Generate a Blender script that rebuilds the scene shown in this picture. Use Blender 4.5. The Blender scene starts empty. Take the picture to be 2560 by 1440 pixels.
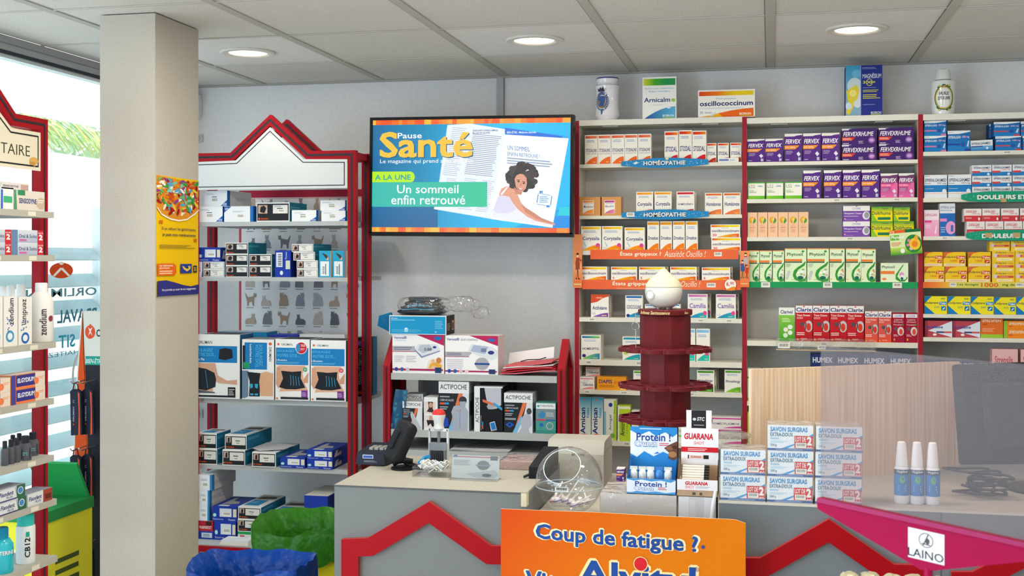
import bpy, math, random
from mathutils import Vector, Matrix
random.seed(7)
sc = bpy.context.scene
COL = sc.collection
PI = math.pi
# ------------------------------------------------------------------ camera, world, lights, exposure
F_PX, CAM_Y, CAM_Z, YAW, HORIZON = 2985.0, -5.41, 1.60, 0.213, 648.4
cam_data = bpy.data.cameras.new('camera')
cam = bpy.data.objects.new('camera', cam_data); COL.objects.link(cam)
cam.location = (0, CAM_Y, CAM_Z); cam.rotation_euler = (PI/2, 0, YAW)
cam_data.sensor_width = 36.0; cam_data.lens = 36.0*F_PX/2560.0
cam_data.shift_y = -(720.0-HORIZON)/2560.0
cam_data.clip_start = 0.05; cam_data.clip_end = 200
cam_data.dof.use_dof = True; cam_data.dof.focus_distance = 4.3; cam_data.dof.aperture_fstop = 8.0
sc.camera = cam
sc.view_settings.view_transform = 'Standard'; sc.view_settings.look = 'None'
sc.view_settings.exposure = 0.12; sc.view_settings.gamma = 1.0
sc.view_settings.use_curve_mapping = False
w = bpy.data.worlds.new('daylight_sky'); sc.world = w; w.use_nodes = True
nt = w.node_tree; nt.nodes.clear()
wo = nt.nodes.new('ShaderNodeOutputWorld'); bg = nt.nodes.new('ShaderNodeBackground')
bg.inputs['Color'].default_value = (0.80, 0.90, 1.0, 1); bg.inputs['Strength'].default_value = 2.8
nt.links.new(bg.outputs[0], wo.inputs[0])

def light(name, kind, loc, rot, energy, color, **kw):
    d = bpy.data.lights.new(name, kind); d.energy = energy; d.color = color
    for k, v in kw.items(): setattr(d, k, v)
    o = bpy.data.objects.new(name, d); COL.objects.link(o); o.location = loc; o.rotation_euler = rot
    return o
light('sun', 'SUN', (-8, -2, 6), (math.radians(38), math.radians(-30), math.radians(0)), 6.5, (1, 0.97, 0.93), angle=0.02)
# daylight through the shop window on the left and an added unseen lamp behind the camera
light('window_daylight', 'AREA', (-2.98, -4.1, 1.2), (0, math.radians(-120), math.radians(40)), 92, (0.66, 0.82, 1.0), shape='RECTANGLE', size=1.9, size_y=3.2)
light('shop_front_daylight', 'AREA', (0.6, -8.3, 1.2), (math.radians(104), 0, 0), 24, (1.0, 0.98, 0.96), shape='RECTANGLE', size=5.2, size_y=2.2)  # fill lamp added before the solid front wall, which has no glazing
for lx, ly, le in ((-1.5, -2.1, 10), (-0.3, -2.1, 15), (0.9, -2.1, 7), (2.0, -2.1, 3), (-1.2, -3.6, 9), (0.6, -3.6, 5), (2.2, -3.6, 5), (-0.3, -5.6, 8), (1.6, -5.6, 7)):
    light('ceiling_lamp_light', 'AREA', (lx, ly, 2.43), (0, 0, 0), le, (1.0, 0.92, 0.78), shape='DISK', size=0.3)  # unseen lamps without fixtures, added to brighten shelves, back wall and column

# ------------------------------------------------------------------ projection of photo measurements to real places
CS, SN = math.cos(YAW), math.sin(YAW)
def WP(px, py, Y):            # point on a wall-parallel plane y=Y
    u = (px-1280.0)/F_PX; dx, dy = u*CS-SN, u*SN+CS
    t = (Y-CAM_Y)/dy
    return t*dx, CAM_Z+(HORIZON-py)/F_PX*t
def WX(px, py, X):            # point on a plane x=X -> (y, z)
    u = (px-1280.0)/F_PX; dx, dy = u*CS-SN, u*SN+CS
    t = X/dx
    return CAM_Y+t*dy, CAM_Z+(HORIZON-py)/F_PX*t
def XW(px, Y): return WP(px, 700, Y)[0]
def ZW(px, py, Y): return WP(px, py, Y)[1]

# ------------------------------------------------------------------ materials
def lin(h):
    if not isinstance(h, str): return h
    r = []
    for i in (0, 2, 4):
        c = int(h[i:i+2], 16)/255.0
        r.append(c/12.92 if c <= 0.04045 else ((c+0.055)/1.055)**2.4)
    return tuple(r)+(1.0,)
MATS = {}
def attr_mat(name, rough=0.5, spec=0.4, metal=0.0, coat=0.0, bump=0.0, bscale=60, emit=0.0, vary=0.0):
    m = bpy.data.materials.new(name); m.use_nodes = True; t = m.node_tree
    b = t.nodes['Principled BSDF']; a = t.nodes.new('ShaderNodeAttribute'); a.attribute_name = 'Col'
    src = a.outputs['Color']
    if vary or bump:
        tc = t.nodes.new('ShaderNodeTexCoord'); n = t.nodes.new('ShaderNodeTexNoise')
        n.inputs['Scale'].default_value = bscale; t.links.new(tc.outputs['Object'], n.inputs['Vector'])
        if vary:
            mx = t.nodes.new('ShaderNodeMix'); mx.data_type = 'RGBA'; mx.blend_type = 'MULTIPLY'; mx.inputs[0].default_value = 1
            mr = t.nodes.new('ShaderNodeMapRange'); mr.inputs['To Min'].default_value = 1-vary; mr.inputs['To Max'].default_value = 1+vary*.5
            t.links.new(n.outputs['Fac'], mr.inputs['Value']); t.links.new(src, mx.inputs[6]); t.links.new(mr.outputs[0], mx.inputs[7]); src = mx.outputs[2]
        if bump:
            bp = t.nodes.new('ShaderNodeBump'); bp.inputs['Strength'].default_value = bump; bp.inputs['Distance'].default_value = 0.003
            t.links.new(n.outputs['Fac'], bp.inputs['Height']); t.links.new(bp.outputs[0], b.inputs['Normal'])
    if emit:
        t.links.new(src, b.inputs['Emission Color']); b.inputs['Emission Strength'].default_value = emit
        b.inputs['Base Color'].default_value = (0.01, 0.01, 0.01, 1)
    else: t.links.new(src, b.inputs['Base Color'])
    b.inputs['Roughness'].default_value = rough; b.inputs['Specular IOR Level'].default_value = spec
    b.inputs['Metallic'].default_value = metal; b.inputs['Coat Weight'].default_value = coat
    MATS[name] = m; return m
attr_mat('card', 0.55, 0.12)
attr_mat('paper', 0.8, 0.1)
attr_mat('gloss', 0.16, 0.5)
attr_mat('plastic', 0.45, 0.16)
attr_mat('rubber', 0.6, 0.3)
attr_mat('metal', 0.3, 0.5, 0.9)
attr_mat('lacquer', 0.45, 0.12, 0, 0.0, vary=0.12, bscale=9)
attr_mat('laminate', 0.5, 0.15, vary=0.05, bscale=240)
attr_mat('paint', 0.85, 0.15, bump=0.25, bscale=180, vary=0.05)
attr_mat('ceramic', 0.12, 0.5, 0, 0.5)
attr_mat('film', 0.3, 0.35, 0, 0.2, bump=0.9, bscale=14)
attr_mat('bagfilm', 0.32, 0.22, 0, 0.0, bump=1.0, bscale=22)
MATS['bagfilm'].node_tree.nodes['Bump'].inputs['Distance'].default_value = 0.012
attr_mat('screen', 0.3, 0.4, emit=1.0)
attr_mat('lamp', 0.3, 0.4, emit=9.0)
attr_mat('leaf', 0.5, 0.3)
def clear_mat(name, tint, white=0.0, wcol=(0.9, 0.9, 0.9, 1), rough=0.05, ior=1.45, bump=0, gl=1.0):
    m = bpy.data.materials.new(name); m.use_nodes = True; t = m.node_tree; t.nodes.clear()
    o = t.nodes.new('ShaderNodeOutputMaterial'); tr = t.nodes.new('ShaderNodeBsdfTransparent'); tr.inputs[0].default_value = tint
    g = t.nodes.new('ShaderNodeBsdfGlossy'); g.inputs['Roughness'].default_value = rough
    fr = t.nodes.new('ShaderNodeLayerWeight'); fr.inputs['Blend'].default_value = 0.5      # 0 when facing, 1 at grazing angles
    pw = t.nodes.new('ShaderNodeMath'); pw.operation = 'POWER'; pw.inputs[1].default_value = 4.0; t.links.new(fr.outputs['Facing'], pw.inputs[0])
    mf = t.nodes.new('ShaderNodeMath'); mf.operation = 'MULTIPLY_ADD'; mf.inputs[1].default_value = 0.6*gl; mf.inputs[2].default_value = 0.045*gl; t.links.new(pw.outputs[0], mf.inputs[0])
    mx = t.nodes.new('ShaderNodeMixShader'); t.links.new(mf.outputs[0], mx.inputs[0]); t.links.new(tr.outputs[0], mx.inputs[1]); t.links.new(g.outputs[0], mx.inputs[2])
    out = mx
    if bump:
        tc = t.nodes.new('ShaderNodeTexCoord'); n = t.nodes.new('ShaderNodeTexNoise'); n.inputs['Scale'].default_value = 30
        t.links.new(tc.outputs['Object'], n.inputs['Vector'])
        bp = t.nodes.new('ShaderNodeBump'); bp.inputs['Strength'].default_value = bump; bp.inputs['Distance'].default_value = 0.01
        t.links.new(n.outputs['Fac'], bp.inputs['Height']); t.links.new(bp.outputs[0], g.inputs['Normal']); t.links.new(bp.outputs[0], fr.inputs['Normal'])
    if white:
        d = t.nodes.new('ShaderNodeBsdfDiffuse'); d.inputs[0].default_value = wcol
        tl = t.nodes.new('ShaderNodeBsdfTranslucent'); tl.inputs[0].default_value = wcol
        ad = t.nodes.new('ShaderNodeMixShader'); ad.inputs[0].default_value = 0.5; t.links.new(d.outputs[0], ad.inputs[1]); t.links.new(tl.outputs[0], ad.inputs[2])
        m2 = t.nodes.new('ShaderNodeMixShader'); m2.inputs[0].default_value = white
        t.links.new(mx.outputs[0], m2.inputs[1]); t.links.new(ad.outputs[0], m2.inputs[2]); out = m2
    t.links.new(out.outputs[0], o.inputs[0]); MATS[name] = m
clear_mat('clear', (0.97, 0.98, 0.98, 1))
clear_mat('bubble', (0.95, 0.96, 0.97, 1), white=0.03, gl=1.9)
clear_mat('glass', (0.93, 0.97, 0.97, 1), white=0.06)
clear_mat('frosted', (0.84, 0.79, 0.80, 1), white=0.11, wcol=(0.42, 0.37, 0.38, 1), rough=0.25, gl=0.35)
clear_mat('wrap', (0.97, 0.97, 0.97, 1), white=0.05, rough=0.12, ior=1.6, bump=1.0, gl=1.6)
def proc(name, c1, c2, scale, rough=0.8, bump=0.0, wave=False, detail=4, spec=0.2):
    m = bpy.data.materials.new(name); m.use_nodes = True; t = m.node_tree; b = t.nodes['Principled BSDF']
    tc = t.nodes.new('ShaderNodeTexCoord'); mp = t.nodes.new('ShaderNodeMapping'); mp.inputs['Scale'].default_value = scale
    n = t.nodes.new('ShaderNodeTexNoise'); n.inputs['Scale'].default_value = 1; n.inputs['Detail'].default_value = detail
    t.links.new(tc.outputs['Object'], mp.inputs[0]); t.links.new(mp.outputs[0], n.inputs['Vector'])
    r = t.nodes.new('ShaderNodeValToRGB'); r.color_ramp.elements[0].position = 0.35; r.color_ramp.elements[1].position = 0.65
    r.color_ramp.elements[0].color = lin(c1); r.color_ramp.elements[1].color = lin(c2)
    t.links.new(n.outputs['Fac'], r.inputs[0]); t.links.new(r.outputs[0], b.inputs['Base Color'])
    b.inputs['Roughness'].default_value = rough; b.inputs['Specular IOR Level'].default_value = spec
    if bump:
        bp = t.nodes.new('ShaderNodeBump'); bp.inputs['Strength'].default_value = bump; bp.inputs['Distance'].default_value = 0.002
        t.links.new(n.outputs['Fac'], bp.inputs['Height']); t.links.new(bp.outputs[0], b.inputs['Normal'])
    MATS[name] = m; return m
proc('wall_paint', 'dedfe0', 'e4e4e5', (60, 60, 60), 0.85, 0.2)
proc('ceiling_tile', 'cfccc6', 'dbd8d2', (120, 120, 120), 0.95, 0.6)
proc('ceiling_tile_smooth', 'dedcda', 'e2e0de', (20, 20, 20), 0.9)
proc('column_plaster', 'b9b3a8', 'c0baaf', (150, 150, 150), 0.9, 0.25)
proc('floor_tile', 'd4cfc6', 'dcd7ce', (3, 3, 3), 0.4)
proc('wood_board', 'cfae8e', 'e8cfb4', (120, 120, 3.0), 0.5, 0.1, detail=6)

# ------------------------------------------------------------------ text shapes
TXT = {}
def text_mesh(s, bold=0.0, shear=0.0, sp=1.0):
    k = (s, bold, shear, sp)
    if k in TXT: return TXT[k]
    c = bpy.data.curves.new('lettering', 'FONT'); c.body = s; c.size = 1; c.resolution_u = 2; c.offset = min(bold, .008); c.shear = shear; c.space_character = sp
    c.fill_mode = 'FRONT'
    o = bpy.data.objects.new('lettering', c); COL.objects.link(o)
    dg = bpy.context.evaluated_depsgraph_get(); e = o.evaluated_get(dg); m = e.to_mesh()
    v = [(p.co.x, p.co.y) for p in m.vertices]; f = [tuple(q.vertices) for q in m.polygons]
    v = [(x, y, 0.0) for x, y in v]
    if bold > .012:
        nb = 4 if bold <= .035 else 8; rb = (bold-.006)*(1.0 if nb == 8 else .8); v0, f0 = list(v), list(f)
        for i in range(nb):
            a = 2*PI*(i+.5)/nb; k0 = len(v); v += [(x+rb*math.cos(a), y+rb*math.sin(a), .2*(i+1)) for x, y, _ in v0]; f += [tuple(q+k0 for q in t) for t in f0]
    e.to_mesh_clear(); bpy.data.objects.remove(o); bpy.data.curves.remove(c)
    if not v: v = [(0, 0, 0)]
    x0 = min(p[0] for p in v); x1 = max(p[0] for p in v); y0 = min(p[1] for p in v); y1 = max(p[1] for p in v)
    W, H = max(x1-x0, 1e-6), max(y1-y0, 1e-6)
    TXT[k] = ([((p[0]-x0)/W, (p[1]-y0)/H, p[2]) for p in v], f, W/H)
    return TXT[k]

# ------------------------------------------------------------------ mesh builder
EPS = 0.0001
class MB:
    def __init__(s): s.v = []; s.f = []; s.c = []; s.m = []; s.mats = []
    def mi(s, mat):
        if mat not in s.mats: s.mats.append(mat)
        return s.mats.index(mat)
    def poly(s, pts, col, mat='card'):
        n = len(s.v); s.v += [tuple(p) for p in pts]; s.f.append(tuple(range(n, n+len(pts))))
        if isinstance(col, list): s.c += [lin(c) for c in col]
        else: s.c += [lin(col)]*len(pts)
        s.m.append(s.mi(mat)); return s
    def mesh(s, verts, faces, col, mat='card'):
        n = len(s.v); s.v += [tuple(p) for p in verts]; k = s.mi(mat); c = lin(col)
        for f in faces:
            s.f.append(tuple(i+n for i in f)); s.c += [c]*len(f); s.m.append(k)
        return s
    def box(s, x0, x1, y0, y1, z0, z1, col, mat='card', top=None, side=None, front=None):
        P = [(x0,y0,z0),(x1,y0,z0),(x1,y1,z0),(x0,y1,z0),(x0,y0,z1),(x1,y0,z1),(x1,y1,z1),(x0,y1,z1)]
        Q = [((0,3,2,1),col),((4,5,6,7),top or col),((0,1,5,4),front or col),((1,2,6,5),side or col),((2,3,7,6),col),((3,0,4,7),side or col)]
        n = len(s.v); s.v += P; k = s.mi(mat)
        for f, c in Q: s.f.append(tuple(i+n for i in f)); s.c += [lin(c)]*4; s.m.append(k)
        return s
    def obox(s, M, hx, hy, hz, col, mat='card'):
        P = [M @ Vector((a*hx, b*hy, c*hz)) for c in (-1, 1) for a, b in ((-1,-1),(1,-1),(1,1),(-1,1))]
        return s.mesh(P, [(0,3,2,1),(4,5,6,7),(0,1,5,4),(1,2,6,5),(2,3,7,6),(3,0,4,7)], col, mat)
    def lathe(s, prof, col, n=32, mat='plastic', c=(0,0), cap=True, a0=0.0):
        V = []; Fc = []
        for r, z in prof:
            for i in range(n):
                a = a0+2*PI*i/n; V.append((c[0]+r*math.cos(a), c[1]+r*math.sin(a), z))
        for j in range(len(prof)-1):
            for i in range(n): Fc.append((j*n+i, j*n+(i+1)%n, (j+1)*n+(i+1)%n, (j+1)*n+i))
        if cap:
            if prof[0][0] > 1e-5: Fc.append(tuple(reversed(range(n))))
            if prof[-1][0] > 1e-5: Fc.append(tuple((len(prof)-1)*n+i for i in range(n)))
        return s.mesh(V, Fc, col, mat)
    def tube(s, pts, r, col, mat='plastic', n=8):
        pts = [Vector(p) for p in pts]; V = []; Fc = []
        up = Vector((0.13, 0.21, 0.97))
        for i, p in enumerate(pts):
            d = (pts[min(i+1, len(pts)-1)]-pts[max(i-1, 0)]).normalized()
            a = d.cross(up)
            if a.length < 0.05: a = d.cross(Vector((1, 0, 0)))
            a.normalize(); b = d.cross(a)
            rr = r[i] if isinstance(r, (list, tuple)) else r
            for k in range(n):
                t = 2*PI*k/n; V.append(p+a*(rr*math.cos(t))+b*(rr*math.sin(t)))
        for j in range(len(pts)-1):
            for k in range(n): Fc.append((j*n+k, (j+1)*n+k, (j+1)*n+(k+1)%n, j*n+(k+1)%n))
        Fc.append(tuple(range(n))); Fc.append(tuple(reversed(range((len(pts)-1)*n, len(pts)*n))))
        return s.mesh(V, Fc, col, mat)
    def prism(s, pts, y0, y1, col, mat='plastic', side=None):   # outline in xz, extruded along y
        n = len(pts)
        ar = sum(pts[i][0]*pts[(i+1)%n][1]-pts[(i+1)%n][0]*pts[i][1] for i in range(n))
        if ar < 0: pts = pts[::-1]
        s.poly([(x, y0, z) for x, z in pts], col, mat); s.poly([(x, y1, z) for x, z in reversed(pts)], col, mat)
        for i in range(n):
            a, b = pts[i], pts[(i+1)%n]
            s.poly([(a[0],y0,a[1]),(a[0],y1,a[1]),(b[0],y1,b[1]),(b[0],y0,b[1])], side or col, mat)
        return s
    def art(s, items, fm, mat='card', k0=1):
        k = k0; st = min(1.0, 36.0/max(1, len(items))); cl = lambda q: min(1.0, max(0.0, q))
        for it in items:
            t = it[0]
            if t == 'r':
                _, a, b, c, d, col = it[:6]
                if isinstance(col, tuple):
                    L = len(col)-1
                    for i in range(L):
                        u0 = a+(c-a)*i/L; u1 = a+(c-a)*(i+1)/L
                        s.poly([fm(u0,b,k),fm(u1,b,k),fm(u1,d,k),fm(u0,d,k)], [col[i],col[i+1],col[i+1],col[i]], mat)
                else: s.poly([fm(a,b,k),fm(c,b,k),fm(c,d,k),fm(a,d,k)], col, mat)
            elif t == 'g':   # vertical gradient bottom, top
                _, a, b, c, d, c0, c1 = it
                s.poly([fm(a,b,k),fm(c,b,k),fm(c,d,k),fm(a,d,k)], [c0,c0,c1,c1], mat)
            elif t == 'p': s.poly([fm(u,v,k) for u, v in it[1]], it[2], mat)
            elif t == 'e':
                _, cu, cv, ru, rv, col = it[:6]; n = 20
                s.poly([fm(cl(cu+ru*math.cos(2*PI*i/n)), cl(cv+rv*math.sin(2*PI*i/n)), k) for i in range(n)], col, mat)
            elif t == 'o':   # ring
                _, cu, cv, ru, rv, th, col = it; n = 24
                for i in range(n):
                    a, b = 2*PI*i/n, 2*PI*(i+1)/n; q = 1-th
                    s.poly([fm(cu+ru*math.cos(a),cv+rv*math.sin(a),k),fm(cu+ru*math.cos(b),cv+rv*math.sin(b),k),fm(cu+q*ru*math.cos(b),cv+q*rv*math.sin(b),k),fm(cu+q*ru*math.cos(a),cv+q*rv*math.sin(a),k)], col, mat)
            elif t == 'w':   # rising swoosh, colour or (left,right)
                _, a, b, c, d, col = it; n = 8; c0, c1 = (col if isinstance(col, tuple) else (col, col))
                A, B = lin(c0), lin(c1); mixc = lambda q: tuple(A[j]+(B[j]-A[j])*q for j in range(4))
                for i in range(n):
                    q0, q1 = i/n, (i+1)/n; h0 = math.sin(q0*PI/2)**0.9; h1 = math.sin(q1*PI/2)**0.9
                    s.poly([fm(a+(c-a)*q0,b,k),fm(a+(c-a)*q1,b,k),fm(a+(c-a)*q1,b+(d-b)*h1,k),fm(a+(c-a)*q0,b+(d-b)*h0+1e-4,k)], [mixc(q0),mixc(q1),mixc(q1),mixc(q0)], mat)
            elif t == 't':
                _, txt, a, b, c, d, col = it[:7]
                bold = it[7] if len(it) > 7 else 0.0; sh = it[8] if len(it) > 8 else 0.0
                V, Fc, asp = text_mesh(txt, bold, sh)
                s.mesh([fm(a+(c-a)*p[0], b+(d-b)*p[1], k+p[2]*st) for p in V], Fc, col, mat); k += 2*st if bold > .035 else 0
            elif t == 'tv':  # text running upwards
                _, txt, a, b, c, d, col = it[:7]; V, Fc, asp = text_mesh(txt, it[7] if len(it) > 7 else 0.0)
                s.mesh([fm(c-(c-a)*p[1], b+(d-b)*p[0], k+p[2]) for p in V], Fc, col, mat)
            elif t == 'td':  # text running downwards
                _, txt, a, b, c, d, col = it[:7]; V, Fc, asp = text_mesh(txt, it[7] if len(it) > 7 else 0.0)
                s.mesh([fm(a+(c-a)*p[1], d-(d-b)*p[0], k+p[2]) for p in V], Fc, col, mat)
            elif t == 'l':   # lines of fine print too small to read
                _, a, b, c, d, n, col = it; rr = random.Random(int((a+b*7+c*13+d*29)*1000))
                for i in range(n):
                    v0 = d-(d-b)*(i+0.75)/n; v1 = d-(d-b)*(i+0.3)/n; e = c-(c-a)*rr.random()*0.3
                    s.poly([fm(a,v0,k),fm(e,v0,k),fm(e,v1,k),fm(a,v1,k)], col, mat)
            elif t == 'b':   # barcode sticker
                _, a, b, c, d = it[:5]
                s.poly([fm(a,b,k),fm(c,b,k),fm(c,d,k),fm(a,d,k)], 'eceae2', mat)
                rr = random.Random(int(a*999+b*77)); x = a+(c-a)*0.12
                while x < c-(c-a)*0.14:
                    ww = (c-a)*(0.02+0.03*rr.random())
                    s.poly([fm(x,b+(d-b)*.3,k+.5*st),fm(x+ww,b+(d-b)*.3,k+.5*st),fm(x+ww,b+(d-b)*.85,k+.5*st),fm(x,b+(d-b)*.85,k+.5*st)], '2a2a2e', mat); x += ww*2.2
            elif t == 'ln':
                _, (a, b), (c, d), wd, col = it
                L = math.hypot(c-a, d-b) or 1; nx, ny = -(d-b)/L*wd/2, (c-a)/L*wd/2
                s.poly([fm(a-nx,b-ny,k),fm(c-nx,d-ny,k),fm(c+nx,d+ny,k),fm(a+nx,b+ny,k)], col, mat)
            k += st
        return s
    def data(s, name, smooth=False):
        me = bpy.data.meshes.new(name); me.from_pydata(s.v, [], s.f)
        at = me.color_attributes.new('Col', 'FLOAT_COLOR', 'CORNER')
        flat = [x for c in s.c for x in c]; at.data.foreach_set('color', flat)
        for mt in s.mats: me.materials.append(MATS[mt])
        me.polygons.foreach_set('material_index', s.m)
        if smooth:
            me.polygons.foreach_set('use_smooth', [True]*len(s.f)); me.update()
            me.set_sharp_from_angle(angle=math.radians(38))
        me.update(); return me
    def build(s, name, parent=None, loc=(0,0,0), rot=(0,0,0), smooth=False, label=None):
        o = bpy.data.objects.new(name, s.data(name, smooth)); COL.objects.link(o)
        o.location = loc; o.rotation_euler = rot
        if parent: o.parent = parent
        if label: o['label'] = label
        return o
def tag(o, label=None, cat=None, group=None, kind=None):
    if label: o['label'] = label
    if cat: o['category'] = cat
    if group: o['group'] = group
    if kind: o['kind'] = kind
    return o
def thing(name, loc, label, cat, group=None, rz=0):
    o = bpy.data.objects.new(name, None); COL.objects.link(o); o.location = loc; o.rotation_euler = (0, 0, rz); o.empty_display_size = 0.05
    return tag(o, label, cat, group)
def ffront(w, h): return lambda u, v, k: (w*(u-.5), -EPS*k, h*v)
def fright(w, h, d): return lambda u, v, k: (w/2+EPS*k, d*u, h*v)
def ftop(w, h, d): return lambda u, v, k: (w*(u-.5), d*v, h+EPS*k)
def fplane(x0, x1, z0, z1, Y): return lambda u, v, k: (x0+(x1-x0)*u, Y-EPS*k, z0+(z1-z0)*v)
def band(pts, wd, closed=False):      # mitred band around a polyline in xz -> list of quads (outer/inner pairs)
    n = len(pts); out = []
    for i in range(n):
        p = Vector(pts[i]).to_2d() if len(pts[i]) > 2 else Vector(pts[i])
        a = Vector(pts[i-1]) if (i > 0 or closed) else None; b = Vector(pts[(i+1)%n]) if (i < n-1 or closed) else None
        d1 = (p-a).normalized() if a is not None else (b-p).normalized(); d2 = (b-p).normalized() if b is not None else d1
        nn = Vector((-(d1.y+d2.y), d1.x+d2.x)); nn.normalize(); c = max(0.3, nn.dot(Vector((-d1.y, d1.x))))
        out.append((p+nn*(wd/2/c), p-nn*(wd/2/c)))
    return out
def add_band(m, pts, wd, y0, y1, col, mat='lacquer', closed=False, side=None):
    B = band(pts, wd, closed); n = len(B)
    for i in range(n if closed else n-1):
        (a, b), (c, d) = B[i], B[(i+1)%n]
        m.prism([tuple(b), tuple(d), tuple(c), tuple(a)], y0, y1, col, mat, side)
ORD = ['first', 'second', 'third', 'fourth', 'fifth', 'sixth', 'seventh', 'eighth', 'ninth']
NUM = ['', 'one', 'two', 'three', 'four', 'five', 'six', 'seven', 'eight', 'nine', 'ten']
def lab(i, n, desc):
    if n == 1: return desc
    if n == 2: return ('left one of the ' if i == 0 else 'right one of the ')+desc
    if i == 0: return 'leftmost of the '+desc
    if i == n-1: return 'rightmost of the '+desc
    return (ORD[i]+' from left of the '+desc) if len(desc.split()) <= 11 else f'{ORD[i]} of the '+desc
# ================================================================== the room
XL, XR, YB, ZC = -2.83, 2.6, -8.6, 2.45
def struct(m, name, **k):
    o = m.build(name, **k); o['kind'] = 'structure'; return o
m = MB(); m.box(XL-.3, XR+.1, YB, .1, -.1, 0, 'c8c2b8', 'floor_tile'); struct(m, 'floor')
m = MB(); m.box(XL-.3, XR+.1, 0, .1, 0, ZC+.2, 'b8bac1', 'wall_paint')
struct(m, 'wall_back')
m = MB(); m.box(XR, XR+.1, YB, 0, 0, ZC+.2, 'b8bac1', 'wall_paint'); struct(m, 'wall_right')
m = MB(); m.box(XL-.3, XR+.1, YB-.1, YB, 0, ZC+.2, 'b8bac1', 'wall_paint'); struct(m, 'wall_front')  # unseen solid wall, added to keep sky light off the counters
m = MB(); m.box(XL-.12, XL, -.25, 0, 0, ZC+.2, 'b8bac1', 'wall_paint'); m.box(XL-.12, XL, YB, -.25, 0, .12, 'b8bac1', 'wall_paint'); struct(m, 'wall_left')
# ceiling with fissured tiles; the tiles that hold lamps are smooth
m = MB(); smooth_cells = [(-2.4, -1.168), (-1.2, -1.168), (0.0, -1.168)]
xs = [-3.0+.6*i for i in range(10)]; ys = [-0.568-.6*i for i in range(14)]
for x in xs:
    x0, x1 = max(x, XL), min(x+.6, XR)
    if x1 <= x0: continue
    for y1, y0 in [(0.0, ys[0])]+[(ys[i], ys[i+1]) for i in range(13)]:
        sm = any(abs(x-a) < .01 and abs(y0-b) < .01 for a, b in smooth_cells)
        m.poly([(x0, y1, ZC), (x1, y1, ZC), (x1, y0, ZC), (x0, y0, ZC)], 'd0ccc4', 'ceiling_tile_smooth' if sm else 'ceiling_tile')
m.box(XL-.3, XR+.1, YB, .1, ZC+.12, ZC+.2, 'cccccc', 'paint')
struct(m, 'ceiling')
m = MB()
for x in xs: 
    if XL < x < XR:
        m.box(x-.017, x+.017, YB, 0, ZC-.004, ZC-.0005, 'b9b7b0', 'paint')
        m.box(x-.0195, x-.017, YB, 0, ZC-.003, ZC-.0008, '77716a', 'paint')
for y in ys:
    m.box(XL, XR, y-.006, y+.006, ZC-.0035, ZC-.0007, 'c6c2ba', 'paint')
    m.box(XL, XR, y+.006, y+.008, ZC-.003, ZC-.0009, '8f8981', 'paint')
m.box(XL, XR, -.02, 0, ZC-.008, ZC-.001, 'b0aea8', 'paint')
struct(m, 'trim_1')
x0 = XW(1243, 0); x1 = XW(1260, 0)
m = MB(); m.box(x0, x1, -.012, -.0005, 1.9, ZC-.008, 'b4b6bc', 'paint'); m.box(x1, x1+.003, -.008, -.0005, 1.9, ZC-.008, '8c8e94', 'paint'); struct(m, 'trim_2')
# window wall: head rail, gasket, glass
m = MB(); m.box(XL-.06, XL, YB, -.25, 2.392, ZC-.001, 'b3b7b9', 'plastic'); m.box(XL, XL+.004, YB, -.25, 2.418, 2.420, '8c9194', 'plastic')
m.box(XL-.05, XL+.003, YB, -.25, 2.380, 2.392, '2d3440', 'rubber'); m.box(XL-.055, XL-.01, YB, -.25, 2.366, 2.380, 'd8e6e8', 'plastic'); m.box(XL-.07, XL, -.29, -.25, .12, 2.38, 'b3b7b9', 'plastic'); struct(m, 'trim_3')
m = MB(); m.box(XL-.045, XL-.037, YB, -.29, .12, 2.366, 'ffffff', 'glass'); struct(m, 'window_1')
# the square column in front of the window
cx0, cx1 = XW(250, -1.66), XW(388, -1.66); cyr = WX(496, 700, cx1)[0]
m = MB(); m.box(cx0, cx1, -1.66, cyr, 0, ZC-.004, 'c8c4bc', 'column_plaster')
o = struct(m, 'pillar')
# plaster mark on its front face
# poster taped on the side of the column
def fside(X, ya, yb, z0, z1): return lambda u, v, k: (X+EPS*k, ya+(yb-ya)*u, z0+(z1-z0)*v)
ya = WX(390, 600, cx1)[0]; yb = WX(494, 600, cx1)[0]; pz1 = WX(390, 437, cx1)[1]; pz0 = WX(390, 741, cx1)[1]
m = MB(); m.box(cx1+.0005, cx1+.0015, ya, yb, pz0, pz1, 'e9bd10', 'paper')
F = fside(cx1+.0016, ya, yb, pz0, pz1)
A = [('p', [(0,1),(1,.97),(1,.72),(.8,.66),(.45,.63),(.12,.67),(0,.72)], 'd8902c')]
rr = random.Random(3)
for i in range(190):
    u = rr.random(); v = .69+.29*rr.random()
    if v < .70+.12*(2*u-1)**2-.02: continue
    col = rr.choice(['a01818', 'e07a18', '7ec0b0', '3f9a48', 'e8dcc8', 'e8c040', '8a3f8f', '5aa0c8', 'c8501c', 'f0e8dc', '6fb06a'])
    a = rr.random()*PI; L, T = .075, .03
    pts = []
    for j in range(8):
        t = 2*PI*j/8; px = L*math.cos(t); py = T*math.sin(t); pts.append((min(1, max(0, u+px*math.cos(a)-py*math.sin(a))), min(.985, v+.42*(px*math.sin(a)+py*math.cos(a)))))
    A.append(('p', pts, col))
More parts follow.
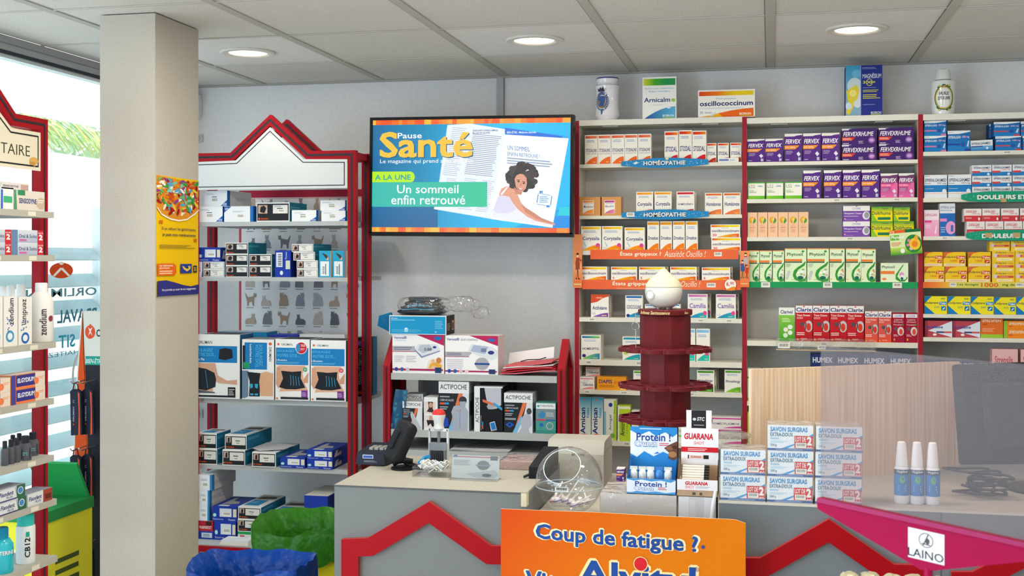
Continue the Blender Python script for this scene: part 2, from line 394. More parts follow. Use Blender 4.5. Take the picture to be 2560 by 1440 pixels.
A += [('p', [(0,.74),(.1,.685),(.3,.65),(.5,.64),(.7,.655),(.9,.71),(1,.745),(1,.735),(.9,.695),(.7,.643),(.5,.628),(.3,.638),(.1,.672),(0,.725)], 'f5efe0'),
 ('t','"',.05,.60,.13,.63,'d0701c',.03),('t','Si je refuse les génériques,',.1,.545,.93,.575,'3c3a50',.01),('t','je paie mes médicaments',.12,.495,.92,.525,'3c3a50',.02),('t','"',.88,.455,.95,.485,'d0701c',.03),
 ('l',.05,.395,.95,.43,3,'8d7d30'),('p',[(0,.17),(.0,.27),(.38,.27),(.44,.25),(.44,.19),(.4,.17)],'df6a1e'),('t','Les médicaments',.05,.245,.36,.262,'f7e9d8',.01),('t','génériques',.05,.222,.28,.24,'f7e9d8',.01),('l',.05,.18,.36,.215,2,'f7d8b8'),
 ('r',.54,.185,.82,.265,'2c3f93'),('p',[(.58,.25),(.62,.22),(.7,.2),(.78,.22),(.8,.25),(.76,.23),(.7,.222),(.64,.235)],'e8c040'),('e',.62,.235,.02,.01,'e8c040'),('e',.75,.24,.02,.01,'e8c040'),('r',.86,.19,.95,.25,'2a2a2e'),('l',.87,.2,.94,.24,3,'e8c040'),
 ('p',[(0,0),(1,0),(1,.085),(.8,.07),(.6,.085),(.4,.11),(.2,.13),(0,.125)],'33347c'),('t','Vos priorités au coeur de nos engagements',.1,.035,.92,.06,'e8e4f0',.01)]
m.art(A, F, 'paper'); o = m.build('poster'); tag(o, 'yellow poster with coloured pills taped to the side of the square column', 'poster')
# small things on the back wall beside the column
x0, z0 = WP(470, 300, 0); x1, z1 = WP(507, 238, 0)
m = MB(); m.prism([(x0, z0+.01), (x1-.008, z0), (x1-.002, z0+.03), (x1, z1-.02), (x1-.004, z1), (x0, z1)], -.07, -.001, 'dfe3e6', 'plastic')
m.box(x0, x1-.02, -.072, -.07, z0+.03, z0+.04, 'b5babd'); tag(m.build('alarm_box'), 'white plastic alarm box high on the back wall behind the column', 'alarm box')
for i, (a, b, l) in enumerate([(336, 356, 'upper'), (1024, 1044, 'lower')]):
    x0, z0 = WP(489, b, 0); x1, z1 = WP(508, a, 0)
    t = thing('wall_switch', ((x0+x1)/2, -.001, z0), f'grey square wall switch, {l} of the two beside the column', 'switch', 'switches on the back wall')
    h = z1-z0; ww = x1-x0
    MB().box(-ww/2, ww/2, -.01, 0, 0, h, 'c3c6cb', 'plastic').build('plate', t)
    mm = MB(); mm.art([('o', .5, .5, .28, .28, .25, '8f9297')], lambda u, v, k: (-ww/2+ww*u, -.011-EPS*k, h*v), 'plastic'); mm.build('button', t)

# ceiling lamps
def downlight(x, y, l):
    t = thing('ceiling_light', (x, y, ZC), l, 'ceiling light', 'round ceiling lights')
    m = MB(); m.lathe([(.078, -.005), (.086, -.009), (.108, -.008), (.112, -.0045), (.112, -.0005), (.079, -.0005)], 'd8d6cf', 40, 'plastic', cap=False); m.build('trim_ring', t, smooth=True)
    m = MB(); m.lathe([(.086, -.0088), (.081, -.003), (.077, -.002)], 'e6c98a', 40, 'metal', cap=False); m.build('reflector', t, smooth=True)
    m = MB(); m.lathe([(.0765, -.0025), (.0765, -.0035)], 'fff3d6', 40, 'lamp'); m.build('lamp', t, label='glowing white disc')
    light('downlight_glow', 'AREA', (x, y, ZC-.012), (0, 0, 0), 2.5, (1.0, 0.90, 0.72), shape='DISK', size=0.15)
downlight(-2.095, -.85, 'lit round ceiling light beside the column top')
downlight(-.893, -.875, 'lit round ceiling light above the television screen')
downlight(.31, -.84, 'lit round ceiling light above the purple medicine boxes')

# ================================================================== outside the window
m = MB(); m.box(-4.3, XL-.1, -9, 3.0, 2.70, 2.80, 'f2f5f7', 'paint'); m.box(-4.3, -4.0, -9, 3.0, 2.46, 2.70, 'f4f6f8', 'paint')
m.box(-4.31, -4.30, -9, -1.2, 2.62, 2.66, '8f98e0', 'paint'); o = m.build('canopy_roof'); o['kind'] = 'structure'
m = MB(); m.box(-30, XL-.3, -14, 30, -.25, -.15, 'd8d4cc', 'paint'); o = m.build('ground'); o['kind'] = 'structure'
# white outside wall
m = MB(); m.box(-5.2, -5.0, 1.15, 3.2, -.15, 2.30, 'f6f6f4', 'paint'); m.box(-5.22, -4.98, 1.13, 3.22, 2.30, 2.36, 'ffffff', 'paint'); m.box(-4.985, -4.98, 1.3, 3.0, 1.2, 1.22, 'dfe0e0', 'paint')
tag(m.build('garden_wall'), 'bright white garden wall outside the window under the palm', 'wall')
# louvre blinds
t = thing('louvre_blind', (-3.25, -1.3, 0), 'white slatted blind outside the window behind the toothpaste shelves', 'blind')
for i in range(14):
    z = .25+i*.125
    if z > 1.72: break
    M = Matrix.Translation((0, 0, z)) @ Matrix.Rotation(math.radians(38), 4, 'Y')
    m = MB(); m.obox(M, .045, 1.25, .004, 'b9d2d6' if i % 3 else 'a6c6cc', 'plastic'); m.build('slat', t)
for s in (-1.24, 1.24): MB().box(-.03, .03, s-.015, s+.015, -.12, 1.86, 'd9e2e4', 'plastic').build('side_rail', t)
# palm and bushes
def frond(m, base, az, el, L, droop, cols):
    p = Vector(base); N = 12; pts = [p.copy()]; e = el
    for i in range(N):
        d = Vector((math.cos(az)*math.cos(e), math.sin(az)*math.cos(e), math.sin(e))); p = p+d*(L/N); pts.append(p.copy()); e -= droop/N
    m.tube(pts, [.014*(1-i/(N+2)) for i in range(N+1)], '9aa850', 'leaf', 5)
    sd = Vector((-math.sin(az), math.cos(az), 0))
    for i in range(1, N+1):
        for j in range(3):
            q = pts[i-1].lerp(pts[i], j/3.0); tdir = (pts[i]-pts[i-1]).normalized()
            ll = .42*math.sin(PI*(i/(N+1.5)))**.6+.08
            for s in (-1, 1):
                d = (sd*s*.8+tdir*.75+Vector((0, 0, -.35))).normalized(); wv = tdir*.012
                a, b = q-wv, q+wv; e1 = q+d*ll*.6+Vector((0, 0, -.02)); e2 = q+d*ll+Vector((0, 0, -.10))
                c = random.choice(cols)
                m.poly([a, b, e1+wv, e1-wv], c, 'leaf'); m.poly([e1-wv, e1+wv, e2], c, 'leaf')
t = thing('palm_tree', (-7.4, 3.5, -.15), 'green and yellow palm tree outside beyond the white roof edge', 'palm tree')
m = MB(); m.tube([(0,0,0),(.05,.03,.8),(0,.06,1.7),(.03,0,2.3)], [.16,.13,.12,.13], '8c7a60', 'paint', 12); m.build('trunk', t)
m = MB()
for i in range(19): frond(m, (.03, 0, 2.3), i*2.4, .35+.9*random.random(), 1.9+.5*random.random(), 1.7, ['7a9a3c', 'a8a044', '5c8434', '9cac54'])
m.build('fronds', t, label='feathery arching fronds')
for j, (bx, by, s, l) in enumerate([(-9.5, 6.5, 2.3, 'pale leafy tree outside, behind the palm fronds'), (-11.5, .2, 2.3, 'pale leafy tree outside, nearer the shelf sign'), (-11.5, 13.5, 2.4, 'pale leafy tree outside, farthest past the white wall')]):
    t = thing('garden_tree', (bx, by, -.15), l, 'tree', 'trees outside the window')
    m = MB(); m.tube([(0,0,0),(.1,0,1.2),(0,.1,2.4)], [.14,.11,.08], '8a7860', 'paint', 10); m.build('trunk', t)
    m = MB()
    for i in range(1300):
        v = Vector((random.gauss(0,1), random.gauss(0,1), random.gauss(0,1))).normalized()*s*(random.random()**.45)
        c = Vector((v.x, v.y, 3.0+v.z*.62)); d = Vector((random.gauss(0,1), random.gauss(0,1), random.gauss(0,1))).normalized(); e = d.orthogonal().normalized()
        m.poly([c, c+d*.12+e*.05, c+d*.26, c+d*.12-e*.05], random.choice(['8aa87c', '7a9a6c', '9cb08c', '86a47c']), 'leaf')
    m.build('foliage', t)
# stickers on the window glass (mirrored, read from the street)
def fglass(pxa, pxb, pya, pyb, X=XL-.0365):
    y0, _ = WX(pxa, 700, X); y1, _ = WX(pxb, 700, X); zt = WX((pxa+pxb)/2, pya, X)[1]; zb = WX((pxa+pxb)/2, pyb, X)[1]
    return lambda u, v, k: (X+EPS*k, y0+(y1-y0)*u, zb+(zt-zb)*v), (y0, y1, zb, zt)
F, _ = fglass(60, 245, 630, 960)
m = MB(); m.poly([F(0,0,0), F(1,0,0), F(1,1,0), F(0,1,0)], 'ffffff', 'glass')
m.art([('e',.48,.86,.16,.06,'e2552a'),('e',.48,.915,.03,.013,'ffffff'),('p',[(.36,.82),(.46,.88),(.5,.88),(.6,.82),(.57,.815),(.48,.865),(.39,.815)],'ffffff'),
 ('t','ORLIMAN',.98,.66,.02,.725,'6fa4b4',.02),('t','PRAVAL',.98,.46,.42,.56,'4f8aa4',.03),('t','OU SIT',.98,.27,.44,.37,'45b4d8',.03),('t','SOUHAITEZ',.98,.21,.3,.245,'7d9fb8'),
 ('o',.8,.05,.18,.2,.16,'dbe6ea')], F, 'paper')
m.build('window_sticker'); o = bpy.data.objects['window_sticker']; tag(o, 'blue and orange sticker lettering on the window glass, read mirrored', 'sticker')

# ================================================================== medicine shelves on the back wall
YF, YK = -.22, -.012
SUP = []
def sup(x0, x1, y0, y1, z): SUP.append((x0, x1, y0, y1, z))
def bay(pl, pr, top, shelves, label, nm='shelf_unit', leftpanel=True, pink='a8323c'):
    xl = XW(pl, YF); xr = XW(pr, YF); xc = (xl+xr)/2
    t = thing(nm, (xc, YF, 0), label, 'shelf unit', 'red and white shelf units on the back wall')
    zt = ZW((pl+pr)/2, top, YF); Z0 = .08
    Dp = YK-YF
    def loc(x): return x-xc
    sides = [(xl-.0, 1)] if leftpanel else []
    sides.append((xr, -1))
    for X, s in ([(xl, 1), (xr, -1)] if leftpanel else [(xr, -1)]):
        m = MB(); a, b = (loc(X)-.019, loc(X)) if s == 1 else (loc(X), loc(X)+.019)
        m.box(a, b, .004, Dp, Z0, zt-.002, 'd9d4c6', 'laminate'); m.box(a, b, 0, .004, Z0, zt-.002, 'a02030', 'laminate')
        m.build('side_panel', t)
    m = MB(); m.box(loc(xl), loc(xr), Dp-.006, Dp, Z0, zt-.02, 'cfcecb', 'paint'); m.build('back_panel', t)
    m = MB(); m.box(loc(xl)+.0005, loc(xr)-.0005, 0, Dp-.007, zt-.024, zt, 'dcd8cc', 'laminate', front='e6e3d9'); 
    for q in (.10, -.17):
        xx = loc(xl)+q if q > 0 else loc(xr)+q
        m.box(xx, xx+.07, .02, .09, zt-.028, zt-.0245, 'c9cac6', 'plastic')
    m.build('top_board', t)
    sup(xl, xr, YF, YK, zt)
    zs = []
    for (yl, yr, th, fc, prices) in shelves:
        za = ZW((pl+pr)/2, (yl+yr)/2, YF); h = th*ZW(0,0,YF)/ZW(0,0,YF)*.00168
        m = MB(); m.box(loc(xl)+.001, loc(xr)-.001, .001, Dp-.007, za-h, za, 'dedace', 'laminate', front=fc or 'e4e0d2')
        s = m.build('shelf', t)
        for px, wpx in prices:
            X = XW(px, YF)
            pm = MB(); ww = wpx*.00085
            pm.box(-ww, ww, -.0012, .0005, -h+.001, -.002, 'e9e4d6', 'paper'); pm.art([('b', .1, .1, .9, .95)], lambda u, v, k: (-ww+2*ww*u, -.0013-EPS*k, -h+.001+(h-.003)*v), 'paper')
            pm.build('price_label', s, loc=(loc(X), 0, za), rot=(0, 0, 0))
        sup(xl, xr, YF, YK, za); zs.append(za)
    m = MB(); m.box(loc(xl)+.001, loc(xr)-.001, .01, Dp-.007, 0, Z0, 'a02030', 'laminate'); m.build('plinth', t)
    return xl, xr, zt, zs
B1 = bay(1447.5, 1855.5, 296, [(411,405,9,None,[]),(539,537,8.5,None,[]),(628,627,10,None,[]),(702,701,10,None,[]),(793,798,11,None,[(1480,18),(1752,18),(1823,18)]),(901,905,14,None,[(1472,18),(1597,16)]),(976,982,11,None,[(1468,18),(1560,22),(1729,16)]),(1104,1110,12,None,[(1567,18)])],
  'left shelf unit, next to the television, holding homeopathy boxes')
B2 = bay(1867, 2295.5, 290, [(404,400,9,None,[]),(497.5,494,10,None,[(2092,20),(2242,18)]),(593.5,591,10,None,[(2125,20)]),(705,705,15,'1f9a58',[(1914,22),(2069,22),(2243,22)]),(850,859,13,None,[(2060,18)]),(1005,1012,11,None,[]),(1110,1120,12,None,[])],
  'middle shelf unit with a green shelf edge, holding cough syrups', leftpanel=False)
B3 = bay(2307.5, 2745, 281, [(377.5,374,10,None,[(2518,22)]),(494,492,10,None,[]),(591,589,9.5,None,[(2362,16)]),(706,708,14,'dfd35a',[(2381,20),(2537,20)]),(785,789,9,None,[]),(842,850,10,None,[]),(955,965,11,None,[]),(1085,1098,12,None,[])],
  'right shelf unit, holding blue and yellow painkiller boxes', leftpanel=False)

# ================================================================== red framed display with blank gable sign
YG, YR = -.55, -.37
def gframe(m, Y, d, col, ink=True, pc=675, e0=465):
    def P(px, py): return WP(px, py, Y)
    xl_, _ = P(675-206, 380); xr_ = P(879, 380)[0]; xa, za = P(675, 300)
    xl_ = XW(527, YR)
    zs = P(879, 386)[1]; xb = P(770, 386)[0]; xb2 = 2*xa-xb-.004
    z0 = .06
    pts = [(xl_, z0), (xl_, zs), (xb2, zs), (xa, za), (xb, zs), (xr_, zs), (xr_, z0)]
    return pts
ptsF = gframe(None, YG, 0, '')
xl_, xr_ = ptsF[0][0], ptsF[-1][0]; gx = (xl_+xr_)/2
t = thing('display_stand', (gx, YG, 0), 'red framed shelf display with a blank white gable sign beside the television', 'display stand')
L = [(x-gx, z) for x, z in ptsF]
def railframe(name, ya, yb):
    m = MB(); add_band(m, L, .036, ya, yb, 'a00a1a', 'lacquer')
    add_band(m, L, .009, ya-.0012, ya+.001, '25242c', 'rubber'); add_band(m, [(x, z) for x, z in L], .022, ya-.0006, ya+.001, '8f1522', 'lacquer')
    return m.build(name, t)
railframe('front_frame', 0, .032); railframe('rear_frame', .18, .212)
m = MB()
for x, z in (L[1], L[5], (L[1][0], .5), (L[5][0], .5)): m.box(x-.014, x+.014, .032, .18, z-.016, z+.012, 'a51726', 'lacquer')
m.build('cross_rail', t)
# sign
P = lambda px, py: (WP(px, py, YG-.004)[0]-gx, WP(px, py, YG-.004)[1])
ax = WP(675, 318, YG)[0]-gx
S = [P(868, 470), P(868, 398), P(760, 398), P(675, 318)]; mirror = [(2*ax-x, z) for x, z in S[:3]]
out = [mirror[0], S[0], S[1], S[2], S[3], mirror[2], mirror[1]]
m = MB(); m.prism(out, -.004, -.001, 'cdd1d4', 'card')
s1 = m.build('sign_panel', t, label='blank white panel with thin black outline')
inn = band(out, .012, True); ins = [tuple(a) for a, b in inn]
cen = (sum(p[0] for p in out)/7, sum(p[1] for p in out)/7)
ins = [tuple(b) if (Vector(b)-Vector(cen)).length < (Vector(a)-Vector(cen)).length else tuple(a) for a, b in band(out, .026, True)]
m = MB(); add_band(m, ins, .0032, -.0052, -.0042, '1c1f26', 'card', True); m.build('outline', s1)
for (a, b, th, fd) in [(555, 553, 12, -.5), (693, 693, 11, -.5), (996, 1001, 15, -.52), (1165, 1170, 12, -.52), (1350, 1358, 20, -.52)]:
    za = ZW(680, (a+b)/2, YG+.035); h = th*.0016
    m = MB(); m.box(L[0][0]+.02, L[6][0]-.02, .034 if a < 1300 else -.075, .46, za-h, za, 'b4b7b8', 'laminate'); m.box(L[6][0]-.045, L[6][0]-.021, .033 if a < 1300 else -.076, .05, za-h-.001, za-.0005, 'c6c0b0', 'laminate'); m.build('shelf', t)
    sup(xl_, xr_, YG-.09, YG+.5, za)
z_ = SUP[-1][4]; MB().box(L[0][0]+.02, L[6][0]-.02, -.094, -.077, z_-.028, z_-.004, 'a00a1a', 'lacquer').build('base_rail', t)
# wall chart of cats
def cat_shape(kind):
    if kind == 0: # sitting
        return [(.2,0),(.85,0),(.98,.05),(.9,.12),(.82,.12),(.85,.35),(.7,.55),(.62,.62),(.66,.75),(.66,1),(.57,.9),(.45,.9),(.36,1),(.33,.75),(.4,.62),(.3,.45),(.27,.1)]
    if kind == 1: # lying
        return [(.05,0),(.95,0),(1,.08),(.97,.3),(.85,.45),(.84,.6),(.86,.78),(.78,.7),(.68,.7),(.6,.78),(.61,.55),(.5,.42),(.2,.4),(.05,.25)]
    if kind == 2: # walking
        return [(.2,0),(.3,0),(.32,.25),(.6,.3),(.68,0),(.78,0),(.78,.4),(.82,.6),(.98,.62),(.98,.95),(.92,.86),(.84,.86),(.78,.95),(.74,.7),(.35,.62),(.22,.62),(.08,.85),(0,.9),(.12,.5),(.18,.3)]
    return [(.1,0),(.8,0),(.95,.05),(.9,.4),(.8,.7),(.6,.85),(.45,.75),(.5,.98),(.4,.92),(.3,.92),(.2,.98),(.15,.7),(.2,.55),(.12,.3)]
x0 = XW(598, 0); x1 = XW(908, 0); z1 = ZW(750, 475, 0); z0 = ZW(750, 905, 0)
m = MB(); m.box(x0, x1, -.0025, -.0008, z0, z1, 'f2f3f5', 'paper'); F = fplane(x0, x1, z0, z1, -.0026)
A = [('r', 0, 0, .02, 1, 'cf5a6c'), ('r', 0, .958, 1, 1, 'b03048'), ('r', 0, .948, 1, .958, 'e8c8cc')]
rr = random.Random(11); rows = [(527,34),(574,30),(621,36),(668,34),(719,34),(766,36),(812,36),(858,34),(900,30)]
for yb_, hh in rows:
    v0 = (905-yb_)/430.; h = hh/430.
    cols = ['9aa2b0', 'b09c8c', '888a92', 'c0ac9c', '70747e', 'ccc0ba', 'aa8c74', 'b4bac2']
    for i in range(7):
        u = .045+i*.136+.01*rr.random(); sh = cat_shape((i*3+int(yb_)) % 4 if rr.random() < .6 else rr.randrange(4)); W_ = .078+.026*rr.random(); fl = rr.random() < .5; c = rr.choice(cols)
        A.append(('p', [(u+W_*(1-a if fl else a), v0+h*b) for a, b in sh], c)); A.append(('r', u+.01, v0-.012, u+.07, v0-.008, '8c8f98'))
        hx = u+W_*((.5 if sh[0][0] != .05 else .73)); 
m.art(A, F, 'paper'); tag(m.build('cat_chart'), 'white wall chart showing rows of cats behind the gable-sign shelves', 'poster')

# ================================================================== low red display behind the left counter
YA, YA2 = -.62, -.42
xa0 = XW(969, YA); xa1 = XW(1404, YA); ac = (xa0+xa1)/2
t = thing('low_display_stand', (ac, YA, 0), 'low red gable-ended shelf display behind the left counter', 'display stand')
def side_house(x, ya, yb, zf, za):   # house outline in yz
    m = MB(); ym = (ya+yb)/2
    pts = [(ya, .06), (ya, zf), (ym, za), (yb, zf), (yb, .06)]; B = band(pts, .03)
    for i in range(4):
        (a, b), (c, d) = B[i], B[i+1]
        q = [tuple(b), tuple(d), tuple(c), tuple(a)]
        for xx, rv in ((x-.015, True), (x+.015, False)):
            pp = [(xx, p[0], p[1]) for p in q]; m.poly(pp if not rv else pp[::-1], 'a00a1a', 'lacquer')
        for j in range(4):
            u, v = q[j], q[(j+1)%4]; m.poly([(x-.015,u[0],u[1]),(x-.015,v[0],v[1]),(x+.015,v[0],v[1]),(x+.015,u[0],u[1])], '9f1624', 'lacquer')
    m.box(x-.004, x+.004, ya-.0165, ya-.0148, .06, zf, '5c0d16', 'lacquer')
    m.poly([(x+.0, ya+.01, .06), (x, yb-.01, .06), (x, yb-.01, zf), (x, ym, za-.02), (x, ya+.01, zf)], '5e1018', 'lacquer')
    return m
zf = ZW(1404, 925, YA); za = ZW(1408, 860, YA+.1)
for s, X in ((0, xa0), (1, xa1)): side_house(X-ac, .0, .2, zf, za).build('side_frame', t)
for (a, th, ex) in ((934, 17, 0), (1076, 19, 0), (1128, 16, 0)):
    zz = ZW(1180, a+(2 if a > 900 else 0), YA); h = th*.0016
    MB().box(xa0-ac+.018, xa1-ac-.018, -.01 if a != 1128 else .0, .42, zz-h, zz, 'b3b6b5', 'laminate').build('shelf', t)
    sup(xa0, xa1, YA-.01, YA+.42, zz)
    if a == 934: ZA1 = zz
    elif a == 1076: ZA2 = zz
    else: ZA3 = zz
MB().box(xa0-ac+.02, xa1-ac-.02, .38, .39, .06, ZA1-.03, '8b8d94', 'laminate').build('back_panel', t)

# ================================================================== counters
YC, ZT = -2.0, .92
c1l, c1r = XW(836, YC), XW(1316, YC); c2l = XW(1797, YC); c2r = 2.0
def zigzag(m, pts, wd, ox, y, seam=None):
    add_band(m, [(x-ox, z) for x, z in pts], wd, y-.018, y, 'a00412', 'lacquer', side='a83a38')
def CP(px, py): return WP(px, py, YC-.018)
# left counter
cc = (c1l+c1r)/2
t = thing('service_counter', (cc, YC, 0), 'grey service counter with red zigzag trim carrying the card terminal', 'counter', 'grey pharmacy counters')
m = MB(); m.box(c1l-cc, c1r-cc, 0, .56, .05, ZT-.002, '787b7a', 'laminate'); m.box(c1l-cc+.03, c1r-cc-.03, .04, .53, 0, .05, '55575c', 'laminate'); m.build('body', t)
m = MB(); m.box(c1l-cc-.0005, c1r-cc+.0005, -.0015, .5605, ZT-.006, ZT, 'aca89e', 'laminate', front='5a5a5a'); m.build('worktop', t)
m = MB()
zigzag(m, [(CP(874, 0)[0], -.0+.2), CP(874, 1370), CP(925, 1368), CP(1072, 1281), CP(1222, 1388), CP(1330, 1390)], .053, cc, 0)
m.build('zigzag_trim', t, label='raised red zigzag band')
m = MB(); a = WP(1303, 1266, YC); b = WP(1319, 1233, YC); m.box(a[0]-cc, c1r-cc+.0008, -.003, .03, a[1], b[1], 'd9cfae', 'paper')
m.art([('p', [(.15,.2),(.5,.35),(.8,.75),(.7,.9),(.3,.6)], 'b9bcbc')], fplane(CP(1290,1)[0]-cc, CP(1303,1)[0]-cc, WP(1,1266,YC)[1], WP(1,1236,YC)[1], -.0016))
m.build('tape_patch', t, label='yellowed tape on the corner')
sup(c1l, c1r, YC, YC+.56, ZT)
# right counter
cc = (c2l+c2r)/2
t = thing('service_counter', (cc, YC, 0), 'grey service counter with red zigzag trim carrying the soap packs', 'counter', 'grey pharmacy counters')
m = MB(); m.box(c2l-cc, c2r-cc, 0, .56, .05, ZT-.002, '757b80', 'laminate'); m.box(c2l-cc+.03, c2r-cc-.03, .04, .53, 0, .05, '55575c', 'laminate')
sx = XW(2353, YC)-cc; m.box(sx-.0012, sx+.0012, -.0008, .001, .05, ZT-.006, '4c5056', 'rubber'); m.build('body', t)
m = MB(); m.box(c2l-cc-.0005, c2r-cc+.0005, -.0015, .5605, ZT-.006, ZT, 'aca89e', 'laminate', front='c9c6ba'); m.build('worktop', t)
m = MB(); zigzag(m, [CP(1800, 1417), CP(1907, 1420), CP(2072, 1327), CP(2228, 1436), CP(2322, 1438)], .053, cc, 0)
m.build('zigzag_trim', t, label='raised red zigzag band'); m = MB(); zigzag(m, [CP(2380, 1455), CP(2440, 1455), CP(2600, 1371), CP(2760, 1460)], .053, cc, 0); m.build('zigzag_trim', t, label='raised red zigzag band')
a = WP(2270, 1399, YC); b = WP(2288, 1381, YC); MB().box(a[0]-cc, b[0]-cc, -.002, -.0005, a[1], b[1], 'dfe3e6', 'paper').build('sticker', t, label='small torn white sticker')
sup(c2l, c2r, YC, YC+.56, ZT)
# lower table between the counters
ZM = .832; cc = (c1r+c2l)/2
t = thing('side_table', (cc, YC+.02, 0), 'low table between the two counters, mostly hidden by display boxes', 'table')
MB().box(c1r-cc+.004, c2l-cc-.004, 0, .84, ZM-.03, ZM, 'b9b4a8', 'laminate').build('tabletop', t)
for sx_ in (-1, 1):
    for sy in (.03, .70): MB().box(sx_*(c2l-c1r)/2*.93-.018, sx_*(c2l-c1r)/2*.93+.018, sy-.015, sy+.02, 0, ZM-.03, '8a8a8a', 'laminate').build('leg', t)
sup(c1r, c2l, YC, YC+.86, ZM)
# ================================================================== printed boxes
K = {}
CACHE = {}
def kind(name, base, front, side=None, top=None, right=None, topart=None, dep=.06, mat='card'):
    K[name] = dict(base=base, front=front, side=side, top=top, right=right, topart=topart, dep=dep, mat=mat)
def boxmesh(kn, w, h, d):
    for (k2, w2, h2, d2), me in CACHE.items():
        if k2 == kn and abs(w2-w) < .05*w and abs(h2-h) < .05*h and abs(d2-d) < 1e-4: return me, w2, h2
    k = K[kn]; m = MB()
    m.box(-w/2, w/2, 0, d, 0, h, k['base'], k['mat'], top=k['top'], side=k['side'])
    m.art(k['front'], ffront(w, h), k['mat'])
    if k['right']:
        m.art(k['right'], fright(w, h, d), k['mat']); m.art(k['right'], lambda u, v, q: (-w/2-EPS*q, d*(1-u), h*v), k['mat'])
    m.art(k['topart'] or [('r', .0, .0, 1, .035, 'c9c6bf')], ftop(w, h, d), k['mat'])
    me = m.data(kn); CACHE[(kn, w, h, d)] = me; return me, w, h
def snap(x, y, z, tol=.03):
    best = None
    for a, b, c, d, s in SUP:
        if a-.005 <= x <= b+.005 and c-.02 <= y <= d+.02 and abs(s-z) < tol and (best is None or abs(s-z) < abs(best-z)): best = s
    return z if best is None else best
def place(kn, rects, Y, name, cat, desc, grp=None, dep=None, pos=None, rz=0, tilt=0, free=False, stack=True):
    out = []; n = len(rects)
    for i, r in enumerate(rects):
        x0, x1, yt, yb = r[:4]; dy = r[4] if len(r) > 4 else 0; rr_ = r[5] if len(r) > 5 else rz
        Yi = Y+dy; xm = (x0+x1)/2
        X0, X1 = XW(x0, Yi), XW(x1, Yi); zb = ZW(xm, yb, Yi); zt = ZW(xm, yt, Yi)
        w_, h_ = (X1-X0)*.985, zt-zb; d_ = dep or K[kn]['dep']
        if abs(rr_) > .01: w_ = w_/math.cos(rr_)
        me, w2, h2 = boxmesh(kn, w_, h_, d_)
        X = (X0+X1)/2
        z = zb if free else snap(X, Yi+.02, zb)
        o = bpy.data.objects.new(name, me); COL.objects.link(o)
        o.location = (X, Yi, z+.0002); o.rotation_euler = (0, tilt, rr_)
        if tilt: o.location.z = z+.0005+abs(math.sin(tilt))*w2/2
        l = (pos[i]+' '+desc) if pos else lab(i, n, desc)
        if pos and pos[i] == '': l = desc
        tag(o, l, cat, (grp or desc) if n > 1 or grp else None)
        if stack: SUP.append((X-w2/2, X+w2/2, Yi, Yi+d_, o.location.z+h2))
        out.append(o)
    return out
MB_ = 'medicine_box'
Y0 = YF+.014     # box fronts stand just behind the shelf edge
NV = '2f3a80'
def boiron(name, band_, title, sub, sw, tcol=NV, tb=.02, title_v=(.42, .55), extra=[], **k):
    kind(name, 'f1ece2', [('r', .05, .88, .95, .965, band_), ('l', .14, .74, .86, .83, 2, '8aa6cf'), ('t', title, .08, title_v[0], .92, title_v[1], tcol, tb)]
         + ([('t', sub, .1, title_v[0]-.08, .9, title_v[0]-.03, '8a93b5')] if sub else []) + [('w', .05, .02, .95, .26, sw), ('l', .62, .06, .88, .1, 1, 'f0e27a')]+extra, **k)
boiron('stodaline', ('e2502c', 'e88660'), 'STODALINE', 'SANS SUCRE', 'ee6a2c', title_v=(.42, .53), dep=.05)
boiron('stodal', ('d8281c', 'e0401c', 'f08a20'), 'STODAL', None, 'd8242c', title_v=(.36, .52), extra=[('t', '3', .12, .02, .4, .12, 'a8c83a', .03)], dep=.06)
boiron('stodal_small', ('d8281c', 'e0401c', 'f08a20'), 'STODAL', None, 'c83028', title_v=(.38, .56), dep=.045)
T5 = 'medicine boxes on the homeopathy shelves'
place('stodaline', [(1462,1494.5,337,411),(1495,1527.5,337,411),(1528,1561,337,410),(1561.5,1594,337,410),(1595,1628,337,409)], Y0, MB_, 'medicine box', 'tall slim white boxes with coral-orange tops, top left shelf', T5)
place('stodal', [(1661,1696,327,407),(1697,1730,325,407),(1731,1765.5,323,406)], Y0, MB_, 'medicine box', 'tall white boxes with red tops behind the upper blue banner', T5)
place('stodal_small', [(1767,1791,358,407,.012),(1794,1822,357,406,.012),(1826,1853,355,406,.012)], Y0, MB_, 'medicine box', 'small white boxes with red tops at the end of the upper shelf', T5)
kind('tube_flat', 'eceae6', [('r', .03, .3, .5, .75, '6a78b8'), ('l', .55, .3, .9, .7, 2, '8a9ac8')], dep=.03)
place('tube_flat', [(1796,1847,396,406,-.012)], Y0, MB_, 'medicine box', 'thin white and blue carton lying before the small red-topped boxes', T5, dep=.018)
def soapart(band_, t, sw): return [('r', .14, .12, .68, .82, 'f4efe6'), ('r', .16, .70, .66, .80, band_), ('l', .18, .62, .64, .67, 1, '9a9ac0'), ('t', t, .18, .42, .64, .56, NV, .01, .2), ('w', .16, .13, .66, .34, sw)]
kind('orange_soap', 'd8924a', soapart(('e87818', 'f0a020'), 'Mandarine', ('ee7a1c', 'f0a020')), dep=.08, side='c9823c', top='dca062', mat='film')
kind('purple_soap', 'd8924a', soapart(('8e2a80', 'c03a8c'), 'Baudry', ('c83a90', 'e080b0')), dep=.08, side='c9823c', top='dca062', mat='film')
place('orange_soap', [(1449.5,1501,491,538)], Y0, 'pastille_pack', 'pastille pack', 'amber cube-shaped pastille pack with an orange label', T5)
place('purple_soap', [(1504,1553,491,538)], Y0, 'pastille_pack', 'pastille pack', 'amber cube-shaped pastille pack with a magenta label', T5)
OR2 = ('f07818', 'f29a18', 'f6c818')
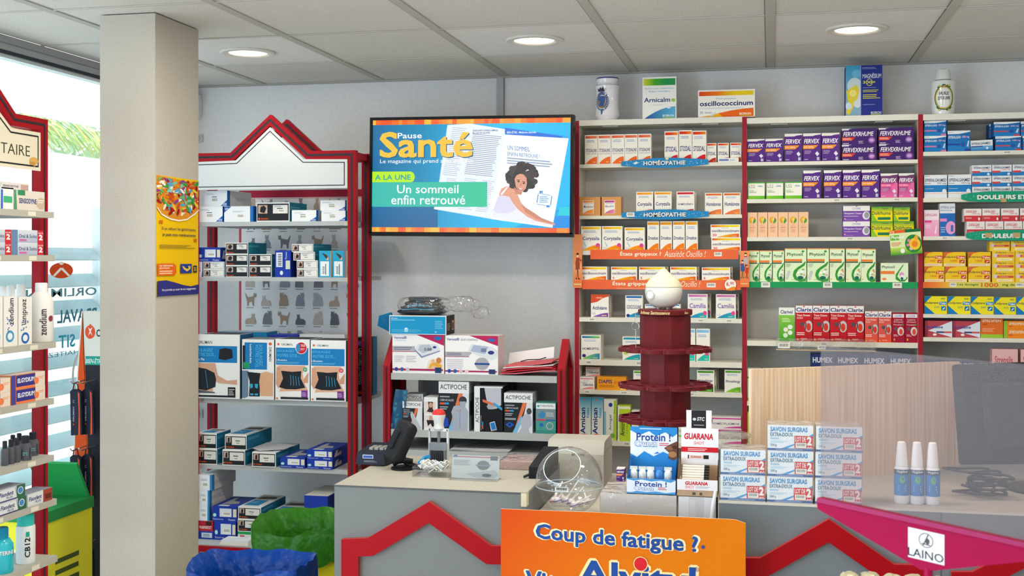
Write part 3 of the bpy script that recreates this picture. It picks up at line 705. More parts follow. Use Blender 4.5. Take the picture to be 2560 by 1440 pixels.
boiron('coryz', ('ee8a1c', 'f3b01c'), 'Coryzalia', None, 'ee7428', title_v=(.36, .56), extra=[('e', .16, .08, .09, .06, NV)], dep=.07)
place('coryz', [(1590,1633,480,539),(1635,1680,479.5,538)], Y0, MB_, 'medicine box', 'white boxes with orange tops behind the lower blue banner', T5)
boiron('homeog', ('c8243c', 'd03048'), 'HOMÉOGÈNE 9', None, 'c83048', title_v=(.42, .52), dep=.07)
place('homeog', [(1691,1736,479,538)], Y0, MB_, 'medicine box', 'white box with crimson top above the lower blue banner', T5)
place('homeog', [(1693,1741,481,537.5,.085)], Y0, MB_, 'medicine box', 'white box with crimson top half hidden behind its twin', T5)
boiron('homeov', ('dc601c', 'e07a3c'), 'Homéovox', None, ('e0642c', 'e8884c'), title_v=(.40, .58), dep=.07)
place('homeov', [(1762,1806,482,537),(1808,1852,481,537)], Y0, MB_, 'medicine box', 'white boxes with burnt-orange tops beside the lower blue banner', T5)
boiron('coryz2', ('f09a18', 'f8c418', 'f8d428'), 'Coryzalia', None, ('f8b418', 'f07c18'), title_v=(.40, .58), extra=[('e', .84, .24, .1, .08, 'd8489c'), ('t', '20', .03, .06, .24, .16, 'b8bcc8'), ('p', [(.1,.38),(.16,.36),(.3,.18),(.24,.16)], '9fd0dc')], dep=.07)
place('coryz2', [(1452,1503,566,628),(1505,1556,567.5,627.5),(1561,1612,568,627)], Y0, MB_, 'medicine box', 'white boxes with yellow tops and pink dots on the third shelf', T5)
boiron('droset', ('f0961c', 'f4a81c'), 'Drosétux', None, ('f28a1c', 'f07a1c'), title_v=(.38, .50), dep=.055)
place('droset', [(1618,1648,553,627),(1650,1680,553,627),(1682,1712,553,627),(1714,1744,553,627)], Y0, MB_, 'medicine box', 'tall white boxes with amber tops on the third shelf', T5)
def osc(name, n, extra=[]):
    kind(name, 'f3eee4', [('r', .03, .80, .96, .95, ('e04c18', 'f0b01c', 'f4d820', 'f2d41c')), ('l', .36, .70, .66, .755, 1, '8aa6cf'), ('t', 'oscillococcinum', .04, .42, .96, .62, NV, .015), ('t', n, .06, .10, .06+.07*len(n), .30, 'dc4a2c', .02), ('w', .2, .03, .96, .30, ('f4c81c', 'e8581c')), ('l', .74, .07, .92, .14, 1, 'f4e6c0')]+extra, dep=.05)
osc('osc30', '30'); osc('osc6', '6')
place('osc30', [(1778,1853,595,628),(1776,1851,562,594.5)], Y0, MB_, 'medicine box', 'wide white box with red-yellow strip in the right stack of two', T5, pos=['lower', 'upper'])
G6 = 'wide flu-remedy boxes above the lower orange strip'
place('osc6', [(1453,1518,668,702),(1526,1594,668,702),(1596,1664,669,702),(1674,1743,669,702),(1754,1826,669,702)], Y0, MB_, 'medicine box', 'wide white boxes with red-yellow strips above the lower orange banner', G6)
place('osc6', [(1464,1524,667.5,701.5,.06),(1606,1671,667.5,701.5,.06),(1683,1748,667.5,701.5,.06),(1764,1833,667.5,701.5,.06)], Y0, MB_, 'medicine box', 'wide white boxes standing in the second rank above the orange banner', G6)
kind('actheane', 'f3eee6', [('p', [(0,.62),(.35,.68),(.7,.85),(1,.92),(1,1),(0,1)], 'd9502c'), ('l', .3, .82, .7, .9, 2, 'f5c8b4'), ('t', 'Acthéane', .08, .34, .9, .5, NV, .02), ('t', '120', .04, .12, .26, .22, '9aa0b8'), ('w', .1, .02, .97, .2, ('8a6ab8', '7a3a9a')), ('l', .6, .05, .92, .12, 1, 'f0e27a')], dep=.06, side='e8d8cc')
place('actheane', [(1477,1522,736,793)], Y0, MB_, 'medicine box', 'white box with wavy brick-red top and purple foot', T5)
place('actheane', [(1483,1529,735,792,.066)], Y0, MB_, 'medicine box', 'brick-red topped box standing right behind its twin', T5)
boiron('coccul', '1f6cb4', 'COCCULINE', None, ('2a9ac4', '1f7cb8'), title_v=(.40, .56), extra=[('e', .16, .1, .1, .07, NV)], dep=.06)
place('coccul', [(1563,1607,737,793)], Y0, MB_, 'medicine box', 'white box with blue top left of the maroon tower cap', T5)
boiron('bluelow', '2a7cc0', 'Cocculine', None, '2a9ac4', title_v=(.36, .6), dep=.06)
place('bluelow', [(1612,1657,760,794),(1662,1701,760,795)], Y0, MB_, 'medicine box', 'low white boxes with blue tops behind the white diffuser', T5)
boiron('camilia', ('d86cb4', 'e08cc0'), 'Camilia', None, ('2a7cb8', '2ab0b8'), title_v=(.42, .62), tcol='8a6ab0', extra=[('e', .87, .22, .1, .09, 'e0508c'), ('t', '10', .05, .1, .24, .2, 'c0c4d0')], dep=.06)
place('camilia', [(1719,1769,732,793),(1788,1841,733,795)], Y0, MB_, 'medicine box', 'white boxes with pink tops and lilac lettering', T5)
place('camilia', [(1728,1779,731,794,.07),(1798,1848,732,795,.07)], Y0, MB_, 'medicine box', 'pink-topped boxes in the second rank', T5)
boiron('homeoptic', ('2a5cb0', '2a9a80', '8ac83c'), 'HOMÉOPTIC', None, ('8ac83c', '2a8ab8'), title_v=(.40, .52), extra=[('e', .15, .16, .1, .07, NV)], dep=.06)
place('homeoptic', [(1452.5,1502,840,901)], Y0, MB_, 'medicine box', 'white box with blue-green top at the left end of the sixth shelf', T5, dep=.10)
boiron('sedatif', ('1f9ab4', '1f86b0'), 'Sédatif PC', None, ('2ab0a0', '2a9ab8'), title_v=(.36, .50), tcol='3a3f50', extra=[('e', .18, .3, .12, .06, 'b8d83c')], dep=.06)
place('sedatif', [(1556,1603,845,904)], Y0, MB_, 'medicine box', 'white box with teal top behind the maroon tower tray', T5)
boiron('teeth', ('78b8e0', '90c4e8'), 'Camilia', None, ('2ab0a0', '2ac4b8'), title_v=(.36, .50), extra=[('e', .78, .25, .14, .07, 'e0508c')], dep=.06)
place('teeth', [(1704,1738.5,824,906),(1740,1775,824,906)], Y0, MB_, 'medicine box', 'tall white boxes with sky-blue tops right of the tower', T5)
kind('calend', 'f1ece4', [('r', .05, .82, .95, .92, ('e0708c', 'e8a0a8')), ('l', .2, .66, .7, .74, 1, '9ab0cf'), ('t', 'Calendula', .22, .3, .92, .5, '3a4a80', .02), ('t', 'Crème au', .1, .5, .5, .62, '5a6a90', .01), ('w', .1, .03, .95, .22, ('e0607c', 'e8a090'))], dep=.09)
place('calend', [(1449.5,1486,945,976)], Y0, MB_, 'medicine box', 'small white and pink cream carton, front one on the seventh shelf', T5)
place('calend', [(1464,1499,915,937,.05)], Y0, MB_, 'medicine box', 'small white and pink cream carton resting higher at the back', T5, dep=.05)
place('calend', [(1458,1497,938,974,.106)], Y0, MB_, 'medicine box', 'small pink cream carton underneath the raised one', T5, dep=.07)
kind('dapis', 'f0a024', [('t', 'DAPIS', .07, .5, .52, .78, '3a3468', .03), ('t', 'gel', .58, .48, .85, .74, 'd8602c'), ('l', .08, .2, .6, .4, 2, 'b86a2c'), ('e', .86, .3, .06, .18, '3a5a9a'), ('r', .8, .05, .97, .14, 'f0e27a')], dep=.05)
place('dapis', [(1492,1566,943,976)], Y0, MB_, 'medicine box', 'orange carton lying on the seventh shelf', T5)
boiron('rhin', ('4aa024', '5ab02c'), 'Rhinallergy', None, ('8ac83c', '5aa82c'), title_v=(.42, .56), dep=.06)
boiron('green2', ('3a8a20', '4a9a2c'), 'Rhinallergy', None, ('6ab83c', '2a7a2c'), title_v=(.46, .58), dep=.10)
place('rhin', [(1811,1854,924,981)], Y0, MB_, 'medicine box', 'white box with green top and dark blue word, far right', T5)
place('green2', [(1742,1786,925,980)], Y0, MB_, 'medicine box', 'white box with dark green top, front of a row of three', T5, dep=.05)
place('green2', [(1748,1791,924,979.5,.055),(1754,1795.5,923.5,979,.11)], Y0, MB_, 'medicine box', 'dark green topped box in the row of three', T5, dep=.05, pos=['middle', 'rearmost'])
place('rhin', [(1583,1626,928,978)], Y0, MB_, 'medicine box', 'white and green box behind the middle maroon tray', T5)
kind('arnican', 'eef2f0', [('g', 0, .55, 1, 1, 'd8f0f4', '1f9cc8'), ('e', .45, .95, .09, .022, 'e06a3c'), ('tv', 'Arnican', .08, .15, .52, .76, '2a3478', .03), ('tv', 'freeze', .6, .52, .86, .76, '2a9cc4', .02), ('p', [(0,0),(1,0),(1,.12),(.4,.15),(0,.13)], 'ee5a20'), ('e', .76, .05, .14, .04, NV)], dep=.05)
place('arnican', [(1448.5,1477,998,1104),(1478.5,1508,998,1105)], Y0, MB_, 'medicine box', 'tall cartons with upward blue lettering and orange foot', T5)
kind('arnigel', 'f0efe8', [('r', 0, .0, .18, .7, '8ac8dc'), ('p', [(.72,.0),(1,0),(1,.97),(.8,.97)], 'b8d83c'), ('tv', 'Arnigel', .42, .25, .66, .62, '3a4a90', .01), ('e', .54, .86, .16, .05, '2a4a9a'), ('e', .7, .12, .2, .06, '7ab83c'), ('tv', 'Flexi', .82, .66, .93, .95, '6a9a2c', .01)], dep=.05)
place('arnigel', [(1509.5,1541,1001,1105)], Y0, MB_, 'medicine box', 'tall white carton with lime side stripe and upward lettering', T5)
kind('arnicreme', 'b8d430', [('r', 0, 0, .12, 1, 'e8ecd8'), ('tv', 'Arnicrème', .2, .15, .56, .75, '2a3a30', .02), ('tv', 'crème', .66, .2, .8, .7, '6a8a2c'), ('r', .12, .9, 1, .97, 'e8ecd0')], dep=.05, side='c4dc50')
place('arnicreme', [(1544,1576,1017,1106)], Y0, MB_, 'medicine box', 'tall lime-green carton with upward lettering', T5)
kind('bluewhite', 'e8eef0', [('r', 0, .6, 1, .8, '2a9cc8'), ('l', .1, .3, .8, .5, 2, '8ac0d4')], dep=.05)
kind('greenpill', 'eff2ea', [('r', 0, .86, 1, .96, '6ac03c'), ('t', 'Cicaderma', .1, .55, .9, .7, '3a4a48'), ('r', 0, .3, 1, .4, '9ad05c')], dep=.05)
place('bluewhite', [(1600,1634,1055,1107)], Y0, MB_, 'medicine box', 'white box with blue band just left of the tower stem', T5)
place('greenpill', [(1693,1718,1058,1108),(1721,1757,1058,1108)], Y0, MB_, 'medicine box', 'white boxes with green stripes behind the guarana card', T5)
place('greenpill', [(1579,1597,1030,1107)], Y0, MB_, 'medicine box', 'narrow green-striped box beside the lime carton', T5)
kind('plasmine', 'f0ebe6', [('r', 0, .8, 1, .92, 'd848a0'), ('t', 'HOMÉOPLASMINE', .05, .32, .95, .54, '6a5a70', .01), ('w', .4, .02, 1, .2, 'd848a0')], dep=.06)
place('plasmine', [(1767,1854,1068,1108)], Y0, MB_, 'medicine box', 'wide white and magenta ointment carton, lower of two', T5)
place('plasmine', [(1775,1853,1040,1068)], Y0, MB_, 'medicine box', 'wide white and magenta ointment carton, upper of two', T5)

# ---- middle unit
T6 = 'medicine boxes on the middle shelf unit'
def ferv(name, base, low, tcol='f4f0f6', oc='f0922c'):
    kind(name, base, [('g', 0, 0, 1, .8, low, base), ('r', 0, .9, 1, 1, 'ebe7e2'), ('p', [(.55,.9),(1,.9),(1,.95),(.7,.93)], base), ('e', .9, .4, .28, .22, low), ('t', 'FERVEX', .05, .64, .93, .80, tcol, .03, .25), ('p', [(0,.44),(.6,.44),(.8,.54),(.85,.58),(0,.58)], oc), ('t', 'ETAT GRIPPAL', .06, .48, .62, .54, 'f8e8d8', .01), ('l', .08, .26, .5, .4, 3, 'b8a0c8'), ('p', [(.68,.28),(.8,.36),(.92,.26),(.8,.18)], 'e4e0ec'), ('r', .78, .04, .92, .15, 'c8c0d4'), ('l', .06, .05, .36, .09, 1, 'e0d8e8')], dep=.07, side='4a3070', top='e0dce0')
ferv('fervex', '5b3288', '5a3488'); ferv('fervex_pink', '70406e', 'e86aa8', oc='e85a9c')
place('fervex', [(1868,1912,346,404),(1914,1957,346,404)], Y0, MB_, 'medicine box', 'small purple boxes with orange bands on the upper shelf', T6)
place('fervex', [(1961,2005.5,333,403),(2007,2052.5,333,403),(2054,2099,333,402)], Y0, MB_, 'medicine box', 'larger purple boxes with orange bands on the upper shelf', T6)
kind('rhume', '46286e', [('p', [(0,.88),(.3,1),(0,1)], 'd8d4dc'), ('r', 0, .9, .2, 1, 'd8d4dc'), ('t', 'FERVEXRHUME', .04, .52, .92, .80, 'f2eef4', .02, .25), ('p', [(0,.24),(.28,.24),(.4,.46),(0,.46)], 'd8402c'), ('l', .03, .28, .3, .42, 2, 'f4c8b8'), ('e', .86, .26, .1, .2, '8a5aa8'), ('e', .86, .26, .07, .1, 'c8a0d0'), ('l', .48, .05, .64, .24, 3, 'c8b8d8'), ('r', .03, .04, .2, .1, 'b8a8c8')], dep=.07)
place('rhume', [(2104,2192,362,402),(2196,2287,359,401),(2104,2192,321,361),(2195,2286,318,358)], Y0, MB_, 'medicine box', 'dark purple wide box of the four beneath the magnesium box', T6, pos=['lower left', 'lower right', 'upper left', 'upper right'])
kind('l52', 'f2f0e4', [('r', 0, .0, 1, .2, ('8ac83c', '5ab82c')), ('r', 0, .94, 1, 1, '4ab03c'), ('r', 0, 0, .04, 1, '4ab03c'), ('t', 'L52', .1, .66, .42, .86, '8a8a80'), ('l', .6, .72, .94, .82, 2, '3a8ab8'), ('t', 'ÉTATS', .1, .48, .36, .56, '4aa83c', .01), ('t', 'GRIPPAUX', .1, .38, .52, .45, '4aa83c', .01)], dep=.06, side='4aa83c', top='5ab04c')
place('l52', [(1869,1912,455,497),(1914,1959,453,497),(1961,2005,454,496.5)], Y0, MB_, 'medicine box', 'low white and green boxes on the second shelf', T6)
place('fervex', [(2007,2053,427,496.5),(2058.5,2104.5,426,496),(2106,2152,426,496),(2153,2199.5,425,495)], Y0, MB_, 'medicine box', 'purple boxes with orange bands on the second shelf', T6)
place('fervex_pink', [(2201,2244.5,434,495),(2246,2286,433,494)], Y0, MB_, 'medicine box', 'pink and purple boxes at the end of the second shelf', T6)
kind('peach', 'f3c6a0', [('e', .5, .68, .36, .14, 'e9a23c'), ('p', [(.5,.54),(.8,.6),(.86,.7),(.72,.76),(.58,.66)], '4aa03c'), ('p', [(.45,.55),(.55,.8),(.62,.8),(.52,.55)], 'f5e0c4'), ('e', .42, .72, .1, .06, 'f2c83c'), ('l', .2, .46, .8, .5, 1, 'd8a080'), ('t', 'SIROP', .24, .35, .76, .42, 'e0785c', .01), ('l', .25, .18, .75, .32, 3, 'e0a080')], dep=.05, side='e8b890', top='f0c8a4')
place('peach', [(1869,1893.5,531,593),(1894.5,1919,531,593),(1920,1944.5,531.5,593),(1945.5,1970,532,592.5),(1971,1995.5,532,592.5),(1996.5,2021,532,592)], Y0, MB_, 'medicine box', 'slim peach-coloured boxes with a green and orange emblem', T6)
kind('pelarg', '7a4ea8', [('r', 0, .68, 1, 1, 'ece8e4'), ('t', 'COOPER', .34, .76, .66, .9, '5a6ac0', .01), ('e', .5, .97, .03, .03, 'd8402c'), ('t', 'Pélargonium Cooper', .04, .44, .7, .58, 'e8e0f0', .02), ('l', .04, .3, .64, .38, 1, 'd0c0e0'), ('e', .86, .38, .14, .27, 'e0dce4'), ('e', .88, .4, .09, .2, '9a9aa4'), ('l', .08, .08, .5, .12, 1, 'c8b0dc'), ('e', .07, .16, .03, .05, 'f0a0a0')], dep=.06)
place('pelarg', [(2107,2175,555,593.5),(2107,2175.5,517,554.5)], Y0, MB_, 'medicine box', 'wide purple and white box in the stack of two', T6, pos=['lower', 'upper'])
kind('dolirhume', 'f0dc18', [('g', .0, .55, 1, 1, 'e8d818', '3a9a40'), ('p', [(0,0),(.3,.0),(.0,.6)], '8ac030'), ('t', 'Dolirhume', .03, .44, .9, .68, '2a5a50', .02), ('l', .5, .82, .9, .9, 2, '2a6a4c'), ('r', .3, .1, .9, .28, '2a7a58')], dep=.06, side='b8b420', top='3a8a40')
place('dolirhume', [(2177.5,2232.5,554,592.5),(2234,2285,553,592),(2178,2232,517,553.5),(2233.5,2275,518,552.5)], Y0, MB_, 'medicine box', 'yellow and green box of the four beside the purple stack', T6, pos=['lower left', 'lower right', 'upper left', 'upper right'])
G = '3a9a3c'
def phyt(name, tcol='1f5a40', base='dff0c8', org='f0843c', wide=False, flowers='f4ecf4'):
    fr = [('r', 0, .97, 1, 1, 'e8a060'), ('t', 'Phytoxil', .1, .75, .82, .87, tcol, .02), ('e', .84, .91, .07, .03, G), ('r', 0, .61, .8, .68, org), ('r', 0, .57, .8, .605, '1f5a48'), ('l', .05, .44, .3, .55, 3, '8aa888'),
      ('p', [(.92,.6),(.98,.6),(.9,.48),(.62,.36),(.5,.22),(.58,.1),(.75,.06),(.92,.1),(1,.2),(.97,.02),(.7,-.0),(.45,.06),(.36,.2),(.42,.34),(.6,.44),(.8,.52)], G)]
    r_ = random.Random(5)
    for i in range(8): fr.append(('e', .62+.3*r_.random(), .18+.2*r_.random(), .06, .025, [flowers, 'e0a0c8', '8ac06a', 'ffffff'][i % 4]))
    fr += [('e', .72, .12, .14, .055, '1f6a5c'), ('e', .1, .08, .04, .02, 'f0a03c')]
    if wide: fr += [('p', [(.12,.32),(.2,.34),(.26,.3),(.12,.06),(.04,.08)], 'c8c8cc'), ('l', .3, .05, .5, .08, 1, 'a8b8a8')]
    kind(name, base, fr, dep=.06, side='c8dcb0', top='cfe0b8')
phyt('phytoxil'); phyt('phytoxil_wide', wide=True); phyt('phytoxil_honey', flowers='f0a050', base='e4f0cc')
place('phytoxil', [(1870,1898.5,627,705),(1899.5,1930,627,705),(1931,1961,627,705)], Y0, MB_, 'medicine box', 'narrow pale-green syrup boxes nearest the figure poster', T6)
place('phytoxil_wide', [(1962,2016.5,621.5,705),(2018,2072.5,621,705)], Y0, MB_, 'medicine box', 'wide pale-green sachet boxes with a white flower', T6)
place('phytoxil_honey', [(2074,2112,621,705),(2115.5,2152,621.5,705),(2153,2189.5,622,705)], Y0, MB_, 'medicine box', 'pale-green syrup boxes with an orange flower', T6)
kind('phyt_low', 'e4f0d0', [('t', 'Phytoxil', .04, .68, .5, .86, '1f5a40', .02), ('r', 0, .42, .5, .58, 'f0843c'), ('p', [(.8,.9),(.84,.9),(.66,.5),(.6,.3),(.72,.1),(.9,.14),(.96,.3),(.98,.2),(.88,.04),(.7,.02),(.54,.14),(.54,.4)], G), ('e', .76, .4, .09, .12, 'e0a0c8'), ('e', .78, .28, .07, .1, 'f4ecf4'), ('e', .12, .16, .08, .06, 'f0843c'), ('e', .77, .18, .05, .09, '1f6a5c')], dep=.05)
place('phyt_low', [(2202,2271,657,705)], Y0, MB_, 'medicine box', 'low wide pale-green lozenge box with orange band', T6)
kind('phyt_tilt', 'dceab0', [('r', .5, .88, 1, 1, '1f6a40'), ('r', 0, .88, .5, 1, 'e8602c'), ('t', '91%', .02, .89, .16, .98, 'f8e8d0', .02), ('t', 'Phytoxil', .05, .62, .46, .78, 'f4f8ec', .03), ('p', [(.02,.6),(.3,.6),(.3,.8),(.02,.8)], '6ab83c'), ('t', 'Phytoxil', .05, .62, .46, .78, 'f4f8ec', .03), ('l', .04, .36, .36, .52, 3, 'e8805c'), ('g', 0, 0, 1, .3, '3a9a30', 'c8dc60'), ('e', .74, .42, .27, .36, '2a8a3c'), ('e', .78, .4, .18, .24, 'f0c83c'), ('e', .78, .4, .1, .13, 'f08a28'), ('e', .6, .55, .05, .06, 'e080b0'), ('e', .56, .38, .05, .06, 'e080b0'), ('e', .65, .22, .05, .06, 'f0b0c8'), ('e', .84, .64, .06, .1, 'f4a838'), ('e', .38, .16, .07, .1, 'f0f4e8')], dep=.004, mat='card')
place('phyt_tilt', [(2227,2307,577,639.5)], YF-.012, 'cardboard_flyer', 'flyer', 'tilted green and yellow honey flyer clipped over the red post', free=True, stack=False, tilt=math.radians(-4.5))
kind('clarive', 'eef0e8', [('g', 0, 0, 1, .78, '3aa020', '8ac84c'), ('t', 'Clarivel', .1, .82, .88, .93, '2a3a78', .02), ('l', .2, .56, .8, .7, 3, 'd8ecb0'), ('e', .72, .42, .16, .07, 'e8f0e0'), ('e', .44, .34, .15, .07, 'f0e4dc'), ('e', .72, .25, .15, .07, 'e8f0e0'), ('e', .42, .17, .15, .07, 'dce8d8')], dep=.06)
place('clarive', [(1947,1986.5,767,850)], Y0, MB_, 'medicine box', 'green box with white honeycomb dots beside the red boxes', T6)
def clar(name, red, low): kind(name, red, [('r', 0, .80, 1, 1, 'ece8e6'), ('e', .5, .97, .05, .02, 'e0402c'), ('t', 'Clarix', .03, .83, .96, .94, '2a3a80', .03), ('g', 0, 0, 1, .3, low, red), ('t', 'Toux Grasse', .06, .70, .86, .76, 'f4e4e0', .02), ('l', .06, .62, .5, .68, 2, 'f0c0b8'), ('e', .78, .42, .24, .16, 'c8c4c8'), ('e', .78, .40, .14, .11, 'd8402c'), ('p', [(.6,.3),(.66,.5),(.6,.55),(.54,.3)], '4a4a52'), ('e', .38, .48, .13, .06, '5a5058'), ('l', .06, .16, .66, .26, 2, 'f4dcd8'), ('e', .12, .05, .05, .03, 'e8a83c'), ('l', .3, .04, .7, .09, 2, 'e8b0a8')], dep=.06, side='8a1a24')
clar('clarix', 'c8242c', 'a81a28'); clar('clarix_s', 'e05a50', 'f0502c')
place('clarix', [(1989,2031,763,852),(2032,2074,764,852),(2075,2117,762,853),(2118,2159,764,853)], Y0, MB_, 'medicine box', 'tall red and white cough syrup boxes', T6)
place('clarix_s', [(2162,2195,781,858),(2196,2228.5,780,858)], Y0, MB_, 'medicine box', 'shorter bright red and white syrup boxes', T6)
kind('lierre', 'a81c38', [('r', .06, .84, .94, .96, 'ece6e6'), ('t', 'COOPER', .2, .86, .8, .93, '5a6ac0', .01), ('t', 'Lierre', .2, .74, .8, .8, 'f0d8dc', .01), ('t', 'Grimpant', .12, .66, .86, .72, 'f0d8dc', .01), ('t', 'Toux grasse', .1, .57, .78, .62, 'f4e0e0', .02), ('e', .82, .6, .08, .03, '3a9a3c'), ('e', .68, .38, .26, .15, 'd8d0d4'), ('e', .7, .36, .14, .1, 'e0503c'), ('e', .28, .46, .12, .06, '6a5a60'), ('l', .1, .2, .5, .28, 2, 'e8c0c8'), ('e', .18, .1, .06, .04, 'e8a83c')], dep=.05)
place('lierre', [(2230,2262,785,859),(2263,2295,784,859)], Y0, MB_, 'medicine box', 'dark crimson syrup boxes next to the red post', T6)
kind('humex', '2a3a70', [('g', 0, 0, 1, .68, 'e8a83c', 'c88a3c'), ('t', 'HUMEX', .08, .82, .92, .93, 'f0f0f4', .03), ('t', 'MAUX DE GORGE', .1, .7, .9, .76, '3a3a60', .02), ('e', .5, .35, .25, .14, 'f0d8a0')], dep=.08)
place('humex', [(2027,2086,885,1007),(2090,2150,884,1007),(2156,2216,884,1007),(2222,2282,884,1007)], Y0, MB_, 'medicine box', 'navy and ochre boxes behind the wooden board', 'navy boxes behind the wooden board')
# shelf that carries the navy boxes is hidden behind the wooden board: a short riser row of cartons supports them
kind('leafy', 'dce8d0', [('r', 0, 0, 1, .1, 'e8a03c'), ('t', 'FLEURS', .1, .8, .9, .9, '2a5a3c', .02), ('e', .5, .5, .3, .22, '3a9a3c'), ('r', 0, .7, 1, .75, '3a9a3c'), ('e', .5, .28, .2, .04, 'f0a03c')], dep=.06)
place('leafy', [(1868.5,1904,925,1006),(1906,1944,925,1006)], Y0, MB_, 'medicine box', 'pale green cartons partly behind the wooden board', T6)
kind('lyso', 'e0dc30', [('t', 'Lysopaïne', .08, .7, .92, .84, '2a6a4c', .02), ('w', 0, 0, 1, .4, '6ac03c')], dep=.06)
place('lyso', [(1868.5,1906,1035,1112),(1908,1946,1035,1112)], Y0, MB_, 'medicine box', 'yellow and green cartons low beside the wooden board', T6)
# ---- right unit
T7 = 'medicine boxes on the right shelf unit'
BL = '1f6cb0'
def eff(name, t, dose, w_=False, red='e07aa8', base=BL):
    if not w_: fr = [('g', 0, 0, 1, .82, '2a84c8', base), ('p', [(0,.84),(.5,.84),(1,.94),(1,1),(0,1)], 'e8ecee'), ('l', .04, .9, .3, .95, 1, '8a9ab8'), ('t', t, .04, .62, .58, .76, 'e0eaf4', .02, .15), ('t', dose, .64, .62, .96, .76, 'e8b8d8', .02, .15), ('r', 0, .3, .56, .38, red), ('e', .68, .34, .09, .12, '2a5aa8'), ('p', [(.84,.24),(.9,.5),(.96,.52),(.92,.22)], 'c8d4e8'), ('r', .76, .02, 1, .12, red)]
    else: fr = [('r', 0, .26, 1, .56, '2a80c4'), ('t', t, .04, .70, .96, .84, '3a3f68', .02, .2), ('t', dose, .56, .58, .96, .68, '5a5f80', .01, .15), ('l', .02, .6, .4, .66, 1, '8a90a8'), ('l', .03, .92, .3, .97, 1, '9aa0b8'), ('e', .88, .3, .09, .09, 'e4eaf0'), ('l', .04, .38, .5, .43, 1, 'a8c8e8'), ('r', 0, .18, 1, .22, 'f0d0c8')]
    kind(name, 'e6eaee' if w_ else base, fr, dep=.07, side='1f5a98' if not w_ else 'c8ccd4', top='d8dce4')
eff('eff250', 'EFFERALGAN', '250 mg'); eff('eff500', 'EFFERALGAN', '500 mg', red='2a4a9c'); eff('eff1000', 'EFFERALGAN', '1000 mg', red='d84a4c'); eff('effmed', 'EFFERALGANMED', '500 mg', True)
place('eff250', [(2310,2366,338,378),(2310,2366,299.5,337.5)], Y0, MB_, 'medicine box', 'blue box with pink corner in the stack against the red post', T7, pos=['lower', 'upper'])
place('eff500', [(2368.5,2426,326,378)], Y0, MB_, 'medicine box', 'taller blue box with white top beside the pink-cornered stack', T7)
kind('effthin', 'e4e8ec', [('g', 0, 0, 1, .45, '2a84c8', '6ab0dc'), ('t', 'EFFERALGANMED', .04, .58, .9, .8, '3a3f68', .02, .2), ('r', .02, .36, .55, .46, '3a4a90'), ('e', .74, .22, .06, .12, 'dfe6ee')], dep=.06)
place('effthin', [(2427,2483,350,376)], Y0, MB_, 'medicine box', 'low white and blue box, slightly tipped', T7, tilt=math.radians(-2.5))
place('eff1000', [(2488,2554,340,376),(2556,2622,340,376),(2485,2549,302.5,339.5),(2551,2618,302.5,339.5)], Y0, MB_, 'medicine box', 'blue box with red band, in the pair of stacks by the frame edge', T7, pos=['lower left', 'lower right', 'upper left', 'upper right'])
place('eff1000', [(2484,2540,340,375.5,.075),(2474,2536,303,338,.075)], Y0, MB_, 'medicine box', 'blue box in the rear stack', T7, pos=['lower', 'upper'])
place('effmed', [(2310,2368,436,494),(2369.5,2429,436,494)], Y0, MB_, 'medicine box', 'white boxes with a broad blue band on the second shelf', T7)
kind('eff1000w', 'e4e6ea', [('r', 0, .0, 1, .36, '2a80c4'), ('r', 0, .28, .42, .46, 'd84a50'), ('t', 'EFFERALGANMED', .08, .66, .92, .84, '3a3f68', .02, .2), ('t', '1000 mg', .5, .48, .92, .62, 'd85a50', .01, .15), ('e', .84, .16, .07, .12, 'dfe6ee'), ('l', .06, .9, .3, .96, 1, '9aa0b8')], dep=.07, top='d8dce4')
rw = [('lower', 467, 494), ('middle', 438, 466), ('upper', 409, 437)]
cw = [('left', 2430, 2479), ('centre', 2480, 2530), ('right', 2531.5, 2581)]
for rn, yt, yb in rw:
    place('eff1000w', [(a, b, yt, yb) for _, a, b in cw], Y0, MB_, 'medicine box', 'white and blue box with red tab', 'white, blue and red boxes stacked three high', pos=[f'{rn} {c}' for c, _, _ in cw])
kind('pinkbox', 'f0d4e0', [('r', 0, .62, 1, 1, 'ecdce2'), ('g', 0, 0, 1, .62, 'f09ac4', 'f0b4d0'), ('t', 'DAFALGAN', .04, .76, .86, .86, 'c8506c', .01, .2), ('p', [(.7,.1),(.8,.4),(.9,.44),(.84,.4),(.8,.1)], 'f8f0f4'), ('r', .04, .52, .5, .6, 'e04a90'), ('l', .06, .3, .5, .45, 3, 'f4dce8')], dep=.06)
place('pinkbox', [(2310,2348,525,591)], Y0, MB_, 'medicine box', 'pale pink box against the red post on the third shelf', T7)
kind('bluepink', 'e4e8ec', [('r', 0, 0, 1, .7, '2a6ab8'), ('t', 'EFFERALGAN', .04, .84, .96, .92, '4a5a90', .01, .2), ('t', 'PÉDIATRIQUE', .04, .76, .8, .82, '4a5a90', .01), ('r', .0, .45, .46, .54, 'e88ac4'), ('e', .72, .26, .34, .2, 'e8a0cc'), ('r', .72, .14, .88, .34, '4a6ab8'), ('l', .06, .1, .4, .3, 3, '9ab8e0')], dep=.06)
place('bluepink', [(2349.5,2388,509,591)], Y0, MB_, 'medicine box', 'tall blue box with pink circle on the third shelf', T7)
kind('dafal', 'ece4e2', [('r', 0, 0, 1, .46, 'd03a44'), ('t', 'DAFALGAN', .1, .68, .72, .88, 'c84a50', .02, .2), ('t', '1000 mg', .48, .52, .92, .66, 'd05a58', .01, .15), ('l', .08, .2, .5, .34, 2, 'f0b8b4'), ('e', .86, .2, .05, .12, 'f4ecec')], dep=.07)
place('dafal', [(2417,2462,554,590.5),(2463,2509,554,590.5),(2510,2556,554,590.5),(2557,2603,554,590.5)], Y0, MB_, 'medicine box', 'red and white boxes in the lower tier behind the green banner', T7)
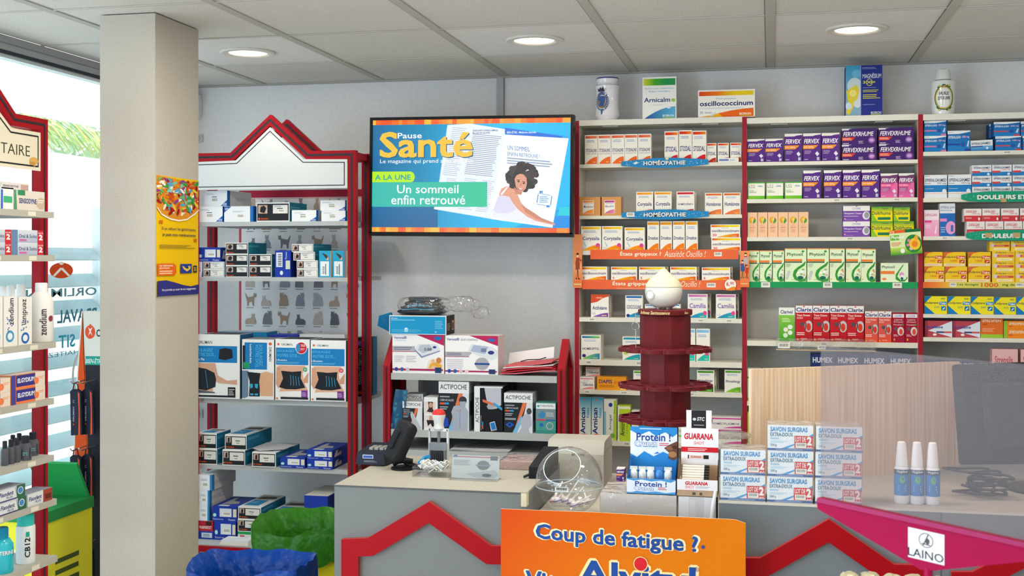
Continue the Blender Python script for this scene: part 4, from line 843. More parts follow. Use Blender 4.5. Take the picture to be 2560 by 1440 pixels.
place('dafal', [(2410,2454,521,553),(2455.5,2500,521,553),(2502,2548,521,553),(2549.5,2596,521,553)], Y0, MB_, 'medicine box', 'red and white boxes in the upper tier above the green banner', T7)
kind('dolitabs', 'f0c62c', [('p', [(0,.5),(0,1),(.5,1),(.2,.9)], 'd86a3c'), ('t', 'Doliprane', .03, .56, .55, .74, '5a4a40', .02), ('r', .58, .53, .98, .74, 'd0503c'), ('t', 'Tabs', .61, .56, .95, .7, 'f8e8d0', .03), ('t', '1000', .32, .34, .62, .46, 'd0602c', .01), ('r', .72, .24, .95, .46, 'c84a30'), ('p', [(.77,.3),(.88,.4),(.92,.38),(.8,.27)], 'f4ece4'), ('r', .02, .04, .96, .2, 'f0dcb8'), ('l', .1, .09, .85, .15, 1, 'd8906c')], dep=.06)
place('dolitabs', [(2310,2361.5,666.5,706),(2362.5,2418.5,666.5,706),(2419.5,2477.5,666,706)], Y0, MB_, 'medicine box', 'yellow boxes with red word panel, bottom tier of the fourth shelf', T7)
place('dolitabs', [(2310,2357,629,665.5),(2358,2414.5,629,665.5),(2421,2477,628.5,665.5)], Y0, MB_, 'medicine box', 'yellow boxes with red word panel, second tier of the fourth shelf', T7)
kind('dolis', 'f0c838', [('t', 'Doliprane', .16, .76, .64, .96, '4a4248', .02), ('r', .06, .46, .96, .66, 'd8503c'), ('e', .14, .6, .09, .2, 'd8c8d8'), ('l', .3, .52, .9, .6, 1, 'f4dcc8'), ('r', .2, .1, .9, .34, 'f4e8b8'), ('l', .26, .18, .84, .26, 1, 'd8a86c'), ('t', '1000', .7, .78, .94, .92, 'd8703c')], dep=.07)
for rn, yt, yb in [('bottom', 680, 706), ('third', 654.5, 679.5), ('second', 628.5, 654)]:
    place('dolis', [(2480,2537,yt,yb),(2538.5,2594,yt,yb)], Y0, MB_, 'medicine box', 'row', 'small yellow boxes stacked four high', pos=[f'small yellow box with red band, left column, {rn}', f'small yellow box with red band, right column, {rn}'])
place('dolis', [(2474,2525,603,628),(2527,2578,603,628)], Y0, MB_, 'medicine box', 'topmost small yellow box with red band', 'small yellow boxes stacked four high', pos=['left', 'right'])
kind('dolib', 'f0e02c', [('p', [(0,0),(.46,0),(.0,.5)], '1f7cc0'), ('p', [(0,.6),(.32,1),(0,1)], '1f7cc0'), ('t', 'Doliprane', .03, .54, .62, .70, '4a4a48', .02), ('r', .66, .52, .98, .70, '2a8cc8'), ('t', 'Tabs', .69, .55, .95, .67, 'f0f4e8', .03), ('t', '500', .44, .34, .66, .44, '6a9a6c', .01), ('r', .74, .2, .95, .44, '1f7cb8'), ('p', [(.78,.26),(.88,.38),(.92,.36),(.82,.24)], 'f4f4f0'), ('l', .72, .82, .95, .92, 2, '6a7a50')], dep=.06)
place('dolib', [(2311,2368,743,787),(2369.5,2426,743,787),(2427.5,2483.5,744,787),(2485,2540,744,787),(2541.5,2598,744,787)], Y0, MB_, 'medicine box', 'yellow boxes with blue corners on the fifth shelf', T7)
kind('ipra', 'b84a58', [('p', [(.12,.4),(1,1),(1,.0)], 'dce4f0'), ('g', 0, 0, .1, 1, '8a2a3c', 'a83a4c'), ('t', 'Ipraféine', .06, .48, .66, .72, '2a4a9a', .03), ('r', .42, .26, .98, .36, '3a4a78'), ('r', .7, .26, .98, .36, 'd05a58'), ('e', .36, .16, .07, .07, 'f0ece8')], dep=.06)
place('ipra', [(2312,2381,803,844),(2382.5,2450,803,845)], Y0, MB_, 'medicine box', 'crimson and pale blue boxes on the sixth shelf', T7)
kind('spedi', 'e0702c', [('r', 0, 0, 1, .18, '9ac83c'), ('t', 'SPEDIFEN', .06, .8, .92, .95, 'f4dcc0', .02, .2), ('t', '400', .08, .64, .3, .74, 'c8502c', .02), ('l', .08, .3, .7, .5, 3, 'f0b48c')], dep=.06)
place('spedi', [(2451.5,2508,796,845)], Y0, MB_, 'medicine box', 'orange box with lime foot on the sixth shelf', T7)
kind('spedi2', 'f08a24', [('r', 0, 0, .14, 1, '8ac03c'), ('t', 'SPEDIFEN', .2, .5, .85, .82, 'f4e4c8', .02, .2), ('t', '600', .2, .24, .36, .42, 'c8502c', .02)], dep=.06)
place('spedi2', [(2509,2572,824,847),(2509,2572,803.5,823.5)], Y0, MB_, 'medicine box', 'flat orange box with lime end', T7, pos=['lower', 'upper'])
kind('palepink', 'e8b8b8', [('t', 'Strepsils', .1, .5, .8, .8, 'b85a70', .02), ('l', .1, .2, .7, .4, 2, 'f4dcdc')], dep=.06)
place('palepink', [(2480,2545,872,958),(2552,2610,872,958)], Y0, MB_, 'medicine box', 'pale pink cartons seen through the cloudy panel', T7)
place('humex', [(2315,2380,905,957),(2385,2450,905,957)], Y0, MB_, 'medicine box', 'navy and ochre boxes seen through the cloudy panel', T7)
kind('greenbox', '2f9a58', [('t', 'GEL', .1, .5, .8, .8, 'e8f4e8', .02), ('r', 0, 0, 1, .2, 'c83a4c')], dep=.06)
place('greenbox', [(2395,2440,985,1092),(2443,2490,985,1092)], Y0, MB_, 'medicine box', 'green cartons seen dimly past the wooden board', T7)

# ---- shelf banners
def flat(name, px0, px1, py0, py1, Y, base, art, label, cat, th=.0015, outline=None, rz=0, group=None, mat='card'):
    X0, Z0 = WP(px0, py1, Y); X1, Z1 = WP(px1, py0, Y); Z0 = ZW((px0+px1)/2, py1, Y); Z1 = ZW((px0+px1)/2, py0, Y)
    w_, h_ = X1-X0, Z1-Z0; m = MB()
    if outline: m.prism([(w_*(u-.5), h_*v) for u, v in outline], 0, th, base, mat)
    else: m.box(-w_/2, w_/2, 0, th, 0, h_, base, mat)
    m.art(art, ffront(w_, h_), mat)
    o = m.build(name, loc=((X0+X1)/2, Y, Z0)); return tag(o, label, cat, group)
rr = random.Random(2)
def specks(n, col): return [('e', .04+.92*rr.random(), .3+.4*rr.random(), .006, .035, col) for _ in range(n)]
lens = [(0,.28),(.2,.1),(.4,.02),(.6,.02),(.8,.12),(1,.3),(1,.75),(.85,.85),(.6,.98),(.4,.98),(.15,.8),(0,.7)]
for (a, b, c, d, l, ex) in [(1553,1771,394,420,'upper',[('p',[(.14,.5),(.18,.68),(.2,.5),(.16,.36)],'cfe4ee'),('e',.53,.88,.02,.1,'e0d8b0')]), (1554,1772,523,549.5,'lower',[('b',.06,.3,.15,.72)])]:
    flat('shelf_banner', a, b, c, d, YF-.006, '2a86c0', specks(60, '8ac4e0')+[('t', 'HOMÉOPATHIE', .262, .26, .742, .76, '1c3a60', .04), ('t', 'HOMÉOPATHIE', .26, .28, .74, .78, 'f0efe8', .03)]+ex, f'blue speckled lens-shaped shelf banner, {l} of the two', 'shelf banner', outline=lens, group='shelf banners')
lens2 = [(0,.3),(.08,.1),(.3,.02),(1,.02),(1,.98),(.3,.98),(.1,.85),(0,.7)]
flat('shelf_banner', 2403, 2640, 477, 505, YF-.006, '1f9a78', specks(50, '6ac4a4')+[('t', 'DOULEURS ET FIÈVRE', .17, .24, .95, .74, 'f0efe8', .04), ('r', .42, .0, .48, .34, 'b8a070')], 'green speckled shelf banner above the pink and red boxes', 'shelf banner', outline=lens2, group='shelf banners')
flat('shelf_banner', 2415, 2650, 574, 602, YF-.006, '1f9a78', specks(50, '6ac4a4')+[('t', 'DOULEURS ET FIÈVRE', .17, .24, .95, .74, 'f0efe8', .04), ('r', .205, .3, .28, .72, 'b8a070'), ('r', .5, .3, .58, .72, 'b8a070')], 'green speckled shelf banner across the red and white boxes', 'shelf banner', outline=lens2, group='shelf banners')
oc = ('e8643c', 'ee7444', 'e86a40')
tx = [('r', 0, 0, 1, 1, oc)]
flat('shelf_strip', 1476, 1846, 624, 648, YF-.006, 'e8683c', tx+[('t', 'États grippaux ?', .205, .26, .485, .84, 'f6ecd8', .02), ('t', 'Aussitôt Oscillo !', .505, .24, .785, .86, 'f6ecd8', .0, .3), ('b', .84, .3, .89, .74)], 'upper orange printed shelf strip with white writing', 'shelf strip', group='orange shelf strips')
flat('shelf_strip', 1456, 1852, 700, 724, YF-.006, 'e8683c', tx+[('t', 'États grippaux ?', .195, .32, .47, .9, 'f6ecd8', .02), ('t', 'Aussitôt Oscillo !', .49, .3, .75, .9, 'f6ecd8', .0, .3), ('b', .79, .26, .845, .72), ('l', .22, .08, .5, .18, 1, 'f0b898')], 'lower orange printed shelf strip behind the white diffuser', 'shelf strip', group='orange shelf strips')
o = flat('price_disc', 1811, 1841, 697, 727, YF-.011, 'f2efe6', [('w', .1, .03, .9, .36, 'f0902c'), ('t', '6,', .16, .36, .42, .74, 'd8303c', .03), ('t', '90', .48, .5, .78, .76, 'd8303c', .02), ('o', .5, .5, .5, .5, .05, 'e0642c')], 'round white and orange price disc reading six ninety', 'price tag', outline=[(.5+.5*math.cos(2*PI*i/28), .5+.5*math.sin(2*PI*i/28)) for i in range(28)])
def figure(u, v, w_, h_, coat, leg, skin='f0c8a8', hair='4a2a20', fl=1):
    P_ = lambda pts, c: ('p', [(u+fl*w_*a, v+h_*b) for a, b in pts], c)
    return [P_([(-.2,0),(-.28,.06),(-.12,.06),(-.02,.45),(.06,.45),(.12,.06),(.3,.04),(.28,0),(.06,0),(-.02,.3),(-.08,0)], leg), P_([(-.26,.36),(.26,.38),(.28,.6),(.16,.78),(-.16,.78),(-.28,.6)], coat),
            P_([(.1,.74),(.46,.66),(.5,.72),(.16,.8)], coat), P_([(-.18,.76),(.2,.76),(.16,.83),(-.14,.83)], 'c83038'), ('e', u, v+h_*.88, w_*.16, h_*.07, skin), P_([(-.18,.88),(-.14,.97),(.05,1),(.18,.95),(.14,.91),(-.06,.92)], hair)]
flat('side_poster', 1433, 1455, 586, 720, YF-.012, 'ee8a4c', [('g', 0, 0, 1, 1, 'ee8450', 'f09860'), ('g', 0, .1, 1, .45, 'ee7a3c', 'f2ac78')]+figure(.5, .16, .9, .5, 'a0482c', '3a3438')+[('l', .1, .05, .9, .09, 1, 'f4e0a0')], 'narrow orange poster strip with a walking man in a red scarf', 'poster', group='narrow orange posters')
flat('side_poster', 1850, 1873, 627, 718, YF-.012, 'ee8a4c', [('g', 0, 0, 1, 1, 'ee7a44', 'f09058')]+figure(.6, .45, .9, .5, 'b8b0b0', '4a4448')+figure(.28, .25, .75, .5, '3a5a98', '3a6a48', fl=-1)+figure(.74, .25, .6, .36, 'c8402c', '5a3a30')+[('l', .1, .07, .9, .12, 1, 'f4e0a0')], 'narrow orange poster strip with a parent and two children', 'poster', group='narrow orange posters')
flat('shelf_strip', 2309, 2640, 705.5, 720, YF-.005, 'dcd060', [('r', 0, 0, .22, 1, ('e8602c', 'f08a3c', 'e8c848')), ('t', 'Les dosages', .26, .3, .42, .8, '4a6a3c', .02), ('t', '1000', .44, .14, .57, .9, 'e0682c', .03), ('t', 'mg de paracétamol', .6, .25, .9, .8, '4a6a3c', .02), ('b', .2, .2, .25, .9), ('b', .7, .2, .76, .9)], 'yellow and orange printed shelf strip under the yellow boxes', 'shelf strip')
# clear price tray on the syrup shelf
m = MB(); X0, Z0 = WP(1940, 873, YF-.02); X1 = XW(2190, YF-.02); z1 = ZW(2060, 847, YF-.02); w_ = X1-X0
m.box(-w_/2, w_/2, 0, .0015, 0, z1-Z0, 'ffffff', 'wrap'); m.box(-w_/2, w_/2, 0, .035, -.0015, 0, 'ffffff', 'wrap'); m.box(-w_/2, w_/2, -.001, .003, -.003, 0, 'e8c890', 'plastic')
m.art([('b', .02, .1, .14, .6), ('b', .42, .05, .5, .4)], lambda u, v, k: (w_*(u-.5), -.001-EPS*k, (z1-Z0)*v), 'paper')
tag(m.build('price_tray', loc=((X0+X1)/2, YF-.022, Z0)), 'clear plastic price tray along the syrup shelf edge', 'price tray')

# ---- on top of the units
YT = YF+.02
def lathing(name, px0, px1, pt, pb, Y, prof, col, mat='ceramic', label='', cat='', n=40, group=None):
    X0, X1 = XW(px0, Y), XW(px1, Y); R = (X1-X0)/2; xm = (px0+px1)/2; zb = ZW(xm, pb, Y); zt = ZW(xm, pt, Y); H = zt-zb
    z = snap((X0+X1)/2, Y+.02, zb); t = thing(name, ((X0+X1)/2, Y+R*.2, z+.0003), label, cat, group)
    return t, R, H
t, R, H = lathing('apothecary_jar', 1487, 1549, 190, 298, YT+.04, None, None, label='white glazed apothecary jar with a blue painted crest', cat='jar')
prof = [(0,0),(.84,0),(.86,.06),(1.0,.12),(.97,.16),(.9,.35),(.9,.6),(.97,.78),(1.0,.81),(.86,.84),(.82,.88),(.9,.97),(.92,.985),(.86,1.0),(.8,.985),(.78,.9),(0,.88)]
m = MB(); m.lathe([(r*R, z*H) for r, z in prof], 'eceaf0', 44, 'ceramic'); b = m.build('body', t, smooth=True)
m = MB(); m.lathe([(R*.925, H*.972), (R*.945, H*.985), (R*.88, H*1.003), (R*.86, H*1.0)], '3a3f98', 44, 'ceramic', cap=False); m.build('rim', t, smooth=True, label='blue painted rim')
def fcyl(R, H, a0=-PI/2, aw=1.6, bulge=None):
    return lambda u, v, k: ((R+.0006+EPS*k)*math.cos(a0+aw*(u-.5)), (R+.0006+EPS*k)*math.sin(a0+aw*(u-.5)), H*v)
F = fcyl(R*.955, H, -PI/2-.35, 1.5)
rr = random.Random(4); A = [('o', .5, .45, .30, .17, .16, '3a4a78')]
for i in range(26):
    a = 2*PI*i/26; A.append(('e', .5+.36*math.cos(a), .44+.2*math.sin(a), .05, .018, rr.choice(['2a4a7c', '4a6a9c', '3a5a7c'])))
A += [('p', [(.3,.56),(.7,.56),(.7,.4),(.6,.3),(.5,.27),(.4,.3),(.3,.4)], '3a5a98'), ('p', [(.3,.44),(.7,.44),(.68,.37),(.6,.3),(.5,.27),(.4,.3),(.32,.37)], 'b8863c'), ('p', [(.28,.66),(.24,.75),(.34,.71),(.4,.77),(.5,.72),(.56,.78),(.64,.71),(.74,.75),(.7,.66)], '28304c'), ('p', [(.44,.24),(.56,.24),(.52,.13),(.48,.13)], '4a6a9c')]
m = MB(); m.art(A, F, 'ceramic'); m.build('crest', b)
t, R, H = lathing('oil_jar', 2328, 2389, 164, 281, YT+.04, None, None, label='white ceramic oil jar with stopper and lemon wreath', cat='jar')
prof = [(0,0),(.93,0),(.95,.03),(.97,.2),(1,.5),(1,.68),(.95,.73),(.68,.755),(.62,.76),(0,.76)]
m = MB(); m.lathe([(r*R, z*H) for r, z in prof], 'e6ebe6', 44, 'ceramic'); b = m.build('body', t, smooth=True)
m = MB(); m.lathe([(0,.76*H),(.66*R,.765*H),(.66*R,.78*H),(.6*R,.95*H),(.52*R,.985*H),(.3*R,1.0*H),(0,1.0*H)], 'e2e6e2', 40, 'ceramic'); m.build('stopper', t, smooth=True)
F = fcyl(R*1.0, H, -PI/2-.05, 1.9)
A = [('o', .5, .36, .44, .26, .1, '3a5a34'), ('o', .5, .36, .40, .24, .1, 'c8a83c'), ('t', 'HUILE', .3, .42, .7, .49, '3a3a40', .02), ('t', "D'OLIVE", .24, .32, .76, .39, '3a3a40', .02)]
for i in range(30):
    a = rr.random()*2*PI; s = 1 if i % 2 else -1
    uu, vv = (.5+.42*math.cos(a), .36+.27*math.sin(a)); 
    if abs(math.sin(a)) < .7: continue
    A.append(('e', uu, vv, .06, .018, rr.choice(['2f5a38', '4a7a40', '3a6a38'])))
A += [('e', .3, .62, .05, .02, 'e0c03c'), ('e', .5, .6, .06, .018, 'd88a5c'), ('e', .7, .62, .05, .02, 'e0c03c'), ('e', .3, .1, .05, .02, 'e0c03c'), ('e', .7, .1, .05, .02, 'e0c03c')]
m = MB(); m.art(A, F, 'ceramic'); m.build('wreath', b)
kind('arnicalme', 'f3f2ee', [('r', .03, .8, .97, .96, ('d8d83c', '4ab02c', '2a9a50', '2a9a50')), ('t', 'Ecchymoses, contusions,', .08, .70, .92, .75, '7ab0d4', .01), ('t', 'fatigue musculaire', .18, .63, .82, .68, '7ab0d4', .01), ('t', 'Arnicalm', .05, .40, .82, .51, '2a3a80', .02), ('t', 'e', .85, .40, .97, .48, '9ac83c', .05), ('l', .3, .32, .7, .34, 1, 'b0c8dc'), ('w', .06, .01, .97, .29, ('2a5aa0', '5ab4dc')), ('e', .78, .27, .06, .03, 'dce4ec'), ('t', 'BOIRON', .6, .05, .93, .1, 'f4f4f0', .02), ('r', .6, .02, .93, .035, 'b8d83c')], dep=.08, side='d8dcd8')
place('arnicalme', [(1605.5,1691.5,192,297)], YT, 'display_carton', 'display carton', 'large white carton with green top and blue swoosh, atop the left unit', 'large cartons on top of the shelf units')
kind('osc_big', 'f5f1e8', [('r', .02, .79, .975, .95, ('e0481c', 'ee7a20', 'f0d020', 'f0d020')), ('t', 'États grippaux', .32, .64, .67, .73, '9ab0d0', .01), ('t', 'oscillococcinum', .03, .42, .965, .6, '2a3470', .03), ('l', .03, .3, .95, .37, 2, 'c0d4e4'), ('t', '30', .03, .14, .09, .24, '7a90b8'), ('t', 'doses', .12, .15, .25, .23, '7a90b8'), ('p', [(.04,.02),(.2,.08),(.4,.17),(.6,.25),(.8,.3),(.975,.32),(.975,.02)], 'ee6a20'), ('p', [(.04,.02),(.2,.08),(.36,.15),(.44,.02)], 'f2b424'), ('p', [(.2,.06),(.3,.2),(.33,.18),(.24,.04)], 'c8dcec'), ('t', 'BOIRON', .73, .08, .93, .16, 'f8f0e0', .03), ('r', .73, .05, .93, .065, 'b8d83c')], dep=.07, side='8a8478')
place('osc_big', [(1744,1888.5,226,295)], YT, 'display_carton', 'display carton', 'large wide white carton with red-yellow strip, atop the left unit', 'large cartons on top of the shelf units')
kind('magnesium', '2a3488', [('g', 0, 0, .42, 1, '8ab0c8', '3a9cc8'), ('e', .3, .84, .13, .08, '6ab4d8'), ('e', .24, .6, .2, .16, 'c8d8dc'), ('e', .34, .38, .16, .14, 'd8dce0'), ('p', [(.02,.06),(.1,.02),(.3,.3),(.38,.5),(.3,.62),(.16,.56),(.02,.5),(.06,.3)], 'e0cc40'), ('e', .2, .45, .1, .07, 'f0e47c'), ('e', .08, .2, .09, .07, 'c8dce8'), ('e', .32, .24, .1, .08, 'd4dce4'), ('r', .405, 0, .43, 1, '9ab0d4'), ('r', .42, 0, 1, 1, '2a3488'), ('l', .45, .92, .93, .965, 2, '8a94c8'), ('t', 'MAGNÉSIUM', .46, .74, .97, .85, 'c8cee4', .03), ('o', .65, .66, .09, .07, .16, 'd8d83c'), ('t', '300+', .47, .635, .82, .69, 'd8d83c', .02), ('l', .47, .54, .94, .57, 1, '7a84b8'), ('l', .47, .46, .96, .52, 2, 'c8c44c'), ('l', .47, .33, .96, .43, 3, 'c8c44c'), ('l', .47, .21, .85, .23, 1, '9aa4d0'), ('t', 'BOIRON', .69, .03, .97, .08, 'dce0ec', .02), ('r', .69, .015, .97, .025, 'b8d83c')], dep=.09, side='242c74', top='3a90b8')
place('magnesium', [(2113.5,2206.5,163,289)], YT, 'display_carton', 'display carton', 'tall navy carton with yellow flower picture, nearly touching the ceiling', 'large cartons on top of the shelf units')
# ================================================================== gable-sign display: orthopaedic boxes
GB = 'orthopaedic_box'; GC = 'product box'
TEAL = '1f7f9c'; YGF = YG+.036
tealside = [('r', .0, .0, 1, 1, TEAL), ('l', .06, .6, .6, .8, 2, '6ab8cc'), ('r', 0, 0, .02, 1, 'e8e8e8')]
kind('ortho', 'e9e8e6', [('r', .02, .05, .98, .93, '25282e'), ('r', .05, .42, .33, .86, 'c8a898'), ('p', [(.1,.5),(.24,.44),(.3,.7),(.22,.84),(.12,.76)], '25262c'), ('r', .50, .42, .95, .86, 'dcdad6'), ('r', .62, .66, .8, .7, '1c1c20'), ('b', .66, .46, .86, .63), ('l', .53, .74, .8, .82, 2, '8a8a90'), ('e', .08, .15, .025, .06, 'e0602c'), ('t', 'ORLIMAN', .13, .1, .36, .19, 'e0602c', .02)], right=tealside, topart=[('r', .04, .1, .96, .9, TEAL), ('l', .1, .3, .6, .5, 2, '6ab8cc')], dep=.20)
kind('ortho_s', 'e9e8e6', [('r', .02, .06, .98, .92, 'b8b6b4'), ('r', .03, .1, .97, .88, '45484e'), ('r', .05, .2, .28, .84, 'c8a898'), ('p', [(.1,.3),(.24,.26),(.26,.6),(.16,.78)], '25262c'), ('r', .34, .12, .96, .86, 'e2e0dc'), ('r', .46, .58, .66, .63, '1c1c20'), ('b', .5, .2, .72, .5), ('l', .38, .7, .8, .82, 2, '9a9aa0'), ('e', .06, .13, .02, .04, 'e0602c')], right=tealside, topart=[('r', .04, .06, .96, .94, TEAL)], dep=.20)
kind('ortho_top', 'eae9e7', [('r', .03, .05, .97, .9, '25282e'), ('r', .06, .48, .26, .86, 'c8a898'), ('p', [(.12,.5),(.22,.5),(.22,.82),(.14,.8)], '25262c'), ('r', .32, .32, .94, .84, 'dcdad6'), ('r', .48, .58, .7, .63, '1c1c20'), ('b', .5, .34, .72, .54), ('e', .09, .18, .03, .05, 'e0602c'), ('t', 'ORLIMAN', .15, .12, .42, .22, 'e0602c', .02)], right=[('r', 0, .03, 1, .97, '1f7296'), ('l', .05, .6, .5, .8, 2, '5ab0d0')], topart=[('r', .1, .12, .74, .56, '2a8cc4'), ('l', .14, .3, .5, .45, 2, '8ad0ec'), ('r', .1, .60, .9, .9, 'c4bcb4'), ('p', [(.1,.64),(.9,.7),(.8,.84),(.2,.8)], '4a4440')], dep=.27)
kind('ortho_white', 'e6e8ec', [('p', [(.72,.02),(1,.02),(1,.4)], '1f5cb0'), ('b', .32, .25, .6, .55), ('r', .34, .58, .56, .62, '1c1c20'), ('l', .1, .72, .5, .84, 2, 'a8b0bc'), ('t', 'AXM', .82, .06, .97, .2, 'dce4f0', .02)], right=[('r', 0, 0, .12, 1, '2a6cb8'), ('l', .35, .4, .85, .6, 3, 'b8bcc8')], dep=.2, side='d6d8dc')
kind('ortho_wtri', 'e6e8ec', [('p', [(.0,.98),(.0,.6),(.25,.98)], '1f5cb0'), ('r', .9, 0, 1, 1, '2a6cb8'), ('b', .45, .22, .7, .5), ('l', .3, .6, .7, .72, 2, 'a8b0bc'), ('t', 'AXM', .02, .76, .14, .9, 'dce4f0', .02)], dep=.2, side='d6d8dc', right=[('r', 0, 0, 1, 1, '2a6cb8'), ('tv', 'MALLEO', .4, .1, .6, .9, '8ab4dc')])
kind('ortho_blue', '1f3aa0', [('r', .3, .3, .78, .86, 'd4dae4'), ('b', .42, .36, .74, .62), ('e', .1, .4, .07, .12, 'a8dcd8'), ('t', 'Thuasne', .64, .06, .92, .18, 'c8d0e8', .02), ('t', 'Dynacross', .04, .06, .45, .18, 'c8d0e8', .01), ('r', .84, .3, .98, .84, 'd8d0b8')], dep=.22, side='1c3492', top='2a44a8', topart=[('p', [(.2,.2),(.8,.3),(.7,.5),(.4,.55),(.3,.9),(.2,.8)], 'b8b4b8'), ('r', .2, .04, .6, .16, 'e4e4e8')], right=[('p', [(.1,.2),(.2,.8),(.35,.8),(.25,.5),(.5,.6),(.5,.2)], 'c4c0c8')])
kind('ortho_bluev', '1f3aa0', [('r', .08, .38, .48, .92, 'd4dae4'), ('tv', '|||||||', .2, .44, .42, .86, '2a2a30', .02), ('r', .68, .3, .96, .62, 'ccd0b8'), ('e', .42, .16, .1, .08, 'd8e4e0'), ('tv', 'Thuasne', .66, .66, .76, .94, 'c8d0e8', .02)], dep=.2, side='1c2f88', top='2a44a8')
kind('ortho_cyan', '2a9fc4', [('r', .12, .05, .88, .60, 'e4eaec'), ('tv', '||||||', .3, .14, .5, .4, '2a2a30', .02), ('r', .56, .1, .62, .5, '1c1c20'), ('p', [(.25,.92),(.7,.66),(.82,.72),(.7,.84),(.4,.9)], '4a3a3c'), ('p', [(.6,.66),(.85,.64),(.82,.78)], 'd8a890')], dep=.2, side='e2e4e4', right=[('r', .2, .1, .8, .4, '2a9fc4')])
g = 'orthopaedic support boxes on the gable-sign shelves'
place('ortho_white', [(496,557,517,556)], YGF, GB, GC, 'white and blue box at the left end of the top shelf', g, dep=.14)
place('ortho_wtri', [(560,633,517,556)], YGF, GB, GC, 'white box with blue corner triangle and blue end strip', g)
place('ortho_white', [(508,570,478,517)], YGF, GB, GC, 'white and blue box laid askew on top, uppermost left', g, rz=-.12)
place('ortho', [(641,724,507,555)], YGF, GB, GC, 'black and white box with teal side, centre of the top shelf', g)
place('ortho_white', [(729,791,525,553)], YGF-.0, GB, GC, 'low white and blue box right of the black one', g)
place('ortho_white', [(803,864,527,553),(802,862,500,526,.0,.07)], YGF, GB, GC, 'low white and blue box in the stack at the right end', g, pos=['lower', 'upper'])
# second shelf
place('ortho_white', [(495,506,655,692)], YGF, GB, GC, 'sliver of a white box beside the column, second shelf', g, dep=.14)
place('ortho_s', [(508,561,673,692.5),(508,561,653.5,672)], YGF, GB, GC, 'small white-labelled box under the blue one', g, pos=['lower', 'upper'])
place('ortho_blue', [(495,552,617,652.5)], YGF, GB, GC, 'blue box resting on two white ones, second shelf', g, dep=.14)
place('ortho', [(564,620,664,692.5),(621.5,680,664,692.5),(564,620,632.5,662),(621.5,680,632.5,662),(564,620,601.5,630.5)], YGF, GB, GC, 'black box with white label in the block of five', g, pos=['bottom left', 'bottom right', 'middle left', 'middle right', 'top'])
place('ortho_bluev', [(687,727,626,693)], YGF, GB, GC, 'tall blue box standing on end between the stacks', g)
place('ortho_s', [(742,795,671.5,692.5),(742,794,649.5,670.5),(733,787,627,648,.0,.05),(729,783,606,626,.0,-.04)], YGF, GB, GC, 'thin white-labelled box in the leaning stack of four', g, pos=['lowest', 'second lowest', 'second highest', 'topmost'])
place('ortho_cyan', [(797.5,826,626,692.5),(831,861,626,692.5)], YGF, GB, GC, 'narrow cyan and white boxes standing upright', g)
# third shelf: large lumbar belts
def belly(u0, v0, u1, v1, s):  # torso with dark belt
    f = lambda a, b: (u0+(u1-u0)*a, v0+(v1-v0)*b)
    return [('p', [f(.0,1), f(1,1), f(.92,.8), f(1,.55), f(1,.3), f(.85,.0), f(.1,.0), f(.0,.3)], 'e8e4e2'), ('p', [f(.05,1), f(.9,1), f(.82,.75), f(.86,.5), f(.98,.2), f(.1,.16), f(.22,.5), f(.24,.75)], 'd8a88c'), ('p', [f(.02,.95), f(.12,.95), f(.24,.6), f(.22,.45), f(.08,.25), f(.0,.4)], 'd09c80'), ('p', [f(1,.8), f(.98,.45), f(.84,.45), f(.86,.6)], 'cc987c'),
            ('p', [f(.16,.83), f(.5,.8), f(.78,.83), f(.76,.6), f(.9,.3), f(.62,.24), f(.3,.24), f(.1,.3), f(.22,.58)], '22252b')]+[('p', [f(.44+.08*i,.70-.02*i), f(.455+.08*i,.70-.02*i), f(.47+.08*i,.5), f(.46+.09*i,.36), f(.445+.09*i,.36), f(.455+.08*i,.5)], '3a9cc4') for i in range(4)]
BLU = '1f7cbc'
kind('belt_back', 'ecebea', [('t', 'ORLIMAN', .0, .85, .34, .9, '3a3c44', .01), ('r', .0, .56, .94, .82, BLU), ('t', 'ULAGEZ', .02, .73, .36, .78, '5ab4e0', .01), ('t', 'TRE DOS...', .02, .66, .44, .71, '5ab4e0', .01), ('t', 'c Fix', .02, .59, .16, .63, 'e8f0f4', .02), ('p', [(.5,.62),(.52,.77),(.66,.79),(.82,.77),(.84,.64),(.66,.6)], '26282e'),
   ('p', [(0,.55),(.42,.55),(.48,.36),(.7,.28),(.94,.3),(.94,.22),(.5,.24),(.36,.3),(.36,.08),(0,.08)], 'd4a48c'), ('p', [(0,.48),(.2,.46),(.4,.4),(.44,.3),(.42,.18),(.2,.12),(0,.14)], '25282e'), ('p', [(0,.13),(.4,.1),(.42,.08),(0,.08)], '5a6270'), ('ln', (.18,.44), (.24,.16), .01, '3a9cc4'), ('r', .72, .03, .9, .18, '1c1c20'), ('l', .74, .05, .88, .16, 4, 'c8c8c8'), ('r', 0, .02, .9, .05, '26282e')], right=[('r', 0, .7, 1, 1, '2a5f8c'), ('r', 0, 0, 1, .7, '24597f'), ('r', 0, 0, .03, 1, 'e8e8e8')], topart=[('r', .05, .1, .95, .95, '3c3a44'), ('t', 'ORLIMAN', .1, .4, .5, .6, 'd8705c', .01)], dep=.14)
